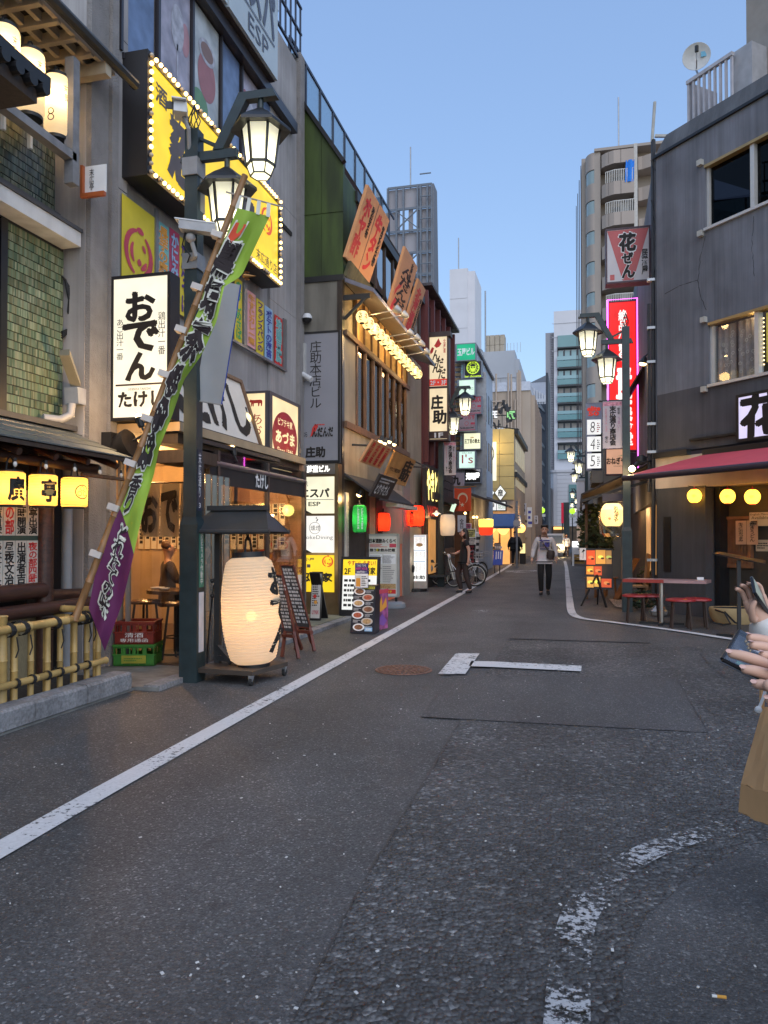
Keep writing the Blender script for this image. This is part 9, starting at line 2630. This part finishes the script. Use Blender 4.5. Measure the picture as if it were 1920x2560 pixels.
  skin_mesh('hair',[hd+V((0,-.02,.08)),hd+V((0,.03,.06)),hd+V((0,.05,-.03))],[(0,1),(1,2)],[(.09,.06),(.115,.1),(.1,.08)],mat('brown_hair',(.1,.05,.03),.5,.3,20),t,2)
 if hair!='none':
  for sx in(-.033,.033):
   MB().sph(hd+V((sx,-.098,-.005)),.011,8,6,(1.3,.6,.7)).build('eye',INK,t,True)
   MB().box(hd.x+sx-.02,hd.x+sx+.02,hd.y-.104,hd.y-.09,hd.z+.022,hd.z+.03).build('eyebrow',HAIR,t)
   MB().sph(hd+V((sx*2.65,.0,-.02)),.025,8,6,(.4,.8,1.2)).build('ear',skin,t,True)
  MB().prism([hd+V((-.012,-.09,-.05)),hd+V((.012,-.09,-.05)),hd+V((.006,-.095,.0)),hd+V((-.006,-.095,.0))],(0,-.022,-.004)).build('nose',skin,t)
  MB().sph(hd+V((0,-.092,-.073)),.02,8,5,(1.2,.5,.3)).build('mouth',mat('lips',(.3,.1,.09),.5),t,True)
 for sgn_,s in((-1,'l'),(1,'r'))if arms else():
  w,hh=V(B[s+'w']),V(B[s+'h'])
  d=(hh-w).normalized()
  fv,fe,fr=[],[],[]
  sd=V((0,1,0))if abs(d.y)<.7 else V((1,0,0))
  sd=(sd-d*sd.dot(d)).normalized();nn=d.cross(sd)
  for i in range(4):
   b=hh+sd*(.024-.016*i);L_=(.055,.065,.06,.045)[i]
   n0=len(fv)
   fv+=[b-d*.01,b+d*L_*.55+nn*.004,b+d*L_*.9+nn*.02];fe+=[(n0,n0+1),(n0+1,n0+2)];fr+=[.009,.0085,.007]
  n0=len(fv);b=w.lerp(hh,.35)+sd*.03
  fv+=[b,b+d*.03+sd*.022,b+d*.06+sd*.02];fe+=[(n0,n0+1),(n0+1,n0+2)];fr+=[.011,.01,.008]
  skin_mesh('fingers',fv,fe,fr,skin,t,1,(0,3,6,9,12))
 k=h/1.72
 t.scale=(k,k,k);t.location=loc;t.rotation_euler.z=heading
 return t,B
q=P(1362,1490,z=0)
WSH=mat('white_sweatshirt',(.55,.52,.53),.9,.1,6,.1)
t,B=person('man in a white printed sweatshirt walking up the street with a sling bag',(q.x,q.y,0),rad(2),1.76,dict(lk=(-.095,-.1,.53),la=(-.085,.0,.1),lf=(-.1,-.14,.05),rk=(.1,.0,.5),ra=(.075,.16,.13),rf=(.085,.03,.04),le=(-.26,.06,1.14),lw=(-.3,.0,.92),lh=(-.31,-.03,.83),re=(.25,.02,1.14),rw=(.27,-.06,.93),rh=(.27,-.1,.85)),WSH,BLKC,BLACK,loose=1.24)
PRN=mat('print_blue_violet',(.05,.045,.2),.8,.8,22)
f=Face((-.12,-.172,1.12),(.24,0,0),(0,-.005,.24))
for r,m_ in(((0,.86,1,1),PRN),((0,.28,.46,.82),mat('print_grey',(.12,.12,.17),.8,.7,40)),((.5,.3,1,.78),PRN),((.05,.0,.95,.24),mat('print_grey',(.12,.12,.17)))):f.rect(t,r,m_,.0,'shirt_print',.003).matrix_parent_inverse=Matrix()
bag=thing('sling_bag','small dark brown sling bag worn across the walking man','bag',(0,0,0))
DBR=mat('bag_brown',(.035,.022,.02),.6,.2)
MB().lathe([(.001,-.11),(.07,-.1),(.085,-.03),(.085,.06),(.06,.11),(.001,.115)],(.14,-.17,1.0),14,Matrix.Rotation(.15,4,'Y')@Matrix.Diagonal(V((1.15,.6,1,1)))).build('bag_body',DBR,bag,True)
MB().tube([(.1,-.18,1.09),(-.02,-.175,1.25),(-.1,-.12,1.4),(-.11,.02,1.47),(-.02,.14,1.35),(.12,.15,1.15),(.2,.0,1.03)],.016,6).build('strap',DBR,bag,True)
bag.location,bag.rotation_euler,bag.scale=t.location,t.rotation_euler,t.scale
q=P(1160,1484,z=0)
person('person with long dark hair in black shirt crossing by the white line',(q.x,q.y,0),rad(-68),1.68,dict(lk=(-.09,-.16,.52),la=(-.085,-.05,.1),lf=(-.09,-.18,.05),rk=(.09,.03,.5),ra=(.085,.16,.1),rf=(.09,.03,.04),le=(-.21,.0,1.14),lw=(-.2,-.2,1.05),lh=(-.18,-.28,1.06),re=(.24,.08,1.14),rw=(.25,.06,.9),rh=(.25,.04,.81)),BLKC,mat('brown_trousers',(.035,.022,.02),.85,.2),BLACK,SKIN,False,'long')
q=P(1288,1414,z=0)
person('person in loose black clothes walking away near the seafood pub',(q.x,q.y,0),rad(175),1.76,dict(lk=(-.1,-.05,.5),rk=(.1,.03,.5),ra=(.1,.12,.1),rf=(.1,-.02,.04),le=(-.3,.05,1.12),lw=(-.34,.0,.9),lh=(-.34,-.03,.81),re=(.3,.05,1.12),rw=(.34,.0,.9),rh=(.34,-.03,.81)),BLKC,BLKC,BLACK,SKIN,True,'short',1.5,wide=1.15)
q=P(1416,1392,z=0)
person('distant man in a pale shirt and brown trousers beside the car',(q.x,q.y,0),rad(0),1.72,dict(le=(-.28,.0,1.16),lw=(-.2,-.16,1.25),lh=(-.14,-.2,1.3),lk=(-.1,-.08,.5)),mat('shirt_pale_blue',(.5,.54,.62),.8),mat('trousers_brown',(.06,.04,.035),.8),BLACK,SKIN,True,'short',1.3)
q=P(1318,1387,z=0)
person('distant walker in a grey top on the left of the street',(q.x,q.y,0),rad(180),1.6,{},mat('top_grey',(.25,.26,.3),.8),BLKC,BLACK,SKIN,False,'short',1.3)
q=P(1333,1387,z=0)
person('distant walker in a dull red top on the left of the street',(q.x,q.y,0),rad(180),1.6,{},mat('top_red',(.4,.1,.09),.8),BLKC,BLACK,SKIN,False,'long',1.3)
def seated(label,loc,heading,top,hair,stripes=False):
 return person(label,loc,heading,1.62,dict(lp=(-.09,-.03,.92),rp=(.09,-.03,.92),lk=(-.11,-.42,.9),rk=(.11,-.42,.9),la=(-.11,-.4,.48),ra=(.11,-.4,.48),lf=(-.11,-.53,.43),rf=(.11,-.53,.43),le=(-.24,-.08,1.16),lw=(-.2,-.3,1.14),lh=(-.16,-.37,1.16),re=(.24,-.08,1.16),rw=(.2,-.3,1.14),rh=(.16,-.37,1.16)),top,BLKC,BLACK,SKIN,True,hair,1.22)
q=P(420,1440,y=9.35)
seated('seated diner with short brown hair seen from behind in the eatery',(q.x,9.35,-.22),rad(130),mat('top_umber',(.05,.03,.02),.85),'bun')
q=P(478,1440,y=8.35)
seated('seated diner in a grey blue striped top half behind the lamp post',(q.x+.1,8.45,-.22),rad(150),mat('top_stripe',(.1,.11,.14),.85,.5,60,stretch=(.2,.2,1)),'short')
def fingers(base,d,sd,nn,lens,curl,rr=.0085,spread=.0):
 v,e,r=[],[],[]
 for i,L_ in enumerate(lens):
  b=base+sd*(.033-.022*i)
  dd=(d+sd*spread*(1.5-i)).normalized();n0=len(v)
  p1=b+dd*L_*.42;d2=(dd+nn*curl).normalized();p2=p1+d2*L_*.33;d3=(d2+nn*curl).normalized();p3=p2+d3*L_*.25
  v+=[b-dd*.025,b,p1,p2,p3];e+=[(n0+k,n0+k+1)for k in range(4)];r+=[rr*1.1,rr*1.12,rr*1.05,rr*.95,rr*.72]
 return v,e,r
def edge_arm(t,sh,el,wr,d,sd,nn,lens,curl,skin,sleeve,thumb,spread=.05,sleeve_to=.85):
 """arm and open hand as one skinned mesh; sleeve as a child"""
 d,sd,nn=d.normalized(),sd.normalized(),nn.normalized()
 pm=wr+d*.05;kn=wr+d*.092
 v=[sh,el,wr,pm,kn];e=[(0,1),(1,2),(2,3),(3,4)];r=[.05,.042,(.024,.03),(.018,.042),(.015,.043)]
 fv,fe,fr=fingers(kn,d,sd,nn,lens,curl,.0088,spread)
 n0=len(v);v+=fv;e+=[(a+n0,b+n0)for a,b in fe];r+=fr
 roots=[0]+[n0+5*i for i in range(len(lens))]
 for i in range(4):
  n0=len(v);v+=[wr+sd*(.018-.012*i),pm+sd*(.03-.02*i),kn+sd*(.033-.022*i)];e+=[(n0,n0+1),(n0+1,n0+2)];r+=[.016,.0155,.0115];roots.append(n0)
 n0=len(v);roots.append(n0)
 v+=[wr+d*.02+sd*.02]+thumb;e+=[(n0+k,n0+k+1)for k in range(len(thumb))];r+=[.016,.0135,.0115,.008][:len(thumb)+1]
 skin_mesh('arm_and_hand',v,e,r,skin,t,2,roots)
 NAIL=mat('nail_pink',(.6,.36,.3),.25,.05)
 for i in range(len(lens)):
  a_,b_=fv[5*i+3],fv[5*i+4];td=(b_-a_).normalized();bk=-(nn-td*nn.dot(td)).normalized();sw=td.cross(bk)
  mb=MB()
  for kk in range(6):
   an=math.pi*2*kk/6;mb.v.append(tuple(b_-td*.001+td*.005*math.cos(an)+sw*.0037*math.sin(an)+bk*.0068))
  mb.v.append(tuple(b_+bk*.0082));mb.f=[(6,kk,(kk+1)%6)for kk in range(6)]
  mb.build('fingernail',NAIL,t,True)
 skin_mesh('sleeve',[sh,sh.lerp(el,.5),el,el.lerp(wr,.5),el.lerp(wr,sleeve_to)],[(0,1),(1,2),(2,3),(3,4)],[.08,.07,.065,.058,.048],sleeve,t,2)
def standing(label,c,top,bottom,h=1.6,hd=0.0):
 t,B=person(label,(0,0,0),0,h,dict(le=(-.22,.04,1.15),lw=(-.2,.05,.93),lh=(-.2,.05,.85)),top,bottom,BLACK,SKINL,True,'long',1.2,arms=False)
 t.location=c;t.rotation_euler.z=hd
 return t
dA=2.65
hA=P(1888,1520,d=dA)
cA=P(2120,1500,d=dA+.12)
tA=standing('person in white long sleeves holding a phone, mostly outside the picture',(cA.x,cA.y,0),mat('shirt_offwhite',(.6,.58,.55),.85,.08,8,.1),mat('skirt_grey',(.1,.1,.11),.8),1.6,rad(-76))
OFFW=mat('shirt_offwhite')
hold=thing('phone_hand','raised forearm in a white sleeve gripping a phone','person',(0,0,0))if False else None
tE=thing('person','forearm in a white sleeve with a hand gripping a dark phone','person',(0,0,0))if False else None
wr=P(1906,1552,d=dA);el=P(1935,1690,d=dA+.02);sh=P(2040,1560,d=dA+.08)
def add_arm(owner,*a,**k):
 tmp=thing('arm_holder',None,'x',(0,0,0))
 edge_arm(tmp,*a,**k)
 im=Matrix.LocRotScale(owner.location,owner.rotation_euler,owner.scale).inverted()
 for ch in list(tmp.children):
  ch.parent=owner;ch.matrix_parent_inverse=im
 bpy.data.objects.remove(tmp)
UPI=V((0,0,1))
add_arm(tA,sh,el,wr,(UPI*1.0-RIGHT*.35),(-RIGHT*.9-UPI*.3-F0*.1),(-F0*.5-RIGHT*.75-UPI*.1),(.062,.07,.066,.054),1.15,SKINL,OFFW,[P(1882,1552,d=dA-.03),P(1878,1520,d=dA-.045),P(1890,1500,d=dA-.05)],sleeve_to=1.08)
skin_mesh('sleeve_cuff',[el.lerp(wr,.74),el.lerp(wr,.86)],[(0,1)],[.05,.045],OFFW,None,1)if False else None
pc_=P(1902,1492,d=dA-.02)
ph=thing('smartphone','dark smartphone held up at the right edge of the picture','phone',pc_)
pu=(RIGHT*.66-UPI*.62+F0*.55).normalized();pv=(RIGHT*.55+F0*.8+UPI*.1).normalized();pv=(pv-pu*pv.dot(pu)).normalized()
MB().obox(pc_,pu*.075,pv*.034,pu.cross(pv)*.0045).build('phone_body',mat('phone_black',(.02,.02,.024),.25),ph);nph=pu.cross(pv);nph=-nph if nph.dot(FWD)>0 else nph
MB().obox(pc_+nph*.005,pu*.07,pv*.03,nph*.0006).build('screen',mat('phone_screen',(.06,.065,.075),.15),ph);MB().obox(pc_+pv*.0345,pu*.074,pv*.0012,nph*.004).build('metal_edge',STEEL,ph)
dB=1.24
cB=P(2290,1600,d=dB+.25)
tB=standing('person in black with both hands out, mostly outside the picture',(cB.x,cB.y,0),BLKC,BLKC,1.6,rad(-76))
for(w,tip,sd_,nn_,lens,cr,thumb)in((P(2112,1690,d=1.16),P(1842,1600,d=1.12),UPI*.42+F0*.9,-UPI*.8+F0*.2,(.066,.074,.07,.056),.10,[P(2010,1668,d=1.1),P(1960,1668,d=1.07),P(1925,1660,d=1.06)]),(P(2080,1772,d=1.1),P(1850,1668,d=1.06),UPI*.62+F0*.75,-UPI*.5+F0*.6+RIGHT*.2,(.074,.062,.055,.045),.28,[P(1985,1722,d=1.06),P(1940,1712,d=1.04),P(1905,1715,d=1.04)])):
 e_=w+RIGHT*.2-UPI*.1;s_=P(2300,1420,d=1.3)
 add_arm(tB,s_,e_,w,tip-w,sd_,nn_,lens,cr,SKINL,BLKC,thumb,spread=.04)
pq=[P(1806,1648,d=dB+.06),P(1934,1712,d=dB+.06),P(1960,1640,d=dB+.1),P(1848,1577,d=dB+.1)]
pc2=thing('clear_pouch','clear plastic pouch with black edging held at the right edge','pouch',pq[0])
fP=Face(pq[0],pq[1]-pq[0],pq[3]-pq[0])
fP.rect(pc2,(0,0,1,1),glass('pouch_plastic',(.92,.93,.96),.05,.1,.9,.2),.004,'front_film',.0005);fP.rect(pc2,(0,0,1,1),mat('pouch_back',(.14,.15,.17),.4,.3,60),-.012,'back_film',.001)
MB().tube(pq+[pq[0]],.004,6).build('black_edging',BLACK,pc2)
rr=random.Random(8)
for(nm,u,v,su,sv,m_)in(('purse',.25,.45,.14,.18,mat('item_blue',(.25,.33,.45),.4,.4,60)),('card',.35,.14,.2,.09,mat('item_mint',(.25,.5,.4),.5,.5,60)),('card',.58,.16,.2,.1,mat('item_pink',(.6,.35,.45),.5)),('tissue_pack',.45,.75,.16,.14,WHITEPR),('phone',.72,.5,.24,.14,mat('item_lilac',(.3,.3,.4),.3))):
 fP.rect(pc2,(u-su/2,v-sv/2,u+su/2,v+sv/2),m_,-.006,nm,.004)
for k in range(16):MB().sph(fP.pt(.2+.05*(k%8),.8-.07*(k%8)+rr.uniform(-.03,.03),.0),.003,6,4).build('chain_bead',mat('chain_gold',(.45,.3,.1),.3,metal=.8),pc2)
bq=[P(1846,2030,d=dB+.0),P(1930,2068,d=dB-.08),P(2080,2040,d=dB+.02),P(1990,1998,d=dB+.12)]
bt=[P(1905,1770,d=dB+.03),P(1950,1760,d=dB+.01),P(2060,1750,d=dB+.05),P(2015,1755,d=dB+.1)]
KR=mat('kraft_paper',(.58,.335,.155),.75,.08,6,.15,14)
pb=thing('paper_bag','brown kraft paper shopping bag at the right edge of the picture','paper bag',bq[1])
m1=[P(1852,1960,d=dB+.0),P(1925,1985,d=dB-.075),P(2075,1960,d=dB+.02),P(1990,1930,d=dB+.12)]
mb=MB()
def quadgrid(a,b,c,d):
 mb.grid(4,6,lambda u,v:a.lerp(b,u).lerp(d.lerp(c,u),v)+V((0,0,.002*math.sin(9*u+7*v))))
for i in range(4):
 j=(i+1)%4
 quadgrid(bq[i],bq[j],m1[j],m1[i])
 k0,k1=bt[i],bt[j]
 if i==3:
  mid_m=(m1[i]+m1[j])/2+(m1[1]-m1[0])*.05;mid_t=(bt[i]+bt[j])/2+(m1[1]-m1[0])*.35
  mb.add([m1[i],mid_m,mid_t,bt[i]],[(0,1,2,3)]);mb.add([mid_m,m1[j],bt[j],mid_t],[(0,1,2,3)])
 else:quadgrid(m1[i],m1[j],k1,k0)
mb.add([q_ for q_ in bq],[(3,2,1,0)])
mb.build('bag_body',KR,pb)
MB().tube([bt[0],bt[0]+V((0,0,.07)),(bt[0]+bt[1])/2+V((.03,0,.12)),bt[1]+V((.05,0,.07)),bt[1]],.004,6).build('handle',KR,pb)
q=P(1900,1755,d=dB);tag(MB().tube([P(1915,1720,d=dB),P(1908,1745,d=dB),P(1897,1772,d=dB)],.0025,6).sph(P(1896,1774,d=dB),.006,8,6).build('white_charm',WHITEPR),'small white charm cord hanging below the clear pouch','charm')
# vehicles
def wheel(t,c,r,w,axis,spokes=0,tyre=None):
 m_=V(axis).to_track_quat('Z','Y').to_matrix().to_4x4()
 wh=MB().lathe([(r*.86,-w/2),(r,-w/3),(r,w/3),(r*.86,w/2),(r*.84,0),(r*.86,-w/2)],c,28,m_).build('wheel',mat('tyre_black',(.018,.018,.018),.8),t,True)
 MB().lathe([(r*.85,-w/3),(r*.8,-w/3),(r*.8,w/3),(r*.85,w/3)],c,28,m_).build('rim',STEEL,wh)
 hub=MB().cyl(V(c)-V(axis)*w,V(c)+V(axis)*w,r*.07,n=8)
 if spokes:
  e1=V(axis).orthogonal().normalized();e2=V(axis).cross(e1)
  for k in range(spokes):
   a=2*math.pi*k/spokes;hub.tube([c,V(c)+(e1*math.cos(a)+e2*math.sin(a))*r*.82],.0018,4,False)
 o=hub.build('spokes',STEEL,wh)
 if spokes>18:o['kind']='stuff'
 return wh
def bicycle(label,c,rz):
 t=thing('bicycle',label,'bicycle',(0,0,0))
 wheel(t,V((-.52,0,.33)),.33,.035,(0,1,0),20);wheel(t,V((.52,0,.33)),.33,.035,(0,1,0),20)
 S=mat('bike_silver',(.42,.42,.44),.3,.1,metal=.6)
 bb_,st,hd_=V((-.08,0,.3)),V((-.22,0,.78)),V((.36,0,.82))
 MB().tube([bb_,st],.016,7).tube([bb_,hd_-V((-.02,0,.12))],.018,7).tube([st-V((-.03,0,.1)),bb_+V((.1,0,.1))],.014,7).tube([bb_,(-.52,0,.33)],.011,6).tube([st,(-.52,0,.33)],.01,6).build('frame',S,t,True)
 MB().tube([hd_+V((-.03,0,.1)),hd_-V((-.02,0,.1)),(.46,0,.6),(.52,0,.33)],.014,7).build('fork',S,t,True)
 MB().tube([hd_+V((-.2,.27,.16)),hd_+V((-.05,.2,.2)),hd_+V((-.03,0,.14)),hd_+V((-.05,-.2,.2)),hd_+V((-.2,-.27,.16))],.012,6).build('handlebar',S,t,True)
 MB().prism([st+V((-.16,-.08,.06)),st+V((.13,0,.06)),st+V((-.16,.08,.06))],(0,0,.05)).build('saddle',BLACK,t);MB().tube([st,st+V((0,0,.07))],.013,6).build('seat_post',S,t)
 n=14
 for(cx)in(-.52,.52):
  MB().tube([V((cx+.36*math.cos(a),0,.33+.36*math.sin(a)))for a in[rad(20+150*k/n)for k in range(n+1)]],.012,6).build('mudguard',S,t,True)
 g=hd_+V((.12,0,.02));bk=MB()
 for z in(0,.08,.16):bk.tube([g+V((0,-.14,z)),g+V((.26,-.14,z)),g+V((.26,.14,z)),g+V((0,.14,z)),g+V((0,-.14,z))],.005,5)
 for a in range(5):bk.tube([g+V((.065*a,-.14,0)),g+V((.065*a,-.14,.16))],.004,4).tube([g+V((.065*a,.14,0)),g+V((.065*a,.14,.16))],.004,4).tube([g+V((.065*a,-.14,0)),g+V((.065*a,.14,0))],.004,4)
 bk.build('basket',STEEL,t)
 MB().tube([bb_,bb_+V((.1,.09,-.13))],.01,6).obox(bb_+V((.1,.13,-.13)),(.04,0,0),(0,.04,0),(0,0,.01)).cyl(bb_+V((0,-.04,0)),bb_+V((0,.05,0)),.09,n=16).build('crank',S,t)
 MB().tube([(-.5,.04,.3),(-.42,.1,.01)],.008,5).build('kick_stand',S,t)
 t.location=c;t.rotation_euler.z=rz
 return t
q=P(1140,1468,z=0);bicycle('silver bicycle parked across behind the long haired person',(q.x,q.y+.35,0),rad(5))
q=P(1186,1458,z=0);bicycle('second bicycle parked at an angle under the poster boards',(q.x-.1,q.y+.3,0),rad(62))
q=P(1086,1470,z=0)
t=thing('motor_scooter','dark scooter with a grey cover parked behind the white price board','scooter',(0,0,0))
wheel(t,V((-.6,0,.24)),.24,.1,(0,1,0),6);wheel(t,V((.6,0,.24)),.24,.1,(0,1,0),6)
MB().lathe([(.001,-.55),(.16,-.5),(.2,-.1),(.17,.3),(.08,.42),(.001,.44)],(-.35,0,.55),14,Matrix.Rotation(rad(90),4,'Y')@Matrix.Diagonal(V((.9,1,.8,1)))).build('body_shell',mat('scooter_grey',(.3,.3,.31),.3,.1),t,True)
MB().prism([(-.75,-.13,.72),(.05,-.13,.72),(.0,-.13,.8),(-.7,-.13,.82)],(0,.26,0)).build('seat',BLACK,t)
MB().prism([(-.2,-.15,.3),(.35,-.15,.3),(.35,-.15,.36),(-.2,-.15,.36)],(0,.3,0)).build('footboard',BLACK,t)
MB().prism([(.35,-.18,.35),(.5,-.2,.35),(.42,-.16,.95),(.32,-.14,.95)],(0,.36,0)).build('front_shield',mat('scooter_black',(.02,.02,.022),.25),t)
MB().tube([(.34,-.3,1.02),(.3,0,1.0),(.34,.3,1.02)],.016,6).tube([(.6,0,.24),(.4,0,.95)],.03,6).build('handlebar',STEEL,t)
MB().sph((.44,0,.9),.08,10,6).build('headlight',CAMW,t,True);MB().tube([(-.2,.16,.3),(-.8,.18,.34)],.04,8).build('exhaust',STEEL,t)
for sy in(-.3,.3):MB().tube([(.33,sy*.8,1.0),(.3,sy,1.2)],.006,5).sph((.3,sy,1.24),.05,8,6,(.3,1,.8)).build('mirror',BLACK,t)
t.location=(q.x-.1,q.y+.35,0);t.rotation_euler.z=rad(10)
q=P(1386,1392,z=0)
t=thing('white_van','small white van with its headlights on far down the street','van',(0,0,0))
VW=mat('van_white',(.5,.5,.5),.3,.05)
MB().prism([(-.74,0,.35),(.74,0,.35),(.74,.0,.95),(.66,.35,1.75),(-.66,.35,1.75),(-.74,0,.95)],(0,2.9,0)).build('body',VW,t)
MB().prism([(-.62,-.012,.98),(.62,-.012,.98),(.56,.22,1.62),(-.56,.22,1.62)],(0,-.02,0)).build('windscreen',mat('van_glass',(.03,.035,.04),.1),t)
MB().box(-.5,.5,-.02,-.001,.55,.8).build('grille',BLACK,t);MB().box(-.72,.72,-.06,-.001,.3,.5).build('bumper',mat('bumper_grey',(.2,.2,.2),.5),t)
for sx in(-.56,.56):MB().cyl((sx,-.06,.75),(sx,.02,.75),.14,n=14).build('headlight',glow('headlight_on',(1,.72,.35),14),t)
lamp('headlamp_light',(.5,-.5,.8),60,(1,.75,.4),.1,t)
for sx in(-.7,.7):
 for yy in(.4,2.4):wheel(t,V((sx,yy,.28)),.28,.14,(1,0,0),6)
MB().box(-.25,.25,-.075,-.061,.36,.46).build('number_plate',WHITEPR,t)
t.location=(q.x,q.y,0);t.rotation_euler.z=rad(-1)
